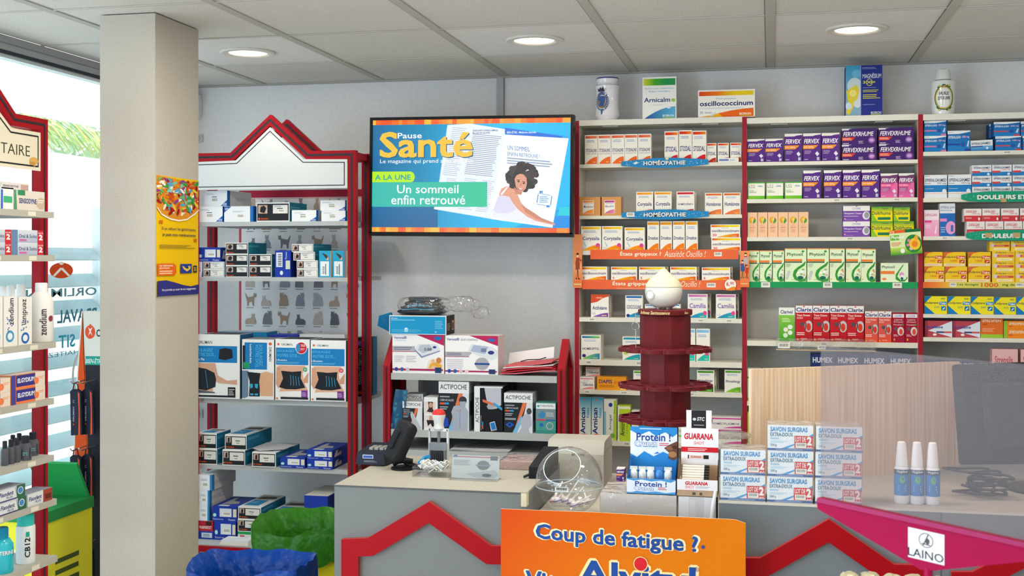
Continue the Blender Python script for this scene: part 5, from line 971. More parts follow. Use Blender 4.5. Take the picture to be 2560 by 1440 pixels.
kind('belt_side', 'ecebea', [('r', .08, .50, .78, .95, BLU), ('td', 'SOULAGEZ', .54, .56, .64, .92, '5ab4e0', .01), ('td', 'VOTRE DOS...', .42, .50, .52, .92, '5ab4e0', .01), ('td', 'LumboVent Activ', .24, .6, .3, .92, 'e8f0f4', .02), ('e', .88, .93, .05, .025, 'e0602c'), ('td', 'ORLIMAN', .84, .64, .92, .88, '3a3c44', .01), ('r', .02, .5, .1, .9, '26282e'), ('r', .04, .52, .24, .62, '2a9a6c'),
   ('r', 0, .02, .97, .48, 'e4e6ea'), ('p', [(.0,.48),(.2,.48),(.2,.05),(.1,.02),(0,.02)], '6a8298'), ('p', [(.16,.46),(.58,.44),(.56,.3),(.56,.05),(.22,.05),(.24,.3)], '24272d'), ('p', [(.58,.44),(.76,.47),(.97,.44),(.97,.06),(.58,.06),(.54,.3)], 'd8a884'), ('p', [(.24,.26),(.34,.26),(.34,.2),(.26,.18)], '3aa4c8'), ('p', [(.4,.26),(.5,.26),(.49,.18),(.41,.2)], '3aa4c8'), ('r', .26, .07, .36, .1, '3aa4c8'), ('r', .4, .07, .5, .1, '3aa4c8')], right=[('r', 0, 0, 1, 1, '25282e')], topart=[('r', .05, .05, .95, .95, '8a8a90')], dep=.16)
def evo(dotc, n, badge): return [('e', .09, .915, .035, .018, 'e0602c'), ('t', 'ORLIMAN', .18, .895, .5, .93, '3a3c44', .01), ('r', .02, .58, .96, .86, BLU), ('t', 'SOULAGEZ', .04, .79, .56, .83, '5ab4e0', .01), ('t', 'VOTRE DOS...', .04, .71, .7, .76, '5ab4e0', .01), ('t', "L'Évolutive", .04, .645, .34, .675, 'eef4f8', .02), ('l', .04, .6, .8, .63, 2, '6ab8dc')]+belly(.02, .06, .97, .57, 0)+[('e', .87, .51, .06, .036, dotc), ('t', n, .84, .495, .9, .525, 'f0f0f0', .02), ('r', .76, .05, .94, .17, '7a3a90'), ('l', .78, .07, .92, .14, 3, 'c8a0d0'), ('r', .16, .02, .96, .055, '26282e'), ('e', .06, .03, .03, .015, 'e0602c')]+badge
bd = [('e', .76, .86, .17, .1, 'eeeeee'), ('e', .76, .86, .155, .092, 'c82a3c'), ('r', .62, .80, .72, .92, '3a8cc0'), ('t', 'FROID', .76, .88, .88, .92, 'f4e4e4', .02), ('l', .74, .82, .88, .86, 2, 'f0c0c8')]
kind('belt_evo1', 'ecebea', evo('1f9a6c', '21', bd), right=[('r', 0, 0, 1, 1, '2a5f8c')], topart=[('r', .05, .05, .95, .95, '3a3c40')], dep=.15)
kind('belt_evo2', 'ecebea', evo('d8405c', '26', []), right=[('r', 0, 0, 1, 1, '2a6f9c')], topart=[('r', .05, .05, .95, .95, '4a4c50')], dep=.15)
g2 = 'large lumbar belt boxes on the gable-sign shelves'
place('belt_back', [(494,600,836,996)], YGF-.02, 'lumbar_belt_box', GC, 'large white box showing a back belt and bare arm, beside the column', g2)
place('belt_side', [(604.5,686,848,998)], YGF-.02, 'lumbar_belt_box', GC, 'large white box with its print turned sideways', g2)
place('belt_evo1', [(687.5,775,847,1000)], YGF-.02, 'lumbar_belt_box', GC, 'large belt box with the round red badge', g2)
place('belt_evo2', [(776,865.5,848,1000.5)], YGF-.02, 'lumbar_belt_box', GC, 'large belt box with pink dot next to the red rail', g2)
kind('belt_rear', '2a8cc0', [('l', .1, .3, .8, .6, 3, '8ac8e4')], dep=.12, top='dfe0e2')
place('belt_rear', [(536,668,830,960,.182)], YGF, 'lumbar_belt_box', GC, 'white and blue box top showing in the second rank, left', g2)
kind('belt_rearb', '2a3cb0', [('l', .1, .3, .8, .6, 3, '8a98e4')], dep=.12, top='3a4cc8')
place('belt_rearb', [(672,744,838,960,.18)], YGF, 'lumbar_belt_box', GC, 'royal blue box top showing in the second rank', g2)
kind('belt_rearw', 'e2e2e4', [('l', .1, .3, .8, .6, 3, 'a8a8b4')], dep=.14)
place('belt_rearw', [(748,862,836,958,.16)], YGF, 'lumbar_belt_box', GC, 'white box top showing in the second rank, right', g2)
kind('belt_black', '1b1b20', [('td', 'CEINTURES LOMBAIRES', .25, .2, .55, .82, 'd0d0d4', .02), ('e', .4, .9, .2, .05, '8a4aa8'), ('e', .4, .06, .2, .03, 'e0602c')], right=[('r', 0, 0, 1, 1, '24272d'), ('r', .45, 0, 1, 1, '2a6f9c')], dep=.10)
place('belt_black', [(887,925,838,985,.19)], YGF, 'lumbar_belt_box', GC, 'black box with white downward lettering between the red rails', g2)
# fourth shelf
place('ortho_top', [(495,543,1128,1167)], YGF, GB, GC, 'black-fronted box at the left end of the fourth shelf', g, dep=.14)
place('ortho_top', [(495,541,1089,1127)], YGF, GB, GC, 'black-fronted box stacked uppermost left on the fourth shelf', g, dep=.14)
place('ortho_top', [(556,613,1128.5,1168)], YGF-.005, GB, GC, 'black-fronted box with torn flap, lower centre of the fourth shelf', g)
place('ortho_top', [(562,617,1090,1127.5)], YGF-.005, GB, GC, 'black-fronted box with long blue side, upper centre of the fourth shelf', g)
place('ortho_top', [(630,690,1132,1169)], YGF-.01, GB, GC, 'black-fronted box under a loose white sheet', g)
place('ortho_blue', [(700,763,1144,1171)], YGF-.01, GB, GC, 'flat blue box left of the blue pair on the fourth shelf', g)
place('ortho_blue', [(767,832,1150,1174),(767,831,1124,1149)], YGF-.01, GB, GC, 'flat blue box in the pair near the red rail', g, pos=['lower', 'upper'])
X0, Z0 = WP(672, 1128, YGF+.12); X1 = XW(748, YGF+.12)
m = MB(); m.mesh([(0,0,0),(X1-X0,.02,-.004),(X1-X0,.13,0),(.01,.15,.004),(.05,-.03,-.006)], [(0,4,1,2,3)], 'dcdee2', 'paper'); m.mesh([(0,0,-.0006),(X1-X0,.02,-.0046),(X1-X0,.13,-.0006),(.01,.15,.0034),(.05,-.03,-.0066)], [(3,2,1,4,0)], 'dcdee2', 'paper')
zsnap = ZW(660, 1132, YGF-.01)+.012
tag(m.build('paper_sheet', loc=(X0-.04, YGF+.03, zsnap)), 'loose white sheet lying over a blue-topped box, fourth shelf', 'paper')
# lowest shelf
kind('ortho_wb', 'dfe3ea', [('r', 0, .05, .82, .95, 'e4e8ee'), ('r', .84, 0, 1, 1, '2a86c0'), ('b', .3, .2, .7, .5), ('l', .2, .6, .7, .75, 2, '9aa4b4')], right=[('r', 0, 0, 1, 1, 'd2d0d2'), ('l', .1, .3, .7, .6, 3, 'a8a8b8'), ('r', 0, 0, .1, 1, '2a7ab8')], dep=.24)
kind('red_pack', 'b02430', [('t', 'PHARMADOCT', .06, .2, .9, .5, 'f0dcdc', .02), ('r', .5, .55, .9, .95, '3a2424')], dep=.18)
kind('blue_flat', '2440a0', [('r', .2, .2, .9, .8, 'c8d0dc'), ('l', .3, .3, .8, .7, 2, '5a6a90')], dep=.2)
place('blue_flat', [(496,534,1330,1350)], YGF-.02, GB, GC, 'flat blue box at the very bottom left', g)
place('red_pack', [(496,533,1304,1329.5)], YGF-.02, GB, GC, 'red pack lying between blue and white boxes, bottom left', g)
place('ortho_wb', [(496,523,1265,1303),(496,524,1226,1264),(496,530,1186,1225)], YGF-.02, GB, GC, 'white box with blue end in the tall stack beside the column', g, pos=['lowest', 'middle', 'topmost'])
place('ortho_blue', [(535,590,1305,1352),(530,593,1267,1304)], YGF-.02, GB, GC, 'chunky blue box in the stack left of the green bag', g, pos=['lower', 'upper'])
kind('greenred', 'dcdcd8', [('r', 0, .7, 1, 1, '2a9a5c'), ('r', .1, .1, .3, .6, 'c83040')], dep=.2)
place('greenred', [(594,650,1328,1352)], YGF-.02, GB, GC, 'flat white box with green edge at the stack bottom', g)
place('ortho_top', [(594,652,1296,1327),(595,653,1265,1295)], YGF-.02, GB, GC, 'black-fronted box in the stack beside the green bag', g, pos=['lower', 'upper'])
place('ortho_top', [(666,728,1320,1353),(666,728,1279,1319)], YGF-.02, GB, GC, 'black-fronted box half hidden by the green bag', g, pos=['lower', 'upper'])
kind('bluetall', '1f3aa0', [('r', .25, .5, .8, .68, 'd8dce4'), ('e', .12, .55, .07, .06, 'd85040'), ('t', 'THUASNE', .55, .25, .95, .33, 'c8d0e8', .02), ('t', 'Genudynamic', .5, .12, .95, .19, 'c8d0e8', .01)], dep=.24, top='d8d4cc', side='1a308c', right=[('e', .7, .5, .16, .2, 'c8a888')])
place('bluetall', [(760,820,1233,1356)], YGF-.02, GB, GC, 'tall blue box behind the green bag', g)
m = MB(); m.box(-.06, .07, -.03, .05, 0, .009, 'e8e2da', 'paper'); m.box(-.055, .07, -.026, .048, .0095, .02, 'dfe3ea', 'paper'); m.art([('ln', (.2,.1), (.8,.9), .02, '3a7ab8')], lambda u, v, k: (-.05+.11*u, -.024+.07*v, .0202+EPS*k), 'paper')
X0 = XW(612, YGF); z = snap(X0, YGF, ZW(600, 1362, YGF), .05); tag(m.build('paper_stack', loc=(X0-.01, YGF-.072, z+.0003)), 'small pile of white papers on the bottom shelf front edge', 'papers')

# ================================================================== low display
YAF = YA-.004
kind('veroval', 'eeecee', [('p', [(.46,1),(1,.72),(1,1)], 'b8285c'), ('t', 'Veroval®', .03, .88, .28, .955, '2a4a94', .02), ('l', .04, .82, .34, .86, 1, 'b8d0e8'), ('e', .88, .91, .07, .05, '2a6cb8'), ('p', [(0,.57),(.44,.57),(.44,.7),(0,.7)], 'b0b0b8'), ('l', .03, .59, .4, .68, 2, '6a6a88'), ('r', 0, .55, .46, .565, 'a82a5c'), ('p', [(.44,.62),(.5,.76),(.86,.76),(.93,.62),(.56,.44)], 'd8dce4'), ('p', [(.5,.6),(.54,.73),(.72,.75),(.8,.62),(.6,.52)], 'b4bcc8'), ('t', '0:88', .62, .58, .76, .66, '3a3a44', .01), ('e', .82, .68, .035, .03, '2a4a94'), ('p', [(.43,.6),(.44,.62),(.58,.44),(.92,.6),(.93,.58),(.57,.4)], '7a88b0'), ('l', .04, .28, .24, .46, 4, 'c0c0cc'), ('l', .27, .28, .48, .46, 4, 'c0c0cc'),
  ('p', [(.66,.12),(.7,.32),(.8,.38),(.97,.4),(.97,.12)], 'e8d8c8'), ('e', .90, .34, .05, .08, 'c8804c'), ('e', .79, .32, .035, .055, 'e0b494'), ('p', [(.7,.14),(.74,.26),(.86,.3),(.96,.22),(.96,.12)], 'e0a83c'), ('p', [(.72,.12),(.8,.22),(.88,.16),(.88,.12)], 'e0b898'), ('r', 0, .07, .98, .12, 'a82a5c'), ('e', .08, .1, .035, .05, '2a4a94'), ('e', .19, .1, .035, .05, '3a5aa0'), ('e', .3, .1, .035, .05, 'c8c0c8'), ('r', .83, .02, .95, .16, '25406c')], dep=.12, side='d8d4d6')
kind('veroval_duo', 'eeecee', [('p', [(.46,1),(1,.74),(1,1)], 'b8285c'), ('t', 'Veroval®', .03, .865, .27, .94, '2a4a94', .02), ('t', 'DUO CONTROL', .3, .865, .62, .92, '5a6488', .01), ('e', .88, .89, .07, .04, '2a6cb8'), ('p', [(0,.46),(.44,.46),(.5,.54),(.5,.58),(0,.58)], 'b0b0b8'), ('l', .03, .48, .42, .56, 2, '6a6a88'), ('r', 0, .445, .46, .458, 'a82a5c'), ('p', [(.43,.6),(.5,.78),(.9,.72),(1,.6),(.98,.45),(.88,.38)], 'd8dce4'), ('p', [(.48,.6),(.54,.76),(.82,.72),(.76,.53)], 'a8b4d0'), ('t', '888', .68, .58, .78, .68, '3a4470', .01), ('e', .87, .57, .06, .05, '2a3a7c'), ('e', .7, .28, .13, .16, 'a8a8b0'), ('r', .56, .25, .84, .3, '2a4a94'), ('l', .04, .14, .4, .4, 5, 'c8c8d4'), ('r', 0, .06, .98, .1, 'a82a5c'), ('e', .08, .08, .035, .05, '2a4a94'), ('e', .19, .08, .035, .05, '3a5aa0'), ('e', .3, .08, .035, .05, 'c8c0c8'), ('e', .41, .08, .035, .05, 'e8c8c8'), ('r', .83, .02, .95, .14, '25406c')], dep=.12, side='d8d0d2', top='e0dcdc')
place('veroval', [(980,1111,838,935)], YAF, 'blood_pressure_monitor_box', GC, 'white blood pressure monitor box with family picture, on the low display', 'blood pressure monitor boxes')
place('veroval_duo', [(1112,1246,839,936)], YAF, 'blood_pressure_monitor_box', GC, 'white blood pressure monitor box with round grey seal, on the low display', 'blood pressure monitor boxes')
kind('belt_open', '1f94c8', [('r', 0, 0, 1, 1, 'e6e8ea'), ('r', .01, .03, .985, .95, '1f94c8'), ('t', "L'Évolutive", .03, .82, .15, .9, 'dff0f8', .01), ('l', .03, .72, .5, .8, 1, '8acce8'), ('l', .8, .3, .95, .75, 5, '6abce0'), ('e', .3, .24, .035, .12, 'c8e8f4'), ('l', .05, .1, .6, .28, 3, '5ab4dc'), ('t', 'CE', .8, .1, .83, .18, 'dff0f8', .02)], right=[('r', 0, 0, 1, 1, '2c2624'), ('l', .1, .2, .5, .6, 5, 'a09890'), ('r', .68, .2, .9, .7, 'c8a080'), ('r', .72, .25, .86, .6, '26262a')], dep=.13, side='2c2624', top='b8c0c8')
place('belt_open', [(972,1117,789,836.5)], YAF-.005, 'lumbar_belt_box', GC, 'long bright blue box lying open on the monitor boxes')
bo = [o for o in bpy.data.objects if o.get('label', '').startswith('long bright blue box')][0]
hw = max(v.co.x for v in bo.data.vertices)
m = MB(); m.mesh([(-hw,.0,.01),(-hw-.05,-.005,.035),(-hw-.058,.04,.075),(-hw-.006,.05,.09),(-hw-.0,.12,.03)], [(0,1,2),(0,2,3,4),(2,1,0),(4,3,2,0)], '1f86bc'); m.build('flap', bo, label='open blue end flap')
# folded belt in a plastic bag on top
zt = bo.location.z+max(v.co.z for v in bo.data.vertices); X0 = XW(1050, YAF)
t = thing('bagged_belt', (X0, YAF+.065, zt+.001), 'folded dark blue belt in crumpled clear plastic, topmost on the low display', 'belt')
def blob(m, sx, sy, sz, n, seed, col, mat, cx=0, cy=0, cz=0, jag=.25, flat=1.0, sq=1.0):
    r_ = random.Random(seed); V = []; Fc = []; NA, NB = n, n//2
    ph = [r_.random()*6.28 for _ in range(8)]
    for j in range(NB+1):
        el = -PI/2+PI*j/NB
        for i in range(NA):
            a = 2*PI*i/NA; q = 1+jag*(.5*math.sin(3*a+ph[0]+2*el)+.4*math.sin(5*a+ph[1]-3*el)+.3*math.sin(7*a+4*el+ph[2])+.3*(r_.random()-.5))
            e_ = max(math.cos(el), 0)**(.6*sq); x = math.copysign(abs(math.cos(a))**sq, math.cos(a))*e_; y = math.copysign(abs(math.sin(a))**sq, math.sin(a))*e_; z = math.sin(el)
            if z < 0: z = z*flat
            V.append((cx+sx*x*q, cy+sy*y*q, cz+sz*z*(.8+.2*q)))
    for j in range(NB):
        for i in range(NA): Fc.append((j*NA+i, j*NA+(i+1)%NA, (j+1)*NA+(i+1)%NA, (j+1)*NA+i))
    m.mesh(V, Fc, col, mat)
m = MB()
for i in range(4): blob(m, .100-.011*i, .062-.006*i, .0115, 28, 5+i, ['181d2a', '1c2436', '161a26', '1a2232'][i], 'film', cx=.003*i-.008, cz=.013+.017*i, jag=.07, sq=.5)
for i in range(4): m.tube([(-.08+.02*i, -.058+.010*i, .022+.015*i), (-.02, -.062+.010*i, .026+.015*i), (.055-.01*i, -.058+.010*i, .022+.015*i)], .0022, '2a9cc4', 'film', 6)
m.build('folded_belt', t, smooth=True)
m = MB(); blob(m, .112, .070, .037, 30, 21, 'ffffff', 'wrap', cz=.039, jag=.06, sq=.6); m.build('plastic_sleeve', t)
m = MB(); blob(m, .075, .04, .033, 22, 9, 'ffffff', 'wrap', cx=.165, cz=.046, jag=.3); blob(m, .04, .03, .026, 16, 12, 'ffffff', 'wrap', cx=.245, cz=.012, jag=.35); m.build('plastic_tail', t, label='crumpled clear plastic end')
# red folders and a white sheet
X0, X1 = XW(1252, YAF), XW(1392, YAF); zz = snap((X0+X1)/2, YAF+.02, ZW(1320, 938, YAF), .05)
t = thing('folder_pile', ((X0+X1)/2, YAF+.08, zz+.011), 'pile of worn red paper folders at the right of the low display', 'folders')
for i in range(5):
    m = MB(); M = Matrix.Translation((0, 0, .003+i*.008)) @ Matrix.Rotation(.05*math.sin(i*2.3)-.03, 4, 'Z') @ Matrix.Rotation(-.05-.02*i, 4, 'Y')
    hx, hy = (X1-X0)/2-.004*i, .09
    top = [(-hx, -hy), (-hx*.4, -hy*1.08), (hx*.5, -hy*.95), (hx, -hy*1.02), (hx*.98, hy), (-hx*.9, hy*.96)]
    V = [M @ Vector((x, y, .0025+.004*math.sin(x*20+i))) for x, y in top]+[M @ Vector((x, y, -.0015+.004*math.sin(x*20+i))) for x, y in top]
    n = 6; m.mesh(V, [tuple(range(n)), tuple(reversed(range(n, 2*n)))]+[(j, n+j, n+(j+1)%n, (j+1)%n) for j in range(n)], ['d8707c', 'c8303f', 'd85560', 'ddd6d8', 'd86a72'][i], 'paper'); m.build('folder', t, label='white inner sheets' if i == 3 else None)
m = MB(); m.tube([(-.03, -.098, .048), (.0, -.1, .056), (.05, -.096, .058), (.075, -.09, .066)], .0022, '2c2024', 'rubber', 6); m.build('elastic_band', t, label='loose black elastic')
a = WP(1263, 926, YAF+.12); b = WP(1378, 868, YAF+.12)
m = MB(); w_ = b[0]-a[0]
V = [(0,0,0),(w_,.0,.03),(w_*.985,.03,.075),(.0,.03,.045)]; m.mesh(V+[(x, y+.0006, z) for x, y, z in V], [(0,1,2,3),(7,6,5,4)], 'e8e6ea', 'paper')
tag(m.build('paper_sheet', loc=(a[0], YAF+.18, zz+.03)), 'white sheet standing tilted behind the red folders', 'paper')
# boxes on the lower board
ACT = 'ACTIPOCHE'
def acti(name, split, ex=[], dep=.1):
    kind(name, 'e2e4e8', [('t', ACT, .05, .84, .93, .94, '26282e', .01), ('r', .0, 0, 1, .76, '282b31'), ('l', .04, .66, .5, .72, 1, '9aa0a8'), ('t', 'CERVICALES', .04, .60, .5, .64, 'd0d4d8', .01), ('r', .04, .53, .2, .57, 'd85a3c'), ('r', .2, .53, .34, .57, '2a9ad0'), ('l', .04, .42, .36, .5, 2, 'b8bcc4'),
      ('p', [(.66,.76),(.8,.76),(.62,.4),(.44,.06),(.34,.0),(.5,.4)], 'e0744c'), ('p', [(.3,0),(.46,0),(.66,.34),(.6,.44)], '7ab4dc'), ('p', [(.8,.76),(1,.76),(1,0),(.46,0),(.66,.34)], 'd8dce4')]+ex, dep=dep, side='c8ccd4', right=[('r', 0, 0, 1, .76, '9aa0b0'), ('r', .1, .3, .6, .6, '4a4e58')], top='d0d2d6')
man = [('p', [(.45,.0),(.48,.22),(.42,.38),(.5,.5),(.66,.52),(.72,.52),(.9,.48),(.98,.4),(.96,.0)], 'a4acbc'), ('e', .8, .62, .13, .085, '3a3c44'), ('p', [(.7,.6),(.9,.6),(.88,.48),(.7,.48)], 'a0a8b8'), ('e', .62, .41, .02, .01, 'd85a5c'), ('e', .72, .42, .02, .01, 'd85a5c'), ('ln', (.7,.4), (.7,.04), .015, '868ea0')]
acti('acti_neck', 0, man+[('p', [(.1,.2),(.2,.3),(.32,.24),(.34,.1),(.2,.06),(.12,.1)], '2a4ab0')])
knee = [('p', [(.5,.0),(.62,.14),(.56,.26),(.66,.42),(.8,.5),(.94,.44),(.98,.2),(.86,.1),(.92,.0)], 'b0b6c2'), ('e', .88, .55, .09, .08, '4a4c54'), ('p', [(.05,.2),(.2,.27),(.36,.2),(.2,.12)], '2a5ac0'), ('e', .2, .2, .05, .03, '1a2a50'), ('r', .04, .32, .42, .37, '8a9098')]
acti('acti_knee', 0, knee)
hand = [('p', [(.4,.56),(.5,.64),(.62,.5),(.76,.3),(.96,.06),(.9,.0),(.7,.0),(.5,.3),(.42,.46)], 'b8bcc4'), ('p', [(.04,.1),(.24,.12),(.26,.24),(.06,.22)], '2a7ac0')]
acti('acti_hand', 0, hand, .07)
kind('acti_side', 'e6e8ea', [('tv', ACT, .04, .2, .17, .76, '26282e', .01), ('r', .2, 0, 1, .97, '1b1c21'), ('p', [(.36,.97),(.95,.97),(.95,.6),(.8,.52),(.64,.5),(.5,.56),(.42,.75)], 'b8bcc8'), ('p', [(.3,.72),(.7,.63),(.9,.56),(.9,.52),(.66,.58),(.3,.66)], 'd8704c'), ('p', [(.68,.66),(.98,.54),(.98,.48),(.66,.6)], '3a9cd0'), ('p', [(.5,.62),(.72,.56),(.8,.6),(.62,.5),(.5,.5),(.44,.56)], 'a4a8b4'), ('p', [(.54,.2),(.72,.24),(.8,.05),(.6,.02)], 'e0e4ec'), ('p', [(.56,.19),(.71,.22),(.78,.06),(.62,.04)], '2a7ac0'), ('r', .28, .14, .32, .22, '2a9ad0'), ('r', .28, .06, .32, .14, 'd85a3c'), ('tv', 'COUSSIN THERMIQUE', .22, .03, .26, .36, 'c8ccd0')], dep=.06, side='1b1c21', top='dcdcdc')
kind('neckphotos', 'e6e8ea', [('r', .06, .5, .86, .86, 'dfd0c8'), ('p', [(.3,.86),(.36,.66),(.2,.56),(.8,.52),(.64,.66),(.66,.86)], '3a3234'), ('e', .5, .76, .14, .08, 'c89a80'), ('r', .06, .08, .86, .44, 'e0d4d0'), ('p', [(.2,.3),(.8,.3),(.9,.12),(.6,.1),(.5,.2),(.3,.12)], '26262a'), ('p', [(.4,.44),(.6,.44),(.66,.3),(.38,.3)], 'c89a80')], dep=.1)
kind('thermopearl', '4a9a94', [('r', .02, .8, .98, .98, 'e2e6e8'), ('t', 'THERAPEARL', .2, .87, .9, .93, '5a6a70', .01), ('e', .13, .89, .06, .04, '3aa0b0'), ('r', .02, .45, .98, .8, '7a8a90'), ('p', [(.1,.6),(.3,.74),(.5,.66),(.4,.5),(.2,.5)], '3a86b8'), ('l', .5, .55, .92, .7, 4, 'c8ccd0'), ('r', .02, .42, .5, .46, 'c83a4c'), ('r', .5, .42, .98, .46, '2a6cb0'), ('e', .28, .28, .1, .06, '2a6cb0'), ('o', .7, .25, .18, .12, .2, 'c8b8b8'), ('r', .0, 0, 1, .1, '3a8a84')], dep=.07, side='3a7a80')
g3 = 'thermal cushion boxes on the low display'
YB2 = YA-.004
place('acti_hand', [(1006,1056,1006,1076)], YB2, 'thermal_pack_box', GC, 'small black and white hot-cold pack box showing a hand', g3)
place('acti_hand', [(1014,1058,993,1075,.08)], YB2, 'thermal_pack_box', GC, 'hot-cold pack box peeping out behind the small hand box', g3)
place('neckphotos', [(1059.5,1094,994,1076)], YB2, 'thermal_pack_box', GC, 'white box with two neck-brace photographs', g3)
place('acti_neck', [(1096,1173,955,1078)], YB2, 'thermal_pack_box', GC, 'tallest hot-cold pack box, showing a bare back', g3)
place('acti_side', [(1185,1257,966,1079)], YB2, 'thermal_pack_box', GC, 'black and white pack box with upward lettering', g3)
kind('darkbox', '23242a', [('r', .05, .05, .95, .95, '2c2e35'), ('l', .2, .6, .8, .8, 2, '8a8e98')], dep=.05, side='2c2e35', top='6a6c74')
place('darkbox', [(1200,1268,962,1077,.075),(1212,1278,958,1076,.13),(1224,1288,955,1075,.19)], YB2, 'thermal_pack_box', GC, 'dark pack box in the rank behind the upward-lettered one', g3, pos=['front', 'middle', 'rear'])
place('acti_knee', [(1259.5,1332,981,1080)], YB2, 'thermal_pack_box', GC, 'hot-cold pack box showing a crouching figure', g3)
place('thermopearl', [(1339,1390,1005,1082)], YB2, 'thermal_pack_box', GC, 'small teal and grey gel pack box at the right end', g3)
X0 = XW(1001, YB2); zz = snap(X0+.04, YB2, ZW(1001, 1075, YB2), .05)
m = MB(); V = []; Fc = []
for j in range(8):
    for i in range(4):
        q = j/7; V.append((-.028+.018*i+.02*math.sin(q*2.6)+.024*(q**2), .0+.012*math.sin(i*2+j), .165*q))
for j in range(7):
    for i in range(3): Fc.append((j*4+i, j*4+i+1, (j+1)*4+i+1, (j+1)*4+i))
m.mesh(V, Fc, '2a5f86', 'film'); m.mesh([(x, y+.004, z) for x, y, z in V], [f[::-1] for f in Fc], '2a8c9c', 'film')
tag(m.build('gel_sleeve', loc=(X0-.03, YB2-.0, zz), smooth=True), 'dark blue and teal plastic sleeve leaning at the left end', 'sleeve')
# papers on the lowest board
X0, X1 = XW(1120, YA), XW(1275, YA); zz = snap((X0+X1)/2, YA+.03, ZW(1200, 1135, YA), .07)
m = MB()
for i in range(3):
    M = Matrix.Translation((0, .1, .002+.004*i)) @ Matrix.Rotation(.06*i-.05, 4, 'Z'); m.obox(M, (X1-X0)/2*.95, .095, .0016, ['b8b4b8', 'cfcac8', 'c4c0c4'][i], 'paper')
    for j in range(7 if i == 2 else 0):
        M2 = M @ Matrix.Translation((-.07+.024*j, 0, .0021)) @ Matrix.Rotation(-.5, 4, 'Z'); m.obox(M2, .0025, .085, .0002, '55505a', 'paper')
tag(m.build('newspaper_pile', loc=((X0+X1)/2, YA+.01, zz+.0005)), 'grey striped newspapers lying on the lowest board of the low display', 'newspapers')
# ================================================================== television
YTV = -.40
a = WP(918, 294, YTV-.02); b = WP(1431, 590, YTV+.0)
tvx, tvw, tvh = (a[0]+b[0])/2, b[0]-a[0], ZW(1175, 290, YTV)-ZW(1175, 591, YTV); tvz = ZW(1175, 591, YTV)
t = thing('television', (tvx, YTV, tvz), 'black-framed wall television showing a health magazine page', 'television')
t.rotation_euler = (0, math.radians(.6), 0)
m = MB(); bz = .0125
m.box(-tvw/2, tvw/2, .0, .05, 0, bz*1.4, '17181c', 'plastic'); m.box(-tvw/2, tvw/2, 0, .05, tvh-bz, tvh, '17181c', 'plastic')
m.box(-tvw/2, -tvw/2+bz, 0, .05, bz, tvh-bz, '17181c', 'plastic'); m.box(tvw/2-bz, tvw/2, 0, .05, bz, tvh-bz, '17181c', 'plastic'); m.build('bezel', t)
m = MB(); m.box(-tvw/2+.01, tvw/2-.01, .03, .05, .01, tvh-.01, '1b1c20', 'plastic'); m.box(-tvw*.35, tvw*.35, .05, .08, .08, tvh-.1, '1b1c20', 'plastic'); m.build('back_housing', t)
m = MB(); m.box(-.1, .1, .08, .10, tvh/2-.12, tvh/2+.12, '222428', 'metal'); m.tube([(0,.1,tvh/2), (.0,.39,tvh/2)], .025, '222428', 'metal', 12); m.box(-.12, .12, .385, .399, tvh/2-.12, tvh/2+.12, '222428', 'metal'); m.build('wall_bracket', t)
sw, sh = tvw-2*bz, tvh-bz*2.4
F = lambda u, v, k: (-sw/2+sw*u, .006-EPS*.3*k, bz*1.4+sh*v)
rr = random.Random(8)
m = MB(); A = [('r', 0, 0, 1, 1, ('0a6a9c', '0a86b4', '08a8dc', '08c0f4', '08b4ec')), ('g', 0, .04, .34, .3, '0a5a90', '0a6ea4'), ('p', [(.66,.0),(1,.0),(1,.24),(.94,.2)], '08a0e0'), ('p', [(.9,.04),(1,.04),(1,.16),(.93,.14)], '0a8ce4'), ('p', [(.94,.15),(1,.15),(1,.23),(.95,.22)], '18c8d8'), ('p', [(.66,.92),(1,.84),(1,.80),(.66,.88)], '20a8f0')]
oc_ = ['f07a20', 'f48a28', 'f0601c', 'f5a030', 'f06a20', 'f4b838', 'ee5418']
for y0, y1 in ((0, .042), (.958, 1)):
    x = 0
    while x < 1:
        w2 = .01+.05*rr.random(); A.append(('r', x, y0, min(1, x+w2), y1, rr.choice(oc_))); x += w2
R1 = [(.39,.945),(.505,.95),(.68,.905),(.63,.15),(.38,.2),(.325,.205),(.345,.45)]
A += [('p', [(.50,.96),(.70,.90),(.68,.10),(.32,.205),(.345,.44),(.385,.95)], 'e4ecf8'), ('p', [(.675,.92),(.78,.89),(.96,.84),(.96,.80),(.675,.86)], '1c6cd8'), ('t', 'BIEN-ÊTRE - Médecine naturelle', .685, .868, .83, .892, 'd8e8fc', .02), ('p', [(.675,.86),(.99,.82),(.915,.045),(.605,.12),(.62,.3)], 'eef2fa')]
FR = lambda u, v: (u, v-.16*(u-.5))
def rot_lines(u0, v0, u1, n, dv, col):
    for i in range(n):
        e = u1-.02*rr.random(); v = v0-dv*i
        A.append(('p', [(u0-.002*i, v), (e-.002*i, v-.19*(e-u0)), (e-.002*i, v-.19*(e-u0)-.006), (u0-.002*i, v-.006)], col))
rot_lines(.412, .93, .495, 26, .0165, 'b4bed0'); rot_lines(.515, .87, .66, 22, .0165, '8a96b0'); rot_lines(.385, .48, .45, 12, .015, 'b8c2d4'); rot_lines(.475, .48, .55, 17, .0165, 'b8c2d4'); rot_lines(.565, .46, .635, 17, .0165, 'b8c2d4')
A += [('t', 'QUELQUES CONSEILS SIMPLES', .513, .888, .64, .905, '1c3a70', .03), ('t', 'EN CAS DE CALVITIE', .513, .868, .6, .883, '1c3a70', .03)]
m.art(A, F, 'screen')
k0 = 42
def FT(u, v, k): return F(u, v-.17*(u-.69), k)
m.art([('t', 'UN SOMMEIL', .69, .725, .80, .765, '1c74b8'), ('t', 'ENFIN RETROUVÉ !', .69, .675, .85, .715, '1c74b8')], FT, 'screen', k0=k0)
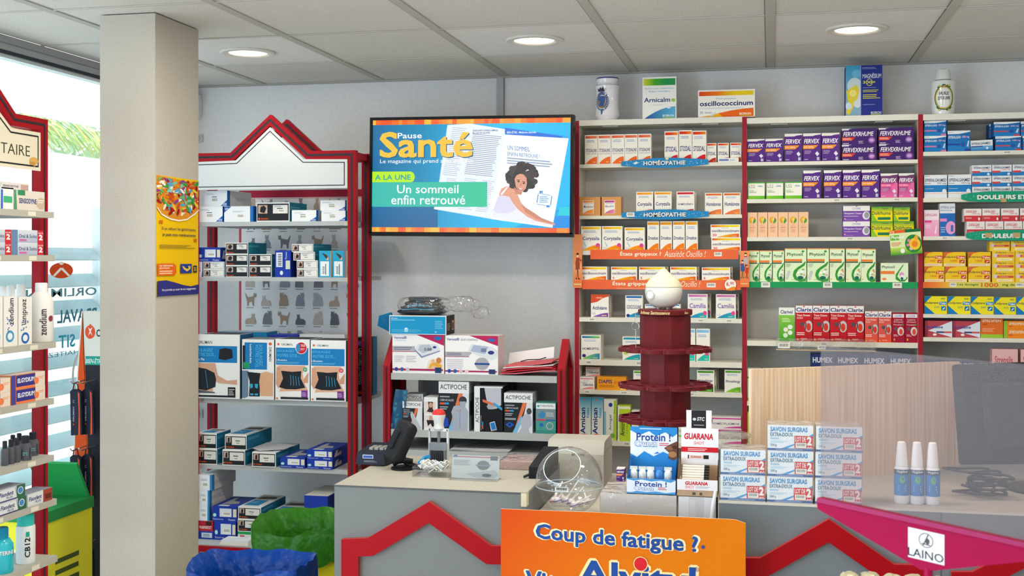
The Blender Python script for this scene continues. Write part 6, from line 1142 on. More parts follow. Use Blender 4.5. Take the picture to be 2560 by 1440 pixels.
m.art([('l', .688, .60, .945, .665, 3, '8aa0bc')], FT, 'screen', k0=k0+2)
A = [('p', [(.605,.20),(.62,.135),(.79,.09),(.9,.065),(.86,.13),(.76,.21),(.70,.22)], 'e4e6f2'),
 ('p', [(.622,.2),(.63,.25),(.645,.32),(.665,.33),(.7,.315),(.73,.27),(.735,.2),(.7,.17),(.64,.17)], 'd8d4ea'),
 ('p', [(.648,.325),(.66,.385),(.69,.41),(.72,.40),(.735,.37),(.745,.32),(.76,.26),(.8,.19),(.85,.13),(.91,.085),(.93,.075),(.928,.068),(.9,.075),(.83,.105),(.79,.14),(.74,.21),(.715,.27),(.7,.315),(.67,.325)], 'e09c80'),
 ('p', [(.76,.245),(.81,.19),(.86,.13),(.925,.085),(.93,.08),(.9,.085),(.84,.115),(.78,.18)], 'c98468'),
 ('p', [(.655,.335),(.69,.405),(.697,.405),(.665,.33)], 'eef0fa')]
for i in range(150):
    a_ = rr.random()*2*PI; q = rr.random()**.5
    A.append(('e', .765+.072*q*math.cos(a_), .49+.115*q*math.sin(a_), .012+.004*rr.random(), .02+.006*rr.random(), rr.choice(['2a2024', '362a2c', '241c20', '403234'])))
A += [('p', [(.726,.47),(.735,.50),(.752,.515),(.77,.51),(.785,.48),(.788,.43),(.782,.385),(.765,.355),(.748,.36),(.733,.40)], 'd89a80'), ('p', [(.725,.40),(.75,.36),(.765,.355),(.76,.33),(.73,.34)], 'c88468'),
 ('ln', (.737,.462), (.752,.458), .006, '4a2c24'), ('ln', (.765,.448), (.779,.44), .006, '4a2c24'), ('e', .746, .447, .006, .006, '2c1a18'), ('e', .772, .432, .006, .006, '2c1a18'), ('p', [(.757,.44),(.762,.41),(.752,.412)], 'c88068'), ('p', [(.738,.405),(.75,.385),(.765,.38),(.775,.39),(.768,.372),(.755,.368),(.744,.38)], 'b0544c'), ('p', [(.742,.4),(.752,.388),(.765,.383),(.771,.387),(.764,.377),(.753,.377)], 'f4f0ec'),
 ('ln', (.845,.345), (.905,.325), .004, '2a86c8'), ('ln', (.838,.25), (.905,.23), .004, '2a86c8'), ('ln', (.838,.26), (.844,.335), .004, '2a86c8'), ('ln', (.905,.24), (.911,.32), .004, '2a86c8'), ('l', .85, .26, .90, .32, 4, '6aa8d4'), ('t', '"', .85, .345, .866, .365, '2a86c8', .04), ('t', '"', .885, .22, .9, .24, '2a86c8', .04),
 ('t', 'Santé', .042, .655, .52, .888, '0c5f86', .03), ('t', 'Santé', .037, .664, .515, .895, 'f4c03c', .03), ('t', 'Pause', .13, .835, .255, .885, 'f0f6fc', .015), ('t', 'Le magazine qui prend soin de vous', .04, .605, .52, .65, 'eef4fa', .005),
 ('p', [(0,.44),(.2,.44),(.215,.455),(.222,.49),(.215,.525),(.2,.54),(0,.54)], 'b4e81c'), ('t', 'A LA UNE', .015, .465, .2, .512, '189a9c', .02),
 ('r', 0, .225, .59, .438, ('38b8ac', '30b8a0', '2cc090')), ('r', 0, .438, .59, .445, '2cb89c'), ('t', 'Un sommeil', .13, .345, .445, .42, 'f4fafc', .01), ('t', 'enfin retrouvé', .1, .245, .48, .33, 'f4fafc', .01)]
m.art(A, F, 'screen', k0=k0+5); m.build('screen', t, label='glowing picture of a curly haired person and magazine pages')

# ================================================================== things on the left counter
# card terminal
X0, X1 = XW(889, YC+.33), XW(962, YC+.33)
t = thing('card_terminal', ((X0+X1)/2, YC+.33, ZT+.0003), 'low black card terminal base at the rear left corner of the counter', 'card terminal')
m = MB(); hw = (X1-X0)/2; H = .052
m.mesh([(-hw,0,.004),(hw,0,.004),(hw+.02,.17,.004),(-hw-.005,.17,.004),(-hw+.004,.004,H*.82),(hw-.004,.004,H*.82),(hw+.012,.17,H),(-hw+.002,.17,H)], [(0,3,2,1),(4,5,6,7),(0,1,5,4),(1,2,6,5),(2,3,7,6),(3,0,4,7)], '1d2030', 'plastic'); m.build('body', t)
m = MB(); m.art([('r', .24, .5, .6, .8, 'c8d0e0'), ('r', .26, .54, .58, .74, '3a58a0'), ('l', .28, .2, .74, .36, 2, '8a8e9c')], lambda u, v, k: (-hw+2*hw*u, .0012-EPS*k-.0, .004+H*.78*v), 'paper'); m.build('label_plate', t)
m = MB(); 
for i in range(4):
    for j in range(3): m.box(-hw+.03+.018*i, -hw+.042+.018*i, .05+.02*j, .063+.02*j, H*.86, H+.001, '9a9a98', 'plastic')
m.build('keypad', t)
# display arm / pin pad seen from behind
X0 = XW(1004, YC+.28)
t = thing('pin_pad', (X0, YC+.30, ZT+.0003), 'black pin pad seen from behind on its curved stand', 'pin pad')
M = Matrix.Translation((-.005, 0, .088)) @ Matrix.Rotation(math.radians(14), 4, 'Y') @ Matrix.Rotation(math.radians(-40), 4, 'Z') @ Matrix.Rotation(math.radians(-14), 4, 'X')
def rslab(m, M, w_, h_, d_, r, col, mat, n=5, bow=0.0):
    pts = []
    for cx_, cz_, a0 in ((w_/2-r, h_/2-r, 0), (-w_/2+r, h_/2-r, PI/2), (-w_/2+r, -h_/2+r, PI), (w_/2-r, -h_/2+r, 1.5*PI)):
        for i in range(n+1): a_ = a0+PI/2*i/n; pts.append((cx_+r*math.cos(a_), cz_+r*math.sin(a_)))
    N = len(pts); V = []
    for y, s in ((-d_/2, .88), (-d_/4, 1), (d_/4, 1), (d_/2, .94)):
        for x, z in pts: V.append(M @ Vector((x*s, y+bow*(z/h_*2)**2, z*s)))
    Fc = [tuple(reversed(range(N)))[::-1], tuple(range(3*N, 4*N))[::-1]]
    for j in range(3):
        for i in range(N): Fc.append((j*N+i, (j+1)*N+i, (j+1)*N+(i+1)%N, j*N+(i+1)%N))
    m.mesh(V, Fc, col, mat)
m = MB(); rslab(m, M, .074, .135, .034, .014, '15161a', 'rubber', bow=-.008); m.build('housing', t, smooth=True)
m = MB(); rslab(m, M @ Matrix.Translation((-.012, -.022, .0)), .03, .07, .016, .01, '1c1e24', 'plastic'); m.build('hinge_cover', t, smooth=True)
m = MB(); m.tube([(-.005,-.01,.045),(.0,0,.03),(.02,.0,.015),(.05,.0,.008),(.085,-.01,.004)], [.012,.011,.010,.008,.005], '0f1013', 'plastic', 10)
m.tube([(-.028,-.02,.02),(-.01,-.02,.028),(.012,-.01,.03),(.03,.0,.026)], .009, '0f1013', 'plastic', 10); m.lathe([(0,0),(.04,0),(.04,.006),(.02,.012),(0,.012)], '131418', 24, 'plastic'); m.build('stand', t, smooth=True)
m = MB(); m.tube([(.04,.01,.006),(.08,.0,.004),(.12,-.02,.003)], .0022, '1a1a1c', 'rubber', 6); m.build('cable', t)
# date stamp
X0 = XW(1097, YC+.36); zb = ZT
t = thing('date_stamp', (X0, YC+.36, ZT+.0003), 'grey self-inking date stamp with a red-topped white handle', 'stamp')
hs = (ZW(1097, 1023, YC+.36)-ZT)
m = MB(); w2 = .031
for s in (-1, 1): m.box(s*w2-.003, s*w2+.003, -.006, .006, hs*.03, hs*.66, 'c8ccd0', 'plastic')
m.box(-w2, w2, -.006, .006, hs*.62, hs*.665, 'd4d6da', 'plastic'); m.build('frame', t)
m = MB(); m.box(-w2+.004, w2-.004, -.022, .022, .0, hs*.30, '6d737c', 'plastic'); m.box(-w2+.002, w2-.002, -.014, .014, hs*.30, hs*.42, '7c828a', 'plastic'); m.box(-w2+.009, w2-.009, -.0225, -.021, hs*.08, hs*.3, '202226', 'rubber')
for i in range(6): m.box(-.018+.0065*i, -.014+.0065*i, -.026, -.0225, hs*.1, hs*.26, '2c2e33', 'rubber')
m.box(-.004, .004, -.004, .004, hs*.4, hs*.62, '6d737c', 'plastic'); m.build('stamp_body', t)
m = MB(); m.lathe([(.015,hs*.64),(.018,hs*.67),(.0155,hs*.73),(.017,hs*.80),(.0215,hs*.87),(.022,hs*.91)], 'd4d4d2', 24, 'plastic'); h_ = m.build('handle', t, smooth=True)
m = MB(); m.lathe([(.022,hs*.91),(.0205,hs*.95),(.015,hs*.985),(.006,hs*1.0),(0,hs*1.0)], 'c83434', 24, 'plastic'); m.build('red_cap', h_, smooth=True)
# tray with white cords
X0 = XW(1082, YC+.20)
t = thing('cord_tray', (X0, YC+.22, ZT+.0003), 'shallow clear tray of tangled white strips and cords', 'tray')
m = MB(); W2, D2 = .06, .045
for a_ in ((-W2, W2, -D2, -D2+.002), (-W2, W2, D2-.002, D2), (-W2, -W2+.002, -D2, D2), (W2-.002, W2, -D2, D2)): m.box(*a_, 0, .03, 'ffffff', 'clear')
m.box(-W2, W2, -D2, D2, 0, .002, 'ffffff', 'clear'); m.build('tray_shell', t)
m = MB(); rr = random.Random(33)
for i in range(16):
    p = [(-.05+.10*rr.random(), -.035+.07*rr.random(), .016+.025*rr.random()) for _ in range(4)]
    q = []
    for j in range(3):
        for s in range(4): q.append(tuple(p[j][c]+(p[j+1][c]-p[j][c])*s/4+(.008*math.sin(s*1.6) if c == 2 else 0) for c in range(3)))
    m.tube(q, .0022, rr.choice(['e8e6e0', 'dcdcd8', 'd8d4c8', 'c8ccd0']), 'plastic', 6)
m.build('cords', t, smooth=True)
m = MB(); m.tube([(-.06,.03,.03),(-.045,.05,.045),(-.03,.04,.05)], .006, '2a86b8', 'plastic', 8); m.build('blue_clip', t, smooth=True)
# acrylic stand with a leaflet
X0, X1 = XW(1124, YC+.16), XW(1246, YC+.16)
t = thing('acrylic_leaflet_holder', ((X0+X1)/2, YC+.17, ZT+.0003), 'clear acrylic holder with a faded monitor leaflet on the left counter', 'leaflet holder')
w2 = (X1-X0)/2; M = Matrix.Rotation(math.radians(-12), 4, 'X')
m = MB(); m.obox(M @ Matrix.Translation((0, 0, .038)), w2, .001, .037, 'ffffff', 'clear'); m.box(-w2, w2, -.03, .03, 0, .0018, 'ffffff', 'clear'); m.build('acrylic_shell', t)
m = MB(); m.obox(M @ Matrix.Translation((0, .0022, .038)), w2-.002, .0004, .035, 'b8bcbe', 'paper')
FF = lambda u, v, k: tuple(M @ Vector((-w2+2*w2*u, .0017-EPS*.6*k, .002+.072*v)))
m.art([('r', .02, .9, .98, .94, 'a8686c'), ('r', .8, .8, .95, .98, '6a7078'), ('e', .66, .58, .13, .2, '7a7e84'), ('r', .5, .55, .82, .6, '8a90a0'), ('p', [(.3,.2),(.5,.06),(.9,.06),(.98,.2),(.9,.4),(.6,.3)], 'a4abb0'), ('e', .74, .16, .1, .07, '6a7076'), ('l', .05, .55, .45, .8, 4, '9a9ea4'), ('e', .08, .95, .04, .05, '6a7098')], FF, 'paper'); m.build('leaflet', t)
X0, X1 = XW(1255, YC+.40), XW(1345, YC+.40)
m = MB(); m.box(X0, X1, YC+.36, YC+.50, ZT+.0003, ZT+.03, 'b8a8a0', 'wrap'); m.box(X0+.004, X1-.004, YC+.364, YC+.496, ZT+.001, ZT+.026, 'b89c98', 'paper')
o = m.build('plastic_wrapped_papers'); tag(o, 'flat pinkish papers wrapped in plastic at the counter rear', 'papers')
# black card reader
X0, X1 = XW(1322, YC+.22), XW(1368, YC+.22)
t = thing('card_reader', ((X0+X1)/2, YC+.22, ZT+.0003), 'black card reader lying at the right end of the left counter', 'card reader')
m = MB(); w2 = (X1-X0)/2; m.mesh([(-w2,0,0),(w2,0,0),(w2,.2,0),(-w2,.2,0),(-w2,0,.036),(w2,0,.036),(w2,.2,.07),(-w2+.01,.2,.07)], [(0,3,2,1),(4,5,6,7),(0,1,5,4),(1,2,6,5),(2,3,7,6),(3,0,4,7)], '16171a', 'plastic'); m.build('body', t)
m = MB(); m.tube([(-w2-.014,-.01,.006),(-w2,.0,.012),(-w2+.02,.02,.03)], .004, '16171a', 'rubber', 8); m.build('strap', t)

# ================================================================== between the counters
# receipt printer
YP = -1.42
X0, X1 = XW(1368, YP), XW(1509, YP); zt = ZW(1440, 1104, YP); w2 = (X1-X0)/2; H = zt-ZM
t = thing('receipt_printer', ((X0+X1)/2, YP, ZM+.0003), 'beige receipt printer behind the clear plastic ball', 'printer')
m = MB(); pr = [(0,0),(0,H*.72),(.02,H*.97),(.05,H),(.17,H),(.21,H*.93),(.22,H*.8),(.22,0)]
V = [(-w2, y, z) for y, z in pr]+[(w2, y, z) for y, z in pr]; n = len(pr)
m.mesh(V, [tuple(range(n)), tuple(reversed(range(n, 2*n)))]+[(j, n+j, n+(j+1)%n, (j+1)%n)[::-1] for j in range(n)], 'bab8b0', 'plastic'); m.build('housing', t)
m = MB(); m.box(-w2-.001, w2+.001, .012, .2, H*.745, H*.755, '8f8b80', 'rubber'); m.box(-w2*.72, w2*.9, -.0012, .001, H*.1, H*.6, 'b2b0a8', 'plastic'); m.art([('t', 'EPSON', .44, .68, .66, .74, '55575c', .01)], lambda u, v, k: (-w2+2*w2*u, -.0005-EPS*k, H*v), 'paper'); m.box(w2*.5, w2*.505, -.0015, .0, 0, H*.6, '8f8b80', 'rubber'); m.build('front_cover', t)
sup((X0+X1)/2-w2, (X0+X1)/2+w2, YP, YP+.22, zt)
# sweets ball
YS = -1.86
xc, zc = WP(1423, 1201, YS); R = (XW(1507, YS)-XW(1339, YS))/2*.985
t = thing('lollipop_ball', (xc, YS, zc), 'clear plastic ball with a round opening, holding lollipops', 'sweets dispenser')
cd = Vector((-.12, -.74, .60)).normalized(); cc_ = math.cos(math.radians(35))
# build the shell as rings about the opening axis so that the edge is a clean circle
def shell(R, a0, a1, axis, n=48, steps=24):
    z = axis; x = z.orthogonal().normalized(); y = z.cross(x); V = []; Fc = []
    for j in range(steps+1):
        a_ = a0+(a1-a0)*j/steps
        for i in range(n): p = 2*PI*i/n; V.append((x*math.cos(p)+y*math.sin(p))*(R*math.sin(a_))+z*(R*math.cos(a_)))
    for j in range(steps):
        for i in range(n): Fc.append((j*n+i, (j+1)*n+i, (j+1)*n+(i+1)%n, j*n+(i+1)%n))
    return V, Fc, x, y, z
m = MB(); V, Fc, ex, ey, ez = shell(R, math.radians(34), PI-.001, cd); m.mesh(V, Fc, 'ffffff', 'bubble'); m.build('ball_shell', t, smooth=True)
m = MB(); ring = [(ex*math.cos(2*PI*i/48)+ey*math.sin(2*PI*i/48))*(R*math.sin(math.radians(34)))+ez*(R*math.cos(math.radians(34))) for i in range(49)]; m.tube(ring, .0014, 'c4ccd0', 'gloss', 8); m.build('opening_rim', t, smooth=True)
m = MB(); zs_ = -.16*R; rs = math.sqrt(R*R-zs_*zs_)+.001
m.tube([(rs*math.cos(2*PI*i/48), rs*math.sin(2*PI*i/48), zs_) for i in range(49)], .0016, 'aab4bc', 'gloss', 8); m.build('seam_ring', t, smooth=True)
m = MB(); m.art([('b', .1, .1, .9, .9)], lambda u, v, k: ((R+.0012+EPS*k)*math.sin((u-.62)*.5), -(R+.0012+EPS*k)*math.cos((u-.62)*.5)*.985, -.16*R+.016*v), 'paper'); m.build('barcode_label', t)
hb = zc-ZM
m = MB(); m.lathe([(R*.42,-hb+.0004),(R*.42,-hb+.004),(R*.36,-R*.93+.0),(R*.30,-R*.955)], 'ffffff', 40, 'clear', cap=False); m.build('foot_ring', t, smooth=True)
rr = random.Random(14)
sticks = [((-.03,-.02,-.055),(.0,-.03,-.005)),((.01,-.01,-.06),(.035,-.02,-.012)),((-.01,.0,-.058),(.03,.01,.006)),((.02,-.03,-.064),(.075,-.035,-.03)),((.03,.0,-.066),(.082,-.01,-.046)),((-.02,.02,-.06),(-.04,.03,-.01)),((-.045,0,-.06),(-.02,.02,.0)),((.0,.03,-.07),(.04,.05,-.02)),((.05,.02,-.062),(.03,.055,-.03))]
for i, (p, q) in enumerate(sticks):
    s_ = R/.097; P_ = Vector(p)*s_; Q_ = Vector(q)*s_
    lt = thing('lollipop', (xc+P_.x, YS+P_.y, zc+P_.z), 'white-stick wrapped lollipop inside the clear ball', 'lollipop', 'lollipops in the clear ball')
    m = MB(); m.tube([(0,0,0), tuple((Q_-P_)*.9)], .0021, 'eceae6', 'plastic', 8); m.build('stick', lt)
    m = MB(); blob(m, .0115, .0115, .0105, 14, 40+i, 'e4dcdc', 'film', jag=.12); 
    m.tube([(0,0,0), tuple((Q_-P_).normalized()*.02)], [.008, .003], 'e4dcdc', 'film', 8); m.tube([(-.012,-.006,-.004), (0,-.0135,0), (.012,-.006,.005)], .0016, rr.choice(['3a4a9a', 'b03a48', '6a4a9a']), 'film', 6); m.build('wrapped_candy', lt, smooth=True)
# white wrapped boxes
YW = -1.985
def plainbox(name, px0, px1, pt, Y, d, base, label, cat, z0, ex=None, mat='card', top=None):
    X0, X1 = XW(px0, Y), XW(px1, Y); zt = ZW((px0+px1)/2, pt, Y); w_ = (X1-X0)
    m = MB(); m.box(-w_/2, w_/2, 0, d, 0, zt-z0, base, mat, top=top)
    if ex: m.art(ex, ffront(w_, zt-z0), 'card')
    o = m.build(name, loc=((X0+X1)/2, Y, z0+.0002)); tag(o, label, cat); sup(X0, X1, Y, Y+d, zt+.0002); return o, w_, zt-z0
o, w_, h_ = plainbox('wrapped_carton', 1501, 1691, 1236, YW, .17, 'd8d0cc', 'white carton in shiny clear wrapping under the blue snack display', 'carton', ZM, mat='gloss', top='dcd6d2')
MB().box(-w_/2-.0015, w_/2+.0015, -.0015, .1715, .0, h_+.0001, 'ffffff', 'wrap').build('plastic_wrap', o)
o, w_, h_ = plainbox('taped_carton', 1696, 1790, 1243, YW, .13, 'd6d4d8', 'white carton with clear tape under the guarana display', 'carton', ZM, ex=[('r', .28, .12, .68, 1, 'c6c4c6'), ('r', .3, .14, .45, .9, 'cfcdd0')])
m = MB(); m.tube([(XW(1779,YW), YW-.010, ZM+.03),(XW(1783,YW), YW-.012, ZM+.07),(XW(1789,YW), YW-.010, ZM+.115)], [.005,.006,.004], 'e4e4e6', 'plastic', 10)
tag(m.build('white_tube', smooth=True), 'slim white tube standing between the taped carton and the right counter', 'tube')
# small purple box beside printer
place('fervex', [(1541,1562,1171,1204)], -1.66, MB_, 'medicine box', 'small purple box beside the beige printer', free=True, dep=.03)
pb = [o for o in bpy.data.objects if o.get('label') == 'small purple box beside the beige printer'][0]
m = MB(); X0, X1 = XW(1538, -1.67), XW(1600, -1.67); zz = pb.location.z
m.box(X0, X1, -1.67, -1.60, ZM+.0003, zz-.0003, 'c8bcae', 'card'); m.art([('l', .1, .5, .9, .8, 2, '9a8a7c')], lambda u, v, k: (X0+(X1-X0)*u, -1.67-EPS*k, ZM+(zz-ZM)*v)); tag(m.build('brown_carton'), 'brown carton carrying the small purple box', 'carton')
# snack bar display
def counter_display(px0, px1, bt, ft, hd0, hd1, ht, Y, d, name, label, base, inside, frontart, backart, headart=None, hx=None, cat='display box', slope=True):
    X0, X1 = XW(px0, Y), XW(px1, Y); xm = (X0+X1)/2; w2 = (X1-X0)/2; zb = snap(xm, Y+.03, ZW((px0+px1)/2, bt, Y), .05)
    hf = ZW((px0+px1)/2, ft, Y)-zb; Yb = Y+d; hb_ = ZW((hd0+hd1)/2, ht, Yb)-zb; wb = (XW(hd1, Yb)-XW(hd0, Yb))/2; xo = (XW(hd1, Yb)+XW(hd0, Yb))/2-xm
    t = thing(name, (xm, Y, zb+.0004), label, cat)
    th = .0015
    m = MB(); m.box(-w2, w2, 0, th, 0, hf, base); m.art(frontart, ffront(w2*2, hf)); m.build('front_panel', t)
    m = MB(); hs_ = min(hb_*.52, hf*2.3)
    for s in (-1, 1):
        x0_, x1_ = (s*w2-(th if s > 0 else 0), s*w2+(0 if s > 0 else th))
        pts = [(0, 0), (d, 0), (d, hs_), (d*.75, hs_), (.0, hf)]
        for xx, rv in ((x0_, 1), (x1_, 0)):
            pp = [(xx, y, z) for y, z in pts]; m.poly(pp[::-1] if rv else pp, base)
    m.box(-w2, w2, 0, d, 0, th, inside); m.build('side_panel', t)
    m = MB(); m.box(xo-wb, xo+wb, d, d+th, 0, hb_, base, front=inside); m.art(backart, lambda u, v, k: (xo-wb+2*wb*u, d-EPS*k, hb_*v)); b = m.build('back_card', t)
    if headart: m = MB(); (hxa, hxb, hh) = hx; m.box(xo-wb+2*wb*hxa, xo-wb+2*wb*hxb, d, d+th, hb_, hb_+hh, 'eeeef0'); m.art(headart, lambda u, v, k: (xo-wb+2*wb*(hxa+(hxb-hxa)*u), d-EPS*k, hb_+hh*v)); m.build('header_tab', b)
    return t, w2, hf, d, zb, xm
PB = '4a94d0'
t, w2, hf, d, zb, xm = counter_display(1567, 1689, 1235, 1198, 1576, 1693, 1068, YW+.005, .10, 'snack_display_box', 'blue and white snack bar display box with cookie picture', PB, '2f86cc',
  [('p', [(0,.12),(.1,.1),(.2,.2),(.4,.14),(.6,.2),(.8,.12),(1,.2),(1,.95),(.9,.8),(.7,.92),(.5,.84),(.3,.95),(.15,.85),(0,.95)], 'dde4ee'), ('t', 'Protein !', .17, .5, .82, .84, '2a4a94', .03), ('t', 'Crunch', .15, .24, .55, .52, '2f74c4', .06), ('t', 'Crunch', .16, .27, .54, .5, 'ffffff', .012), ('l', .64, .3, .82, .5, 2, 'd0505c')],
  [('p', [(0,.56),(.14,.5),(.3,.6),(.5,.52),(.7,.6),(1,.5),(1,.9),(.9,.84),(.75,.92),(.55,.85),(.4,.93),(.2,.86),(0,.94)], 'dde4ee'), ('l', .2, .955, .8, .985, 1, 'c8dcf0'), ('t', 'Protein !', .13, .77, .86, .90, '2a4a94', .03), ('t', 'Crunch', .09, .67, .57, .785, '2f74c4', .06), ('t', 'Crunch', .1, .682, .56, .775, 'ffffff', .012), ('l', .62, .69, .9, .75, 2, 'd0505c'), ('p', [(.72,.66),(.84,.72),(1,.78),(1,.5),(.92,.46),(.8,.5),(.84,.58)], '6a4638'), ('e', .9, .56, .09, .05, 'a87a50'), ('e', .84, .66, .07, .035, '8a5c44'), ('e', .95, .68, .06, .03, '4c3028'), ('p', [(.5,.56),(.58,.6),(.62,.57)], '3a7cc8')])
bar0 = None
for i in range(5):
    bt_ = thing('snack_bar', (xm-w2+.016+.0245*i, YW+.05, zb+.004), 'white and blue wrapped snack bar standing in the blue display', 'snack bar', 'snack bars in the blue display')
    bt_.rotation_euler = (.12, 0, .1*math.sin(i*2))
    m = MB(); m.lathe([(.004,0),(.0105,.006),(.011,.03),(.011,hf+.008),(.0075,hf+.016),(.004,hf+.018)], ['d8dcd8', '3a7cc0'][i % 2 if i > 2 else 0], 12, 'film'); m.box(-.011, .011, -.0008, .0008, hf+.016, hf+.026, ['d8dcd8', '3a7cc0'][i % 2 if i > 2 else 0], 'film'); m.art([('r', .2, .55, .8, .68, 'c04a50'), ('r', .1, .3, .9, .45, '3a6ab0')], lambda u, v, k: ((.0112+EPS*k)*math.sin((u-.5)*1.8), -(.0112+EPS*k)*math.cos((u-.5)*1.8), (hf+.02)*v), 'card'); m.build('wrapper', bt_, smooth=True)
# guarana display
t, w2, hf, d, zb, xm = counter_display(1692.5, 1794, 1243, 1200, 1703, 1796, 1071, YW+.002, .085, 'vial_display_box', 'white, red and brown guarana vial display box with black tab', 'b59a7e', 'c0a486',
  [('r', 0, .38, 1, 1, 'e8e4e6'), ('t', 'GUARANA', .2, .68, .76, .9, 'c82432', .04, .1), ('t', 'SHOT', .2, .48, .42, .64, 'd84a50'), ('l', .46, .5, .86, .62, 2, 'a8a8ac'), ('r', 0, .36, 1, .375, 'c8503c'), ('r', .38, .1, .46, .26, '5a5048'), ('r', .56, .1, .62, .26, '5a5048')],
  [('r', 0, .42, 1, 1, 'e6e3e6'), ('t', 'GUARANA', .08, .82, .86, .92, 'c82432', .04, .1), ('t', 'SHOT', .34, .74, .62, .79, 'd84a50'), ('r', 0, .62, 1, .70, 'c8202c'), ('l', .18, .635, .82, .685, 2, 'f0c8c8'), ('r', .18, .52, .66, .57, 'e0c8b8'), ('r', .18, .515, .21, .575, '2a2426'), ('r', .6, .515, .74, .575, '2a2426'), ('t', 'GUARANA', .26, .53, .54, .56, 'c82432', .03), ('t', '100%', .34, .36, .46, .385, '4a4038', .02), ('t', 'ANTI', .56, .36, .66, .385, '4a4038', .02)],
  [('r', .2, 0, .78, 1, '2a292e'), ('t', 'STC', .42, .42, .72, .62, 'f0f0f0', .03, .2), ('e', .32, .5, .07, .08, 'c8c8cc'), ('r', .3, .16, .7, .19, 'c8c8cc')], (.14, .82, .052))
for i in range(7):
    v = MB(); v.tube([(0,0,0), (0,.0,.062)], .0045, 'd8cfc4', 'plastic', 12); v.tube([(0,0,.062), (0,0,.076)], .0048, '26221f', 'plastic', 12)
    o = v.build('glass_vial', loc=(xm-w2+.012+.0, YW+.02+.008*i, zb+.008+.0062*i+hf*.62), rot=(0, PI/2, 0), smooth=True)
    tag(o, 'slim capped guarana vial lying in the brown display box', 'vial', 'vials in the guarana display')
# ---- maroon essence tower
YTW = -1.55
xt = XW(1663, YTW); MR = '5e1a1e'
Rc = (XW(1724, YTW)-XW(1602, YTW))/2/math.cos(PI/10)*.99; Rt = (XW(1783, YTW)-XW(1545, YTW))/2
t = thing('essence_tower', (xt, YTW, ZM+.0003), 'maroon three-tier revolving stand for essence bottles', 'display stand')
zf_ = lambda py, dy=0: ZW(1663, py, YTW+dy)-ZM
z_cap1, z_cap0, z1, z2, z3, zst = zf_(773), zf_(787), zf_(871), zf_(961), zf_(1045), 0.0
m = MB(); m.lathe([(Rc*1.06, z_cap0), (Rc*1.075, z_cap0+.004), (Rc*1.075, z_cap1-.003), (Rc*1.05, z_cap1), (0, z_cap1)], MR, 16, 'lacquer', a0=.2); b = m.build('cap', t)
mm = MB(); hc = z_cap1-z_cap0; mm.art([('t', 'Arômes Santessence', .02, .22, .62, .82, 'e0c890', .02, .3), ('t', 'les', .9, .3, 1.0, .75, 'e0c890', .02, .3)], lambda u, v, k: ((Rc*1.078+.0005)*math.sin((u-.5)*2.1), -(Rc*1.078+.0005)*math.cos((u-.5)*2.1), z_cap0+hc*v), 'card'); mm.build('lettering', b)
for i, (a_, b_, rot) in enumerate([(z1, z_cap0-.002, PI/10), (z2, z1, 0.05), (z3, z2, PI/10)]):
    m = MB(); m.lathe([(Rc, a_), (Rc, b_)], MR if i != 1 else MR, 10, 'lacquer', a0=rot+PI/2); m.build('column_section', t)
m = MB(); m.lathe([(Rc*.52, .01), (Rc*.52, z3), (Rc*.9, z3)], '55182a', 20, 'lacquer'); m.lathe([(Rc*.9, 0), (Rc*.9, .008), (Rc*.6, .012), (0, .012)], '55182a', 40, 'lacquer'); m.build('stem', t, smooth=True)
def tray(z, rot):
    m = MB(); n = 12; sub = 10; hh = .0125; outer = []; inner = []
    for i in range(n*sub):
        a_ = 2*PI*i/(n*sub); q = abs(math.sin(a_*n/2)); rO = Rt*(.90+.10*q**.6); outer.append((a_, rO)); inner.append((a_, rO-.007))
    N = len(outer)
    P_ = lambda a_, r, zz: (r*math.cos(a_+rot), r*math.sin(a_+rot), zz)
    for i in range(N):
        (a0, r0), (a1, r1) = outer[i], outer[(i+1)%N]; (_, s0), (_, s1) = inner[i], inner[(i+1)%N]
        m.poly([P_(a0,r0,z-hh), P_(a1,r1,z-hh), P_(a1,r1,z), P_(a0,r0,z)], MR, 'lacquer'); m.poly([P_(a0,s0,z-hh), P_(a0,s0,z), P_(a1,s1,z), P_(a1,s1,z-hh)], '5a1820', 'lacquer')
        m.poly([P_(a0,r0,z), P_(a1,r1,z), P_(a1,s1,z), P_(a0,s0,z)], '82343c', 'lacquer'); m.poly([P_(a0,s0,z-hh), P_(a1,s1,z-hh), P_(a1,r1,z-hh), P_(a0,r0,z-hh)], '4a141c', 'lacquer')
    for i in range(n):
        a_ = 2*PI*i/n+rot; M = Matrix.Rotation(a_, 4, 'Z') @ Matrix.Translation(((Rc*.9+Rt*.9)/2, 0, z-hh/2)); m.obox(M, (Rt*.9-Rc*.9)/2+.003, .004, hh/2-.0005, '702430', 'lacquer')
    m.lathe([(Rc*.95, z-hh), (Rc*1.12, z-hh), (Rc*1.12, z-.001), (Rc*.95, z-.001)], '702430', 40, 'lacquer', cap=False)
    return m.build('tray', t)
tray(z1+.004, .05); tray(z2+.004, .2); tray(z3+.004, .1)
m = MB(); m.tube([(-Rc*1.0,-.01,z_cap0+.01),(-Rc*1.14,-.02,z_cap0+.004),(-Rc*1.16,-.03,z_cap0-.02)], .0012, 'c8ccd0', 'metal', 6)
m.tube([(-Rc*1.12,-.03,z1),(-Rc*1.12,-.03,z_cap0-.05)], .0011, 'b8bcc0', 'metal', 6)
for k in range(3): m.tube([(-Rc*1.14+.012*math.cos(a_*.5+k), -.03, z_cap0-.036+.012*math.sin(a_*.5+k)) for a_ in range(0, 11)], .0011, 'b8bcc0', 'metal', 6)
m.build('wire_clip', t, smooth=True)
sup(xt-.05, xt+.05, YTW-.08, YTW+.08, ZM+z_cap1)
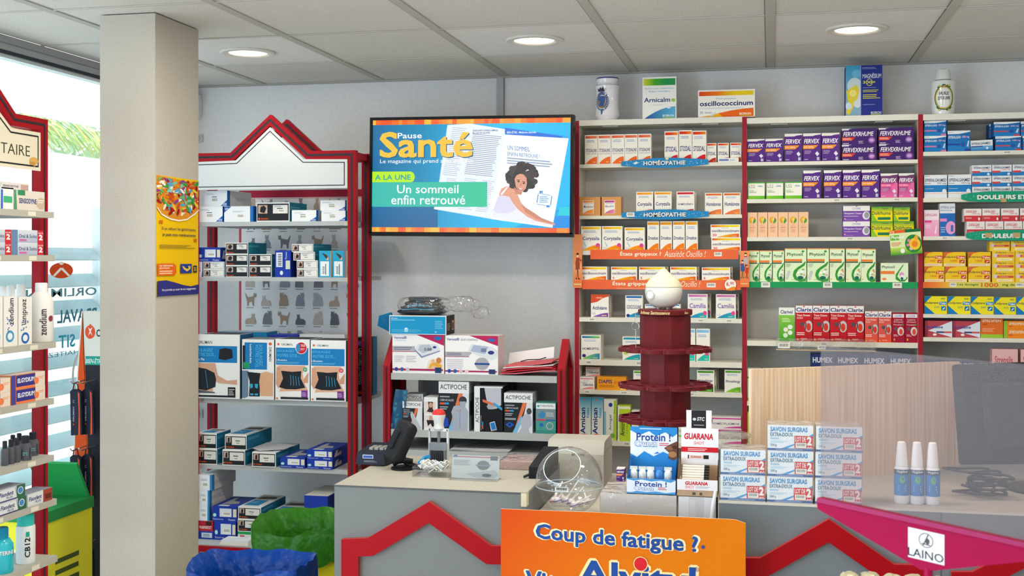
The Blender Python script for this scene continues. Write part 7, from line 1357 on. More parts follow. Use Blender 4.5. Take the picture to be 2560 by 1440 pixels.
# white diffuser on the tower
Rd = (XW(1706, YTW)-XW(1612, YTW))/2; zb = z_cap1+ZM+.0006; Hd = ZW(1660, 671, YTW)-zb
t = thing('aroma_diffuser', (XW(1659, YTW), YTW, zb), 'glossy white onion-shaped aroma diffuser on top of the maroon tower', 'diffuser')
m = MB(); pf = [(.36,.03),(.5,.045),(.74,.12),(.93,.26),(1.0,.42),(.98,.5),(.96,.535)]
m.lathe([(0,.03*Hd)]+[(r*Rd, z*Hd) for r, z in pf], 'd2d0c6', 48, 'ceramic', cap=False); b = m.build('body', t, smooth=True)
m = MB(); m.lathe([(r*Rd, z*Hd) for r, z in [(.965,.545),(.9,.64),(.74,.74),(.52,.82),(.34,.88),(.22,.94),(.15,.98),(.06,1.0),(0,1.0)]], 'cbc5ac', 48, 'plastic', cap=False); m.build('lid', t, smooth=True)
m = MB(); fd = lambda u, v, k: (lambda a_, zz: ((.985*Rd+.0007+EPS*k)*math.cos(a_), (.985*Rd+.0007+EPS*k)*math.sin(a_), zz))(-PI/2-.72+.62*(u-.5), Hd*(.36+.24*(v-.5)))
m.art([('o', .5, .5, .5, .5, .2, 'a8a8a8'), ('e', .5, .5, .38, .38, 'dedcd2')], fd, 'plastic'); m.build('button', b)
m = MB()
for a_ in (-.9, -2.2, .6, 2.4): m.lathe([(0,0),(.007,0),(.008,Hd*.06),(0,Hd*.06)], 'b8bcc0', 12, 'metal', c=(Rd*.4*math.cos(a_), Rd*.4*math.sin(a_)))
m.build('feet', t)
# clear lid tub behind the soap
X0 = XW(1830, -1.80)
m = MB(); m.lathe([(.045,.0),(.05,.02),(.052,ZW(1838,1092,-1.80)-ZT)], 'ffffff', 32, 'clear', cap=False); m.lathe([(.0,ZW(1838,1092,-1.80)-ZT),(.056,ZW(1838,1092,-1.80)-ZT),(.056,ZW(1838,1085,-1.80)-ZT),(.04,ZW(1838,1081,-1.80)-ZT),(0,ZW(1838,1081,-1.80)-ZT)], 'ffffff', 32, 'wrap', cap=False)
tag(m.build('clear_tub', loc=(X0, -1.80, ZT+.0003), smooth=True), 'clear round plastic tub behind the lowest soap column', 'tub')

# ================================================================== on the right counter
SB = '3a9cd8'
kind('soap', 'e6ebf0', [('t', 'SAVON SURGRAS', .06, .74, .88, .93, '2f8fcc', .04), ('t', 'EXTRA-DOUX', .06, .56, .56, .71, '1f6a94', .03), ('l', .06, .44, .3, .52, 2, '6ab0d8'), ('l', .06, .3, .46, .4, 2, 'a8cfe4'), ('t', '250 g', .06, .16, .2, .27, '2f6f94', .02), ('p', [(.3,.1),(.42,.1),(.66,.3),(.6,.3)], SB), ('p', [(.86,.56),(1,.7),(1,.52),(.95,.5)], SB), ('r', 0, .02, 1, .1, '2a5a9c'), ('l', .18, .04, .84, .08, 1, 'a8c4e4'),
  ('r', .59, .12, .99, .6, 'd0202c'), ('t', 'LOT DE', .61, .38, .84, .56, 'f4ecec', .03), ('t', '2', .86, .24, .97, .58, 'f4ecec', .05), ('b', .615, .14, .85, .34), ('p', [(.86,.12),(.89,.2),(.92,.14),(.95,.2),(.98,.12),(.965,.12),(.95,.16),(.92,.12),(.89,.16),(.875,.12)], 'f4ecec')], dep=.10, top='c8c0bc', side='3a86c0', mat='gloss', topart=[('r', 0, 0, 1, 1, 'cfc8c4'), ('ln', (.0,.3), (1,.5), .03, 'dcd6d2'), ('ln', (.1,.7), (.9,.8), .02, 'b8b0ac')])
YSO = YC+.012
pos = [('bottom', 0), ('middle', 1), ('top', 2)]
def soapcol(rects, who, phr):
    out = place('soap', rects, YSO, 'soap_pack', 'soap pack', phr, 'twin soap packs stacked on the right counter', pos=who)
    for o in out:
        me = o.data; w_ = max(v.co.x for v in me.vertices); h_ = max(v.co.z for v in me.vertices)
        MB().box(-w_-.0009, w_+.0009, -.0022, .1009, .0002, h_+.0004, 'ffffff', 'wrap').build('shrink_wrap', o)
soapcol([(1800,1914,1185,1249),(1801,1915,1121.5,1184)], ['lower', 'upper'], 'soap pack of the leftmost soap stack, next to the guarana display')
soapcol([(1916,2033,1189,1252.5),(1919,2034,1125,1188),(1918,2034,1060,1124)], ['bottom', 'middle', 'top'], 'soap pack of the central soap stack, clear of the cloudy panel')
soapcol([(2037,2155,1190,1254),(2037,2156,1127,1189),(2039,2157,1062,1126)], ['bottom', 'middle', 'top'], 'soap pack of the soap stack half behind the cloudy panel')
# wooden board
zt1 = ZW(1878, 924.6, -1.74)
m = MB(); pa = (-.057, -1.735); pb_ = (.60, -1.31); L_ = math.hypot(pb_[0]-pa[0], pb_[1]-pa[1]); an = math.atan2(pb_[1]-pa[1], pb_[0]-pa[0])
pa = (XW(1879, -1.735), -1.735)
m.prism([(0,0),(L_,0),(L_*1.0,zt1-ZT),(0,zt1-ZT)], 0, .016, 'd8b894', 'wood_board')
tag(m.build('wooden_board', loc=(pa[0], pa[1], ZT+.0005), rot=(0, 0, an)), 'pale wood-grain board standing behind the soap stacks', 'board')
# spray bottles
for i, (a_, b_, nm) in enumerate([(2235, 2273, 'left one'), (2274, 2311, 'middle one'), (2313, 2350, 'right one')]):
    Yb_ = YC+.075; X0, X1 = XW(a_, Yb_), XW(b_, Yb_); r = (X1-X0)/2*.98; H = ZW(2290, 1105, Yb_)-ZT
    t = thing('spray_bottle', ((X0+X1)/2, Yb_, ZT+.0004), f'blue and white spray bottle on the right counter, {nm} of three', 'bottle', 'spray bottles behind the cloudy panel')
    m = MB(); m.lathe([(r*.9,0),(r,.004),(r,H*.56),(r*.8,H*.60),(r*.6,H*.61)], 'e4e8ec', 28, 'plastic'); b = m.build('body', t, smooth=True)
    m = MB(); m.lathe([(r+.0006,H*.14),(r+.0006,H*.48)], '2a7cc0', 28, 'card', cap=False); m.lathe([(r+.0006,H*.48),(r+.0006,H*.56)], '2a4a68', 28, 'card', cap=False)
    m.art([('e', .5, .4, .2, .06, '5ab07c'), ('l', .2, .2, .8, .32, 3, 'b8d4ec'), ('t', 'Hygiène', .1, .5, .9, .55, 'dce8f0', .02)], lambda u, v, k: ((r+.001+EPS*k)*math.sin((u-.5)*1.8), -(r+.001+EPS*k)*math.cos((u-.5)*1.8), H*v)); m.build('label', b)
    m = MB(); m.lathe([(r*.82,H*.605),(r*.82,H*.64),(r*.62,H*.92),(r*.55,H*.985),(r*.4,H),(0,H)], 'f0f2f2', 28, 'plastic'); m.build('cap', t, smooth=True)
# monitor seen from behind
t = thing('computer_monitor', (XW(2389, -1.62)+.17, -1.62, ZT+.0004), 'black computer monitor seen from behind on the right counter', 'monitor')
t.rotation_euler = (0, 0, math.radians(-8))
m = MB(); M = Matrix.Translation((.08, 0, .228)) @ Matrix.Rotation(math.radians(-9), 4, 'X') @ Matrix.Rotation(math.radians(-4), 4, 'Y')
rslab(m, M, .50, .30, .03, .01, '1b1c1e', 'plastic'); rslab(m, M @ Matrix.Translation((0, -.022, -.01)), .34, .2, .03, .02, '202124', 'plastic'); m.build('casing', t)
m = MB(); m.box(.04, .12, -.03, .0, .01, .18, '17181a', 'plastic'); m.lathe([(.11,0),(.11,.008),(.02,.018),(0,.018)], '17181a', 32, 'plastic', c=(.08, -.01)); m.build('stand', t, smooth=True)
t = thing('cable_heap', (XW(2440, -1.80), -1.80, ZT+.0004), 'dark tangle of cables in front of the black monitor', 'cables')
m = MB(); rr = random.Random(6)
for i in range(9):
    c_ = (.09*rr.random()-.03, .05*rr.random()); r_ = .02+.03*rr.random()
    m.tube([(c_[0]+r_*math.cos(a_*.6)*1.4, c_[1]+r_*math.sin(a_*.6), .008+.008*i+.004*math.sin(a_+i)) for a_ in range(12)], .004, '23242a', 'rubber', 6)
m.build('cables', t, smooth=True)

# ================================================================== orange promotional board
YO = -2.10
X0, X1 = XW(1252, YO), XW(1864, YO)
zl, zr = ZW(1252, 1272, YO), ZW(1864, 1300, YO); w_ = X1-X0
t = thing('promotional_board', ((X0+X1)/2, YO, 0), 'large orange cardboard promotion board with blue writing, in front of the counters', 'promotional board')
N = 24; prof = []
topz = lambda u: zl+(ZW(1500, 1278, YO)-zl)*min(1, u/.4) if u < .4 else ZW(1500, 1278, YO)+(zr-ZW(1500, 1278, YO))*((u-.4)/.6)**1.1-(0 if u < .975 else (u-.975)*.35)
bow = lambda u: -.018*math.sin(PI*u)
m = MB()
for i in range(N):
    u0, u1 = i/N, (i+1)/N; x0_, x1_ = w_*(u0-.5), w_*(u1-.5); y0_, y1_ = bow(u0), bow(u1); z0_, z1_ = topz(u0), topz(u1)
    A_, B_, C_, D_ = (x0_,y0_,0),(x1_,y1_,0),(x1_,y1_,z1_),(x0_,y0_,z0_); th = .004
    def oc2(u, z):
        q = max(0, min(1, 1-abs(u-.55)*1.5)); h_ = 1 if z else 0
        a_, b_ = lin('c83404'), lin('dc780a'); s_ = max(0, min(1, (.15+.9*u if z else .35+.65*min(1, u*1.6))))
        return tuple(a_[k]+(b_[k]-a_[k])*s_ for k in range(4))
    zm0, zm1 = z0_-.16, z1_-.16
    m.poly([(x0_,y0_,zm0),(x1_,y1_,zm1),C_,D_], [oc2(u0,0),oc2(u1,0),oc2(u1,1),oc2(u0,1)])
    m.poly([A_,B_,(x1_,y1_,zm1),(x0_,y0_,zm0)], [oc2(u0,0),oc2(u1,0),oc2(u1,0),oc2(u0,0)])
    m.poly([(x1_,y1_+th,0),(x0_,y0_+th,0),(x0_,y0_+th,z0_),(x1_,y1_+th,z1_)], 'b8a488'); m.poly([D_,C_,(x1_,y1_+th,z1_),(x0_,y0_+th,z0_)], 'd8c8a8')
m.poly([(-w_/2,bow(0),0),(-w_/2,bow(0),topz(0)),(-w_/2,bow(0)+.004,topz(0)),(-w_/2,bow(0)+.004,0)], 'd8c8a8'); m.poly([(w_/2,bow(1),0),(w_/2,bow(1)+.004,0),(w_/2,bow(1)+.004,topz(1)),(w_/2,bow(1),topz(1))], 'd8c8a8')
# lettering follows the photo's line, placed on the bowed card
def fb(u, v, k): return (w_*(u-.5), bow(u)-EPS*1.5*k-.0012, v)
def pz(px, py): return ZW(px, py, YO)
def btxt(s, px0, px1, pyb, pyt, col, bold, k, drop=0, shear=0, out=0):
    u0, u1 = (px0-1252)/612, (px1-1252)/612; z0_, z1_ = pz(1550, pyb), pz(1550, pyt); V, Fc, _ = text_mesh(s, bold, shear)
    m.mesh([fb(u0+(u1-u0)*p[0], z0_+(z1_-z0_)*p[1]-drop*p[0], k+p[2]) for p in V], Fc, col)
btxt('Coup de fatigue ?', 1338, 1756, 1368, 1312, 'f6e2b0', .075, 0, .015); btxt('Coup de fatigue ?', 1344, 1750, 1366, 1316, '234a94', .035, 5, .015)
btxt('*', 1757, 1767, 1360, 1350, '234a94', .03, 5, .0)
btxt('Alvityl', 1444, 1752, 1492, 1394, 'f8dca0', .065, 0, .006); btxt('Alvityl', 1452, 1744, 1488, 1400, '234a94', .035, 5, .006)
btxt("Vite", 1312, 1432, 1490, 1434, 'f6e2b0', .07, 0, .0); btxt("Vite", 1318, 1424, 1486, 1437, '234a94', .035, 5, .0)
u_ = (1610-1252)/612; m.art([('e', u_, pz(1610,1406), 18/612, .0205, 'f8dca0'), ('e', u_, pz(1610,1406), 16/612, .0185, 'd02430'), ('o', (1746-1252)/612, pz(1746,1421), 5.5/612, .006, .18, '234a94'), ('t', 'R', (1744-1252)/612, pz(1746,1424), (1748.5-1252)/612, pz(1746,1418), '234a94', .01)], fb, k0=9)
m.build('printed_card', t)
m = MB(); m.mesh([(-.03,.006,0),(.03,.006,0),(.03,.09,0),(.0,.006,.7),(-.03,.09,0)], [(0,1,3),(1,2,3),(2,4,3),(4,0,3)], 'b8a488'); m.build('easel_back', t)
# ================================================================== magenta sign holder in front
ang = math.radians(-32.8); W_ = .42; Hs = .297
t = thing('sign_holder', (.095, -3.053, 0), 'magenta pole-mounted holder with a cloudy clear panel, in front at the right', 'sign holder')
t.rotation_euler = (0, 0, ang)
zB = 1.141; tl = math.tan(math.radians(-1.4))
m = MB(); m.prism([(.0, zB+.0), (.0, zB+Hs-.004), (W_, zB+Hs-.016), (W_, zB-.022)], -.0015, .0015, 'ffffff', 'frosted'); m.build('clear_panel', t, label='hazy scuffed plastic sheet')
MG = 'a00042'
m = MB(); m.prism([(-.006,zB-.004),(-.002,zB+.004),(W_+.004,zB-.018),(W_+.006,zB-.038),(W_/2+.016,zB-.094),(W_/2-.006,zB-.096),(-.004,zB-.018)], -.006, .006, MG, 'card')
for y_ in (-.0105, .0065): m.prism([(-.004,zB-.004),(-.002,zB+.004),(W_+.004,zB-.018),(W_+.006,zB-.026)], y_, y_+.004, 'a02a60', 'plastic')
pl_ = m.build('bracket', t)
m = MB(); xl_, xr_ = W_/2-.03, W_/2+.038
m.poly([(xl_,-.0066,zB-.077),(xr_,-.0066,zB-.0805),(xr_,-.0066,zB-.0265),(xl_,-.0066,zB-.023)], 'e2e2e8', 'paper')
m.art([('t', 'LAINO', .0, .06, .98, .34, '3a3840', .01), ('o', .5, .68, .2, .24, .1, '4a4850'), ('ln', (.42,.5), (.56,.88), .03, '4a4850'), ('e', .54, .66, .06, .1, '5a5860'), ('ln', (.38,.56), (.62,.54), .03, '4a4850')], lambda u, v, k: (xl_+(xr_-xl_)*u, -.0067-EPS*.5*k, zB-.077+.054*v-.0035*u), 'paper', k0=1); m.build('logo_label', pl_, label='white label with a round emblem and dark name')
m = MB(); m.tube([(W_/2+.005, 0, .02), (W_/2+.005, 0, zB-.09)], .0075, MG, 'plastic', 16); m.build('pole', t, smooth=True)
m = MB(); m.lathe([(.14,0),(.14,.01),(.02,.02),(0,.02)], MG, 40, 'plastic', c=(W_/2+.005, 0)); m.build('base', t, smooth=True)
# basket of clear sachets just below the frame edge
xs0, xs1 = XW(2085, -2.6), XW(2345, -2.6)
zs_ = ZW(2200, 1440, -2.6)
t = thing('display_bin', ((xs0+xs1)/2, -2.55, 0), 'white bin of clear sachets below the magenta holder', 'bin')
hw = (xs1-xs0)/2+.01
m = MB()
for a_ in ((-hw, hw, -.09, -.085), (-hw, hw, .085, .09), (-hw, -hw+.005, -.09, .09), (hw-.005, hw, -.09, .09)): m.box(*a_, 0, zs_-.045, 'd8d4cc', 'card')
m.box(-hw, hw, -.09, .09, zs_-.048, zs_-.043, 'd8d4cc', 'card'); m.build('bin_body', t)
for i in range(5):
    m = MB(); blob(m, .024, .03, .017, 16, 60+i, 'b4ae8c', 'film', jag=.22)
    tag(m.build('sachet', loc=((xs0+xs1)/2-hw+.045+.048*i, -2.57+.02*(i % 2), zs_-.02-.003*(i % 2))), 'pale yellow crinkled sachet in the white bin', 'sachet', 'sachets in the white bin')
# ================================================================== recycling boxes with bags
def bagbox(name, px0, px1, Y, dpt, ztop, bagcol, boxcol, label, seed, hang, art, dark):
    X0, X1 = XW(px0, Y), XW(px1, Y); xm = (X0+X1)/2; w2 = (X1-X0)/2; dd = dpt/2
    t = thing(name, (xm, Y+dd, 0), label, 'waste box', 'cardboard waste boxes with bags')
    m = MB(); e = .03; zc_ = ztop-.115
    for a_ in ((-w2+e, w2-e, -dd+e, -dd+e+.004), (-w2+e, w2-e, dd-e-.004, dd-e), (-w2+e, -w2+e+.004, -dd+e, dd-e), (w2-e-.004, w2-e, -dd+e, dd-e)): m.box(*a_, 0, zc_, boxcol, 'card')
    m.box(-w2+e, w2-e, -dd+e, dd-e, 0, .004, boxcol, 'card'); m.art(art, lambda u, v, k: (-w2+e+(2*w2-2*e)*u, -dd+e-EPS*k, zc_*v)); m.build('cardboard_box', t)
    r_ = random.Random(seed); n = 96; per = []
    for i in range(n):
        a_ = 2*PI*i/n; c_, s_ = math.cos(a_), math.sin(a_); q = (abs(c_)**10+abs(s_)**10)**(.1); per.append((w2*c_/q, dd*s_/q))
    ph = [r_.random()*6.28 for _ in range(6)]
    wav = lambda i, k: .35*math.sin(2*PI*i/n*7+ph[0]+k*.5)+.3*math.sin(2*PI*i/n*13+ph[1]-k*.8)+.25*math.sin(2*PI*i/n*23+ph[2]+k)
    def rimz(i, k):
        a_ = 2*PI*i/n; front = max(0, -math.sin(a_)); back = max(0, math.sin(a_))
        return -.052*front*(1-abs(math.cos(a_+.35)))**.8+.006*back+.005*math.sin(3*a_+ph[3])+(.003*math.sin(2*PI*i/n*11+ph[4]))
    rings = []
    for k, (s, dz, wv) in enumerate([(.985, -hang, .010), (1.0, -hang*.75, .009), (1.01, -hang*.45, .008), (1.005, -.02, .005), (.998, .004, .003), (.97, .0, .003), (.86, -.02, .006), (.72, -.07, .008), (.69, -.13, .01), (.62, -.2, .012), (.5, -.3, .01)]):
        rings.append([(x*s+wv*wav(i, k)*(x/w2), y*s+wv*wav(i+9, k)*(y/dd), ztop+dz+rimz(i, k)+(.012*wav(i*2, 1) if k == 0 else 0)) for i, (x, y) in enumerate(per)])
    V = [p for rg in rings for p in rg]; Fc = []
    for j in range(len(rings)-1):
        for i in range(n): Fc.append((j*n+i, (j+1)*n+i, (j+1)*n+(i+1)%n, j*n+(i+1)%n)[::-1])
    m = MB(); m.mesh(V, Fc, bagcol, 'bagfilm'); m.build('plastic_bag', t, smooth=True)
    return t
bagbox('waste_box', 620, 868, -1.42, .24, ZW(700, 1272, -1.18), '2f7019', 'e8d824', 'yellow waste box lined with a crinkled green bag, left of the counter', 3, .125, [('r', .02, .86, .3, .95, 'f0ecd8'), ('e', .5, .85, .07, .08, 'f0e03c'), ('p', [(.6,.84),(.8,.8),(.86,.7),(.5,.7)], '8ac8a0'), ('r', .9, .0, 1, .3, '3a5a2c')], 0)
bagbox('waste_box', 455, 738, -1.95, .20, ZW(700, 1384, -1.75), '053a8c', 'e8d824', 'waste box lined with a shiny blue bag, bottom left beside the column', 8, .3, [], 0)
# window-side yellow box with green lid
t = thing('recycling_box', (-2.66, -1.46, 0), 'yellow recycling box with green lid by the window behind the shelves', 'recycling box')
m = MB(); m.box(-.14, .14, -.15, .15, 0, .66, 'e6de38', 'card'); F2 = lambda u, v, k: (-.14+.28*u, -.15-EPS*k, .66*v)
m.art([('o', .45, .8, .14, .08, .3, 'e8f0c0'), ('l', .3, .6, .7, .72, 4, '4a5a2c'), ('t', 'LIMITE', .3, .42, .9, .48, '3a4428', .02), ('r', .1, .36, .9, .365, '3a4428'), ('p', [(.4,.5),(.6,.5),(.64,.58),(.36,.58)], '3a4428')], F2); m.art([('l', .2, .5, .8, .8, 5, '4a5a2c'), ('t', 'LIMITE', .2, .36, .8, .44, '3a4428', .02)], lambda u, v, k: (.14+EPS*k, -.15+.3*u, .66*v)); m.build('carton', t)
m = MB(); m.box(-.145, .145, -.155, .155, .66, .70, '2c8a48', 'plastic'); M = Matrix.Translation((.03, .11, .76)) @ Matrix.Rotation(math.radians(-60), 4, 'X'); m.obox(M, .10, .09, .006, '2c9850', 'plastic'); m.build('lid', t)

# ================================================================== toothpaste shelves along the window
XG = -2.36
def Yx(px): return WX(px, 700, XG)[0]
yend = Yx(120); ystart = yend-1.75
t = thing('wall_display', (XG, yend, 0), 'red framed oral care shelf display along the window, with a cream sign', 'display stand')
o_ = yend
def fpl(px, py): y, z = WX(px, py, XG); return (y-o_, z)
zsh = fpl(118, 314)[1]; ysh = fpl(36, 300)[0]
apy = ysh-.32; pts = [(-1.75, .06), (-1.75, zsh), (apy-.32-(.0), zsh), (apy, zsh+.27), (ysh, zsh), (-.02, zsh), (-.02, .06)]
def yzband(m, pts, wd, x0, x1, col, mat='lacquer'):
    B = band(pts, wd)
    for i in range(len(B)-1):
        (a_, b_), (c_, d_) = B[i], B[i+1]; q = [tuple(b_), tuple(d_), tuple(c_), tuple(a_)]
        m.poly([(x1, p[0], p[1]) for p in q], col, mat); m.poly([(x0, p[0], p[1]) for p in q[::-1]], col, mat)
        for j in range(4):
            u_, v_ = q[j], q[(j+1)%4]; m.poly([(x0,u_[0],u_[1]),(x0,v_[0],v_[1]),(x1,v_[0],v_[1]),(x1,u_[0],u_[1])], col, mat)
for nm_, xa, xb in (('front_frame', -.034, 0), ('rear_frame', -.24, -.21)):
    m = MB(); yzband(m, pts, .04, xa, xb, 'a00a1a'); yzband(m, pts, .008, xb-.001, xb+.0012, '25242c', 'rubber'); m.build(nm_, t)
m = MB()
for yy in (-1.75, -.02):
    for z in (zsh-.02, .4): m.box(-.21, -.034, yy-.014, yy+.014, z-.012, z+.012, 'a51726', 'lacquer')
for i in range(16):
    z = .5+i*.09; m.box(-.209, -.2085, -.03, -.022, z, z+.008, '2a1014', 'rubber')
m.build('cross_rail', t)
# end-side rear post visible through the shelves
m = MB(); m.box(-.24, -.205, -.62, -.58, .06, zsh, 'a00a1a', 'lacquer'); m.build('middle_post', t)
# sign
a_ = fpl(104, 344); b_ = fpl(100, 425); za_, zb_ = fpl(98, 332)[1], fpl(98, 428)[1]
ym = fpl(99, 400)[0]
sg = [(apy*2-ym, zb_), (ym, zb_), (ym, za_), (ysh-.02, za_), (apy, za_+.22), (apy-.32, za_), (apy*2-ym, za_)]
m = MB(); m.poly([(.0035, y, z) for y, z in sg], 'e8e0c8', 'gloss'); m.poly([(.0015, y, z) for y, z in sg[::-1]], 'e8e0c8', 'gloss')
for i in range(len(sg)): u_, v_ = sg[i], sg[(i+1)%len(sg)]; m.poly([(.0015,u_[0],u_[1]),(.0015,v_[0],v_[1]),(.0035,v_[0],v_[1]),(.0035,u_[0],u_[1])], 'd0c8b0', 'gloss')
sgo = m.build('sign_panel', t, label='cream sign with thin black outline')
m = MB(); cen = Vector((apy, (za_+zb_)/2)); B = band(sg, .028, True); ins = [tuple(q) if (Vector(q)-cen).length < (Vector(p)-cen).length else tuple(p) for p, q in B]
B2 = band(ins, .005, True)
for i in range(len(ins)):
    (p, q), (r, s) = B2[i], B2[(i+1)%len(ins)]; m.poly([(.0042, *q), (.0042, *s), (.0042, *r), (.0042, *p)], '26262a', 'card')
m.build('outline', sgo)
m = MB(); V, Fc, asp = text_mesh('HYGIÈNE BUCCO-DENTAIRE', -.012); y1_, y0_ = fpl(72, 375)[0], apy*2-ym+.1; zt0, zt1 = fpl(60, 390)[1], fpl(60, 357)[1]
Lw = y1_-y0_; m.mesh([(.0045, y0_+Lw*p[0], zt0+(zt1-zt0)*p[1]) for p in V], Fc, '3a3630', 'card'); m.build('lettering', sgo, label='thin dark capital letters')
m = MB(); c0 = fpl(82, 410); m.art([('e', .5, .6, .4, .4, 'd8a85c'), ('e', .3, .3, .2, .2, 'c8904c'), ('r', .45, 0, .6, .5, 'c8904c')], lambda u, v, k: (.0044+EPS*k, c0[0]-.03+.06*u, c0[1]-.008+.03*v), 'card'); m.build('emblem', sgo)
SH = [(135, 530), (137, 638), (140, 854), (135, 995), (135, 1137), (142, 1246), (144, 1388)]
XS = XG+.078
for px, py in SH:
    y, z = WX(px, py, XS)
    m = MB(); m.box(-.28, XS-XG, -1.73, y-o_, z-.02, z, 'b6b3a8', 'laminate'); s_ = m.build('shelf', t); sup(XG-.3, XG+.06, o_-1.75, y, z)
    for pq in (.12, .3, .42):
        mm = MB(); mm.box(XS-XG, XS-XG+.001, y-o_-pq-.02, y-o_-pq+.02, z-.017, z-.003, 'e2dcca', 'paper'); mm.build('price_label', s_)
def placeX(kn, rects, name, cat, desc, X=XS-.012, dep=.06, pos=None, grp=None, tilt=0, order_front=True):
    n = len(rects); out = []
    for i, (x0, x1, yt, yb) in enumerate(rects):
        y0, _ = WX(x0, yb, X); y1, _ = WX(x1, yb, X); pm = x1 if x1 > 0 else 0; zb = WX((x0+x1)/2, yb, X)[1]; zt = WX((x0+x1)/2, yt, X)[1]
        me, w2, h2 = boxmesh(kn, (y1-y0)*.985, zt-zb, dep); z = snap(X-.02, (y0+y1)/2, zb, .04)
        o = bpy.data.objects.new(name, me); COL.objects.link(o); o.location = (X, (y0+y1)/2, z+.0003); o.rotation_euler = (0, tilt, PI/2)
        if tilt: o.location.z += abs(math.sin(tilt))*w2/2
        tag(o, (pos[i]+' '+desc) if pos else lab(i, n, desc), cat, grp); sup(X-dep, X, y0, y1, o.location.z+h2); out.append(o)
    return out
GT = 'oral care boxes on the window shelves'
kind('sensod', 'ded6cc', [('p', [(0,0),(.08,0),(.05,1),(0,1)], '4a9a6c'), ('r', .1, .74, .34, 1, '3a8a5c'), ('t', 'SENSODYNE', .14, .34, .72, .6, '3a4a80', .03), ('t', 'SENSODYNE', .14, .34, .72, .6, '3a4a80', .03), ('e', .88, .4, .16, .3, 'c8b49c'), ('l', .76, .4, .98, .6, 2, 'f0e8dc')], dep=.05)
kind('sensod2', 'ded8d4', [('r', .7, 0, 1, .8, 'c0a098'), ('t', 'SENSODYNE', .05, .3, .62, .62, '5a5a80', .02)], dep=.05)
kind('gumpack', 'e8ecec', [('r', 0, .0, .16, .9, '3a6ac0'), ('r', .2, .3, .9, .6, '4ab07c')], dep=.05)
place_x = placeX
placeX('sensod', [(36,112,478,527)], 'toothpaste_box', 'toothpaste box', 'beige toothpaste box at the shelf end, top shelf', grp=GT)
placeX('sensod2', [(3,72,460,477)], 'toothpaste_box', 'toothpaste box', 'pale toothpaste box lying on the beige one, top shelf', grp=GT, dep=.05)
placeX('gumpack', [(2,34,474,528)], 'toothpaste_box', 'toothpaste box', 'small white and blue box left of the beige box, top shelf', grp=GT)
kind('oral', 'c8d4e0', [('g', .0, 0, 1, 1, 'a8b4cc', 'd4dce4'), ('t', 'Oral & Soins', .2, .36, .78, .66, '4a5a7c', .02), ('r', .22, .1, .45, .26, 'c868a8'), ('r', .8, 0, 1, 1, 'c8303c'), ('t', '2', .84, .2, .97, .66, 'f0e8e8', .05), ('t', 'Lot de', .82, .72, .98, .86, 'f0e8e8', .02), ('r', 0, 0, .16, 1, '6a86b0')], dep=.06)
placeX('oral', [(30,109,606,637),(30,109,574,605)], 'toothpaste_box', 'toothpaste box', 'pale toothpaste twin pack with red end, second shelf', grp=GT, pos=['lower', 'upper'])
placeX('oral', [(-52,28,605,637),(-52,28,573,604)], 'toothpaste_box', 'toothpaste box', 'pale twin pack cut by the picture edge, second shelf', grp=GT, pos=['lower', 'upper'])
def bottle(px0, px1, pt, pb, prof, col, capcol, name, label, cat, capfrac, art=None, X=XS-.045, mat='plastic', grp=None, asp=.7):
    y0 = WX(px0, pb, X)[0]; y1 = WX(px1, pb, X)[0]; zb = WX((px0+px1)/2, pb, X)[1]; zt = WX((px0+px1)/2, pt, X)[1]; R = (y1-y0)/2*asp; H = zt-zb; z = snap(X, (y0+y1)/2, zb, .05)
    t = thing(name, (X, (y0+y1)/2, z+.0004), label, cat, grp)
    m = MB(); m.lathe([(r*R, zz*H) for r, zz in prof if zz <= capfrac+1e-6], col, 28, mat); b = m.build('body', t, smooth=True)
    m = MB(); m.lathe([(r*R, zz*H) for r, zz in prof if zz >= capfrac-1e-6], capcol, 28, 'plastic'); m.build('cap', t, smooth=True)
    if art: m = MB(); m.art(art, lambda u, v, k: ((R*.99+.0014+EPS*k)*math.cos((u-.5)*2.0-.75), (R*.99+.0014+EPS*k)*math.sin((u-.5)*2.0-.75), H*v)); m.build('label', b)
    return t
kind('zend', 'eceae6', [('tv', 'zendium', .34, .42, .72, .96, '3a3440', .02), ('e', .45, .2, .3, .12, '4a9ac8'), ('e', .45, .2, .18, .07, 'e8eef0')]+[('e', .2+.6*random.random(), .3+.3*random.random(), .05, .014, '4a7ab0') for _ in range(10)], dep=.04)
kind('zend_t', 'eceae6', [('td', 'zendium', .3, .42, .7, .96, '4a4450', .02), ('e', .5, .14, .3, .12, '2a6ab8'), ('e', .5, .14, .18, .07, 'e8eef0')]+[('e', .2+.6*random.random(), .3+.3*random.random(), .05, .014, '4a7ab0') for _ in range(10)], dep=.04)
place_zz = placeX('zend', [(-18,7,738,865),(9,44,738,863)], 'toothpaste_box', 'toothpaste box', 'upright white boxes with upward lettering, third shelf', grp=GT, dep=.04)
placeX('zend_t', [(46,80,740,859)], 'toothpaste_box', 'toothpaste box', 'upright white box with downward lettering, third shelf', grp=GT, dep=.04)
bottle(78, 128, 708, 856, [(0,0),(.9,.0),(1,.03),(1,.5),(.98,.68),(.8,.78),(.55,.84),(.5,.845),(.5,.99),(.42,1),(0,1)], 'e8e4de', 'eceaea', 'mouthwash_bottle', 'white rounded mouthwash bottle with upward lettering, third shelf', 'bottle', .84, [('tv', 'zendium', .3, .12, .6, .56, '4a4048', .02), ('e', .8, .4, .12, .05, '8a3a50')], X=XS-.035)
for i, (p, q) in enumerate([(-8, 12), (12, 34), (36, 60)]):
    bottle(p, q+8, 706, 850, [(0,0),(1,0),(1,.7),(.8,.78),(.6,.8),(.6,.97),(.5,1),(0,1)], 'dde0e0', 'e4e8ea', 'mouthwash_bottle', lab(i, 3, 'white capped bottles behind the upright boxes, third shelf'), 'bottle', .8, X=XS-.105, grp='white bottles behind the upright boxes')
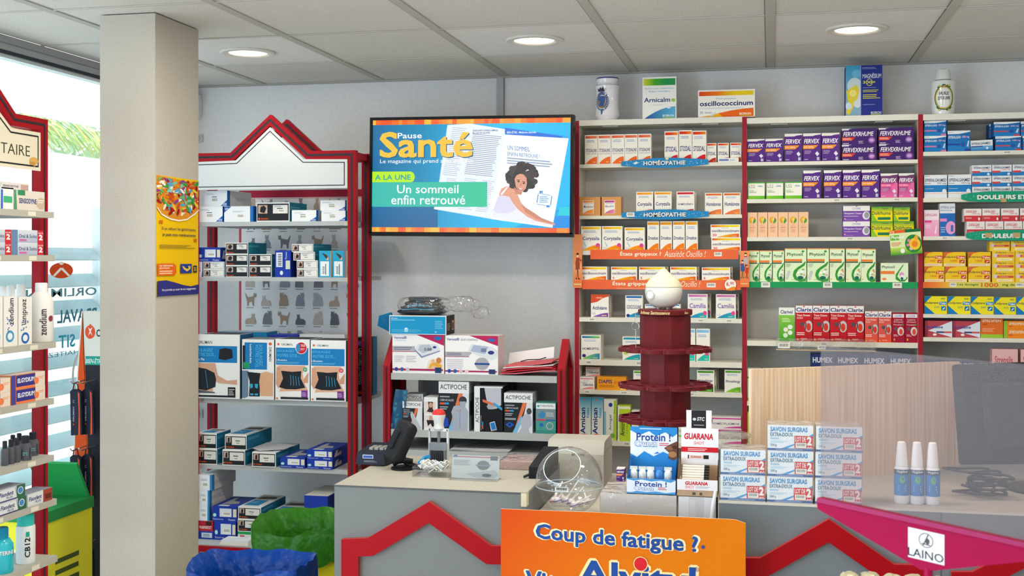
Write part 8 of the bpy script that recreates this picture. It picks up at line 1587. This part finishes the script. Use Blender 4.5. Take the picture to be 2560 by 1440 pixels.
kind('elgyd', 'e08a50', [('r', 0, .0, 1, .18, 'f0804c'), ('r', .14, .16, .72, .95, '3a3a88'), ('t', 'ELGYDIUM', .18, .42, .68, .74, 'e8e4f0', .04), ('r', .7, .0, 1, 1, 'e8d8c8'), ('e', .74, .4, .07, .24, 'f0804c'), ('l', .78, .5, .98, .7, 2, 'f0a070'), ('r', 0, 0, .12, 1, '4a4a98')], dep=.06, top='d8c8c0')
placeX('elgyd', [(28,113,974,1010),(28,112,938,973)], 'toothpaste_box', 'toothpaste box', 'navy and orange toothpaste box in the front pair, fourth shelf', grp=GT, pos=['lower', 'upper'])
placeX('elgyd', [(-62,26,976,1012),(-62,26,940,975)], 'toothpaste_box', 'toothpaste box', 'navy and orange toothpaste box cut by the picture edge, fourth shelf', grp=GT, pos=['lower', 'upper'])
for i, (p, q, x_) in enumerate([(4, 20, .03), (19, 35, .03), (34, 49, .03), (50, 76, .03), (24, 40, .09), (40, 56, .09), (70, 94, .06)]):
    bottle(p, q, 1085+(3 if x_ > .05 else 0), 1146, [(0,0),(1,0),(1,.02),(1,.6),(.8,.68),(.6,.7),(.62,.72),(.62,.97),(.5,1),(0,1)], '55565e', '2a2c32', 'ink_bottle', ['leftmost small dark grey bottle with black cap', 'second small dark grey bottle from the left', 'third small dark grey bottle from the left', 'front small dark bottle showing a black label', 'small dark bottle of the rear rank, left', 'small dark bottle of the rear rank, right', 'rightmost small dark bottle showing a black label'][i], 'bottle', .7, [('r', .1, .08, .8, .5, '1c1e24'), ('l', .2, .2, .7, .36, 2, '6ab0a0')] if i in (3, 6) else None, X=XS-x_, grp='small dark grey bottles')
kind('fixo', 'd8dce0', [('g', 0, 0, 1, 1, '3a3a70', 'c8ccd4'), ('p', [(0,.1),(.7,.1),(.6,.9),(0,.9)], 'dde2e6'), ('t', 'Fixodent', .04, .4, .56, .74, '2a3070', .03, .2), ('t', 'PLUS', .3, .16, .52, .34, '3a3a80', .02), ('r', .68, 0, 1, 1, '3a6a50'), ('e', .82, .55, .11, .3, '4a8ac8'), ('o', .82, .55, .11, .3, .2, 'd8e4ec')], dep=.05, top='8a90a0')
kind('fixo_r', 'd8dce0', [('p', [(0,.1),(.7,.1),(.6,.9),(0,.9)], 'dde2e6'), ('t', 'Fixodent', .04, .4, .56, .74, '2a3070', .03, .2), ('t', 'PLUS', .3, .16, .52, .34, '3a3a80', .02), ('r', .62, 0, 1, 1, 'a04838'), ('r', .7, .2, .95, .6, '6a2c2c')], dep=.05, top='8a90a0')
placeX('fixo', [(-2,66,1246,1278),(-6,64,1214,1245)], 'denture_cream_box', 'denture cream box', 'white and green denture cream box in the pair, sixth shelf', grp=GT, pos=['lower', 'upper'], X=XS-.006)
placeX('fixo_r', [(69,131,1219,1250)], 'denture_cream_box', 'denture cream box', 'white and brick-red denture cream box at the shelf end, sixth shelf', grp=GT, X=XS-.006)
bottle(44, 84, 1288, 1410, [(0,0),(.95,0),(1,.03),(1,.70),(.97,.76),(.88,.77),(.88,.97),(.8,1),(0,1)], 'e6eaea', '3ac0b8', 'mouthwash_bottle', 'white mouthwash bottle with turquoise cap, bottom shelf', 'bottle', .77, [('tv', 'CB12', .34, .14, .62, .54, '2a3038', .03), ('r', .4, .56, .58, .66, '2aa090')])
bottle(-14, 24, 1328, 1440, [(0,0),(.95,0),(1,.03),(1,.62),(.7,.74),(.55,.76),(.55,.97),(.5,1),(0,1)], '2ab8c8', '1f8ab0', 'mouthwash_bottle', 'bright turquoise mouthwash bottle at the lower left corner', 'bottle', .76, [('r', 0, .36, 1, .56, '2a4a70'), ('t', 'LISTERINE', .04, .42, .96, .51, 'e4ecf0', .03)], mat='gloss', asp=.9)

# ================================================================== orange hook display behind the column
YH = -1.12
xh0, zt_ = WP(200, 778, YH); xh1 = XW(330, YH)
t = thing('hook_display', ((xh0+xh1)/2, YH, 0), 'orange and cream hook display partly hidden behind the column', 'display stand')
hw = (xh1-xh0)/2
def P2(px, py): x_, z_ = WP(px, py, YH); return (x_-(xh0+xh1)/2, z_)
lf = [P2(204, 778), P2(198, 850), P2(192, 940), P2(186, 1040), P2(183, 1150), P2(181, 1300), P2(181, 1440)]
lf = lf+[(lf[-1][0], 0)]
out = [(-x_, z_) for x_, z_ in lf][::-1]
m = MB(); m.prism(lf+out, 0, .03, 'dcd8cc', 'card'); bd_ = m.build('panel', t)
m = MB(); sh = lambda p, d_: (p[0]+d_, p[1])
L1 = [sh(p, .006) for p in lf]; L2 = [P2(206, 785), P2(212, 900), P2(217, 1010), P2(221, 1150), P2(225, 1300), P2(228, 1440)]; L2.append((L2[-1][0], 0))
poly = [(x_, -.0008, z_) for x_, z_ in L1[::-1]+L2]
m.poly(poly[::-1] if False else poly, 'd8501c', 'card')
blk = [P2(213, 912), P2(330, 912)]; m.poly([(x_, -.0006, z_) for x_, z_ in [(P2(228,1440)[0], 0), (hw, 0), (hw, P2(300,912)[1]), (P2(213,912)[0], P2(213,912)[1])]], '2a2a30', 'card')
q = P2(214, 890); q2 = P2(213, 912); m.poly([(q[0], -.001, q2[1]), (hw, -.001, q2[1]), (hw, -.001, q[1]), (q[0], -.001, q[1])], '2a9a88', 'card')
e0, e1 = P2(213, 848), P2(238, 808)
m.art([('e', .5, .45, .5, .42, 'e0502c'), ('e', .52, .86, .1, .08, 'e0502c'), ('p', [(.3,.2),(.46,.5),(.3,.75),(.5,.62),(.74,.75),(.58,.5),(.74,.2),(.52,.4)], 'f0e4dc')], lambda u, v, k: (e0[0]+(e1[0]-e0[0])*u, -.001-EPS*k, e0[1]+(e1[1]-e0[1])*v))
e0, e1 = P2(241, 842), P2(310, 824); m.art([('t', 'ORLIMAN', 0, 0, 1, 1, '3a3838', .02)], lambda u, v, k: (e0[0]+(e1[0]-e0[0])*u, -.001-EPS*k, e0[1]+(e1[1]-e0[1])*v))
e0, e1 = P2(215, 908), P2(270, 895); m.art([('t', 'BIEN-ÊTRE ET', 0, 0, 1, 1, 'e4f4ee', .01, .2)], lambda u, v, k: (e0[0]+(e1[0]-e0[0])*u, -.0014-EPS*k, e0[1]+(e1[1]-e0[1])*v))
m.build('printed_front', bd_)
m = MB(); m.box(-hw*.8, hw*.8, .0, .25, 0, .02, '2a2a30', 'plastic'); m.build('foot', t)
for (py, rn) in ((955, 'upper'), (1120, 'middle'), (1355, 'lower')):
    for j, px in enumerate((216, 238)):
        x_, z_ = P2(px, py); m = MB(); m.tube([(x_, 0, z_+.01), (x_, -.10, z_+.004), (x_, -.115, z_+.016)], .0025, 'e4e4e4', 'metal', 8); m.build('hook', t)
        zt2 = ZW(px, py+18, YH-.07); zb2 = ZW(px, py+134, YH-.07); H = zt2-zb2; wd = .042
        pk = thing('hanging_pack', ((xh0+xh1)/2+x_, YH-.075+.022*j, zb2), f'dark navy and orange pack on the {rn} hooks, {"outer" if j == 0 else "column-side"} one', 'hanging pack', 'packs hanging on the orange display')
        mm = MB(); mm.prism([(-wd/2, H*.95), (-wd/2+.004, 0), (wd/2+.01, .004), (wd/2+.004, H*.95), (.01, H), (-.01, H)], -.006, .006, '262838', 'card')
        mm.art([('p', [(.86,.0),(1.05,.02),(.98,.9),(.8,.95),(.9,.5)], 'e0582c'), ('tv', 'ORLIMAN', .3, .3, .44, .62, 'c8ccd8', .01), ('e', .36, .24, .05, .02, 'e0582c'), ('l', .28, .7, .5, .78, 2, '8a90a8')], lambda u, v, k: (wd*(u-.5), -.006-EPS*k, H*v)); mm.build('pouch', pk)
        mm = MB(); mm.tube([(-.012, 0, H*.97), (-.008, 0, H+.018), (.0, 0, H+.0245), (.008, 0, H+.018), (.012, 0, H*.97)], .0022, '1c1c24', 'rubber', 6); mm.build('loop', pk)
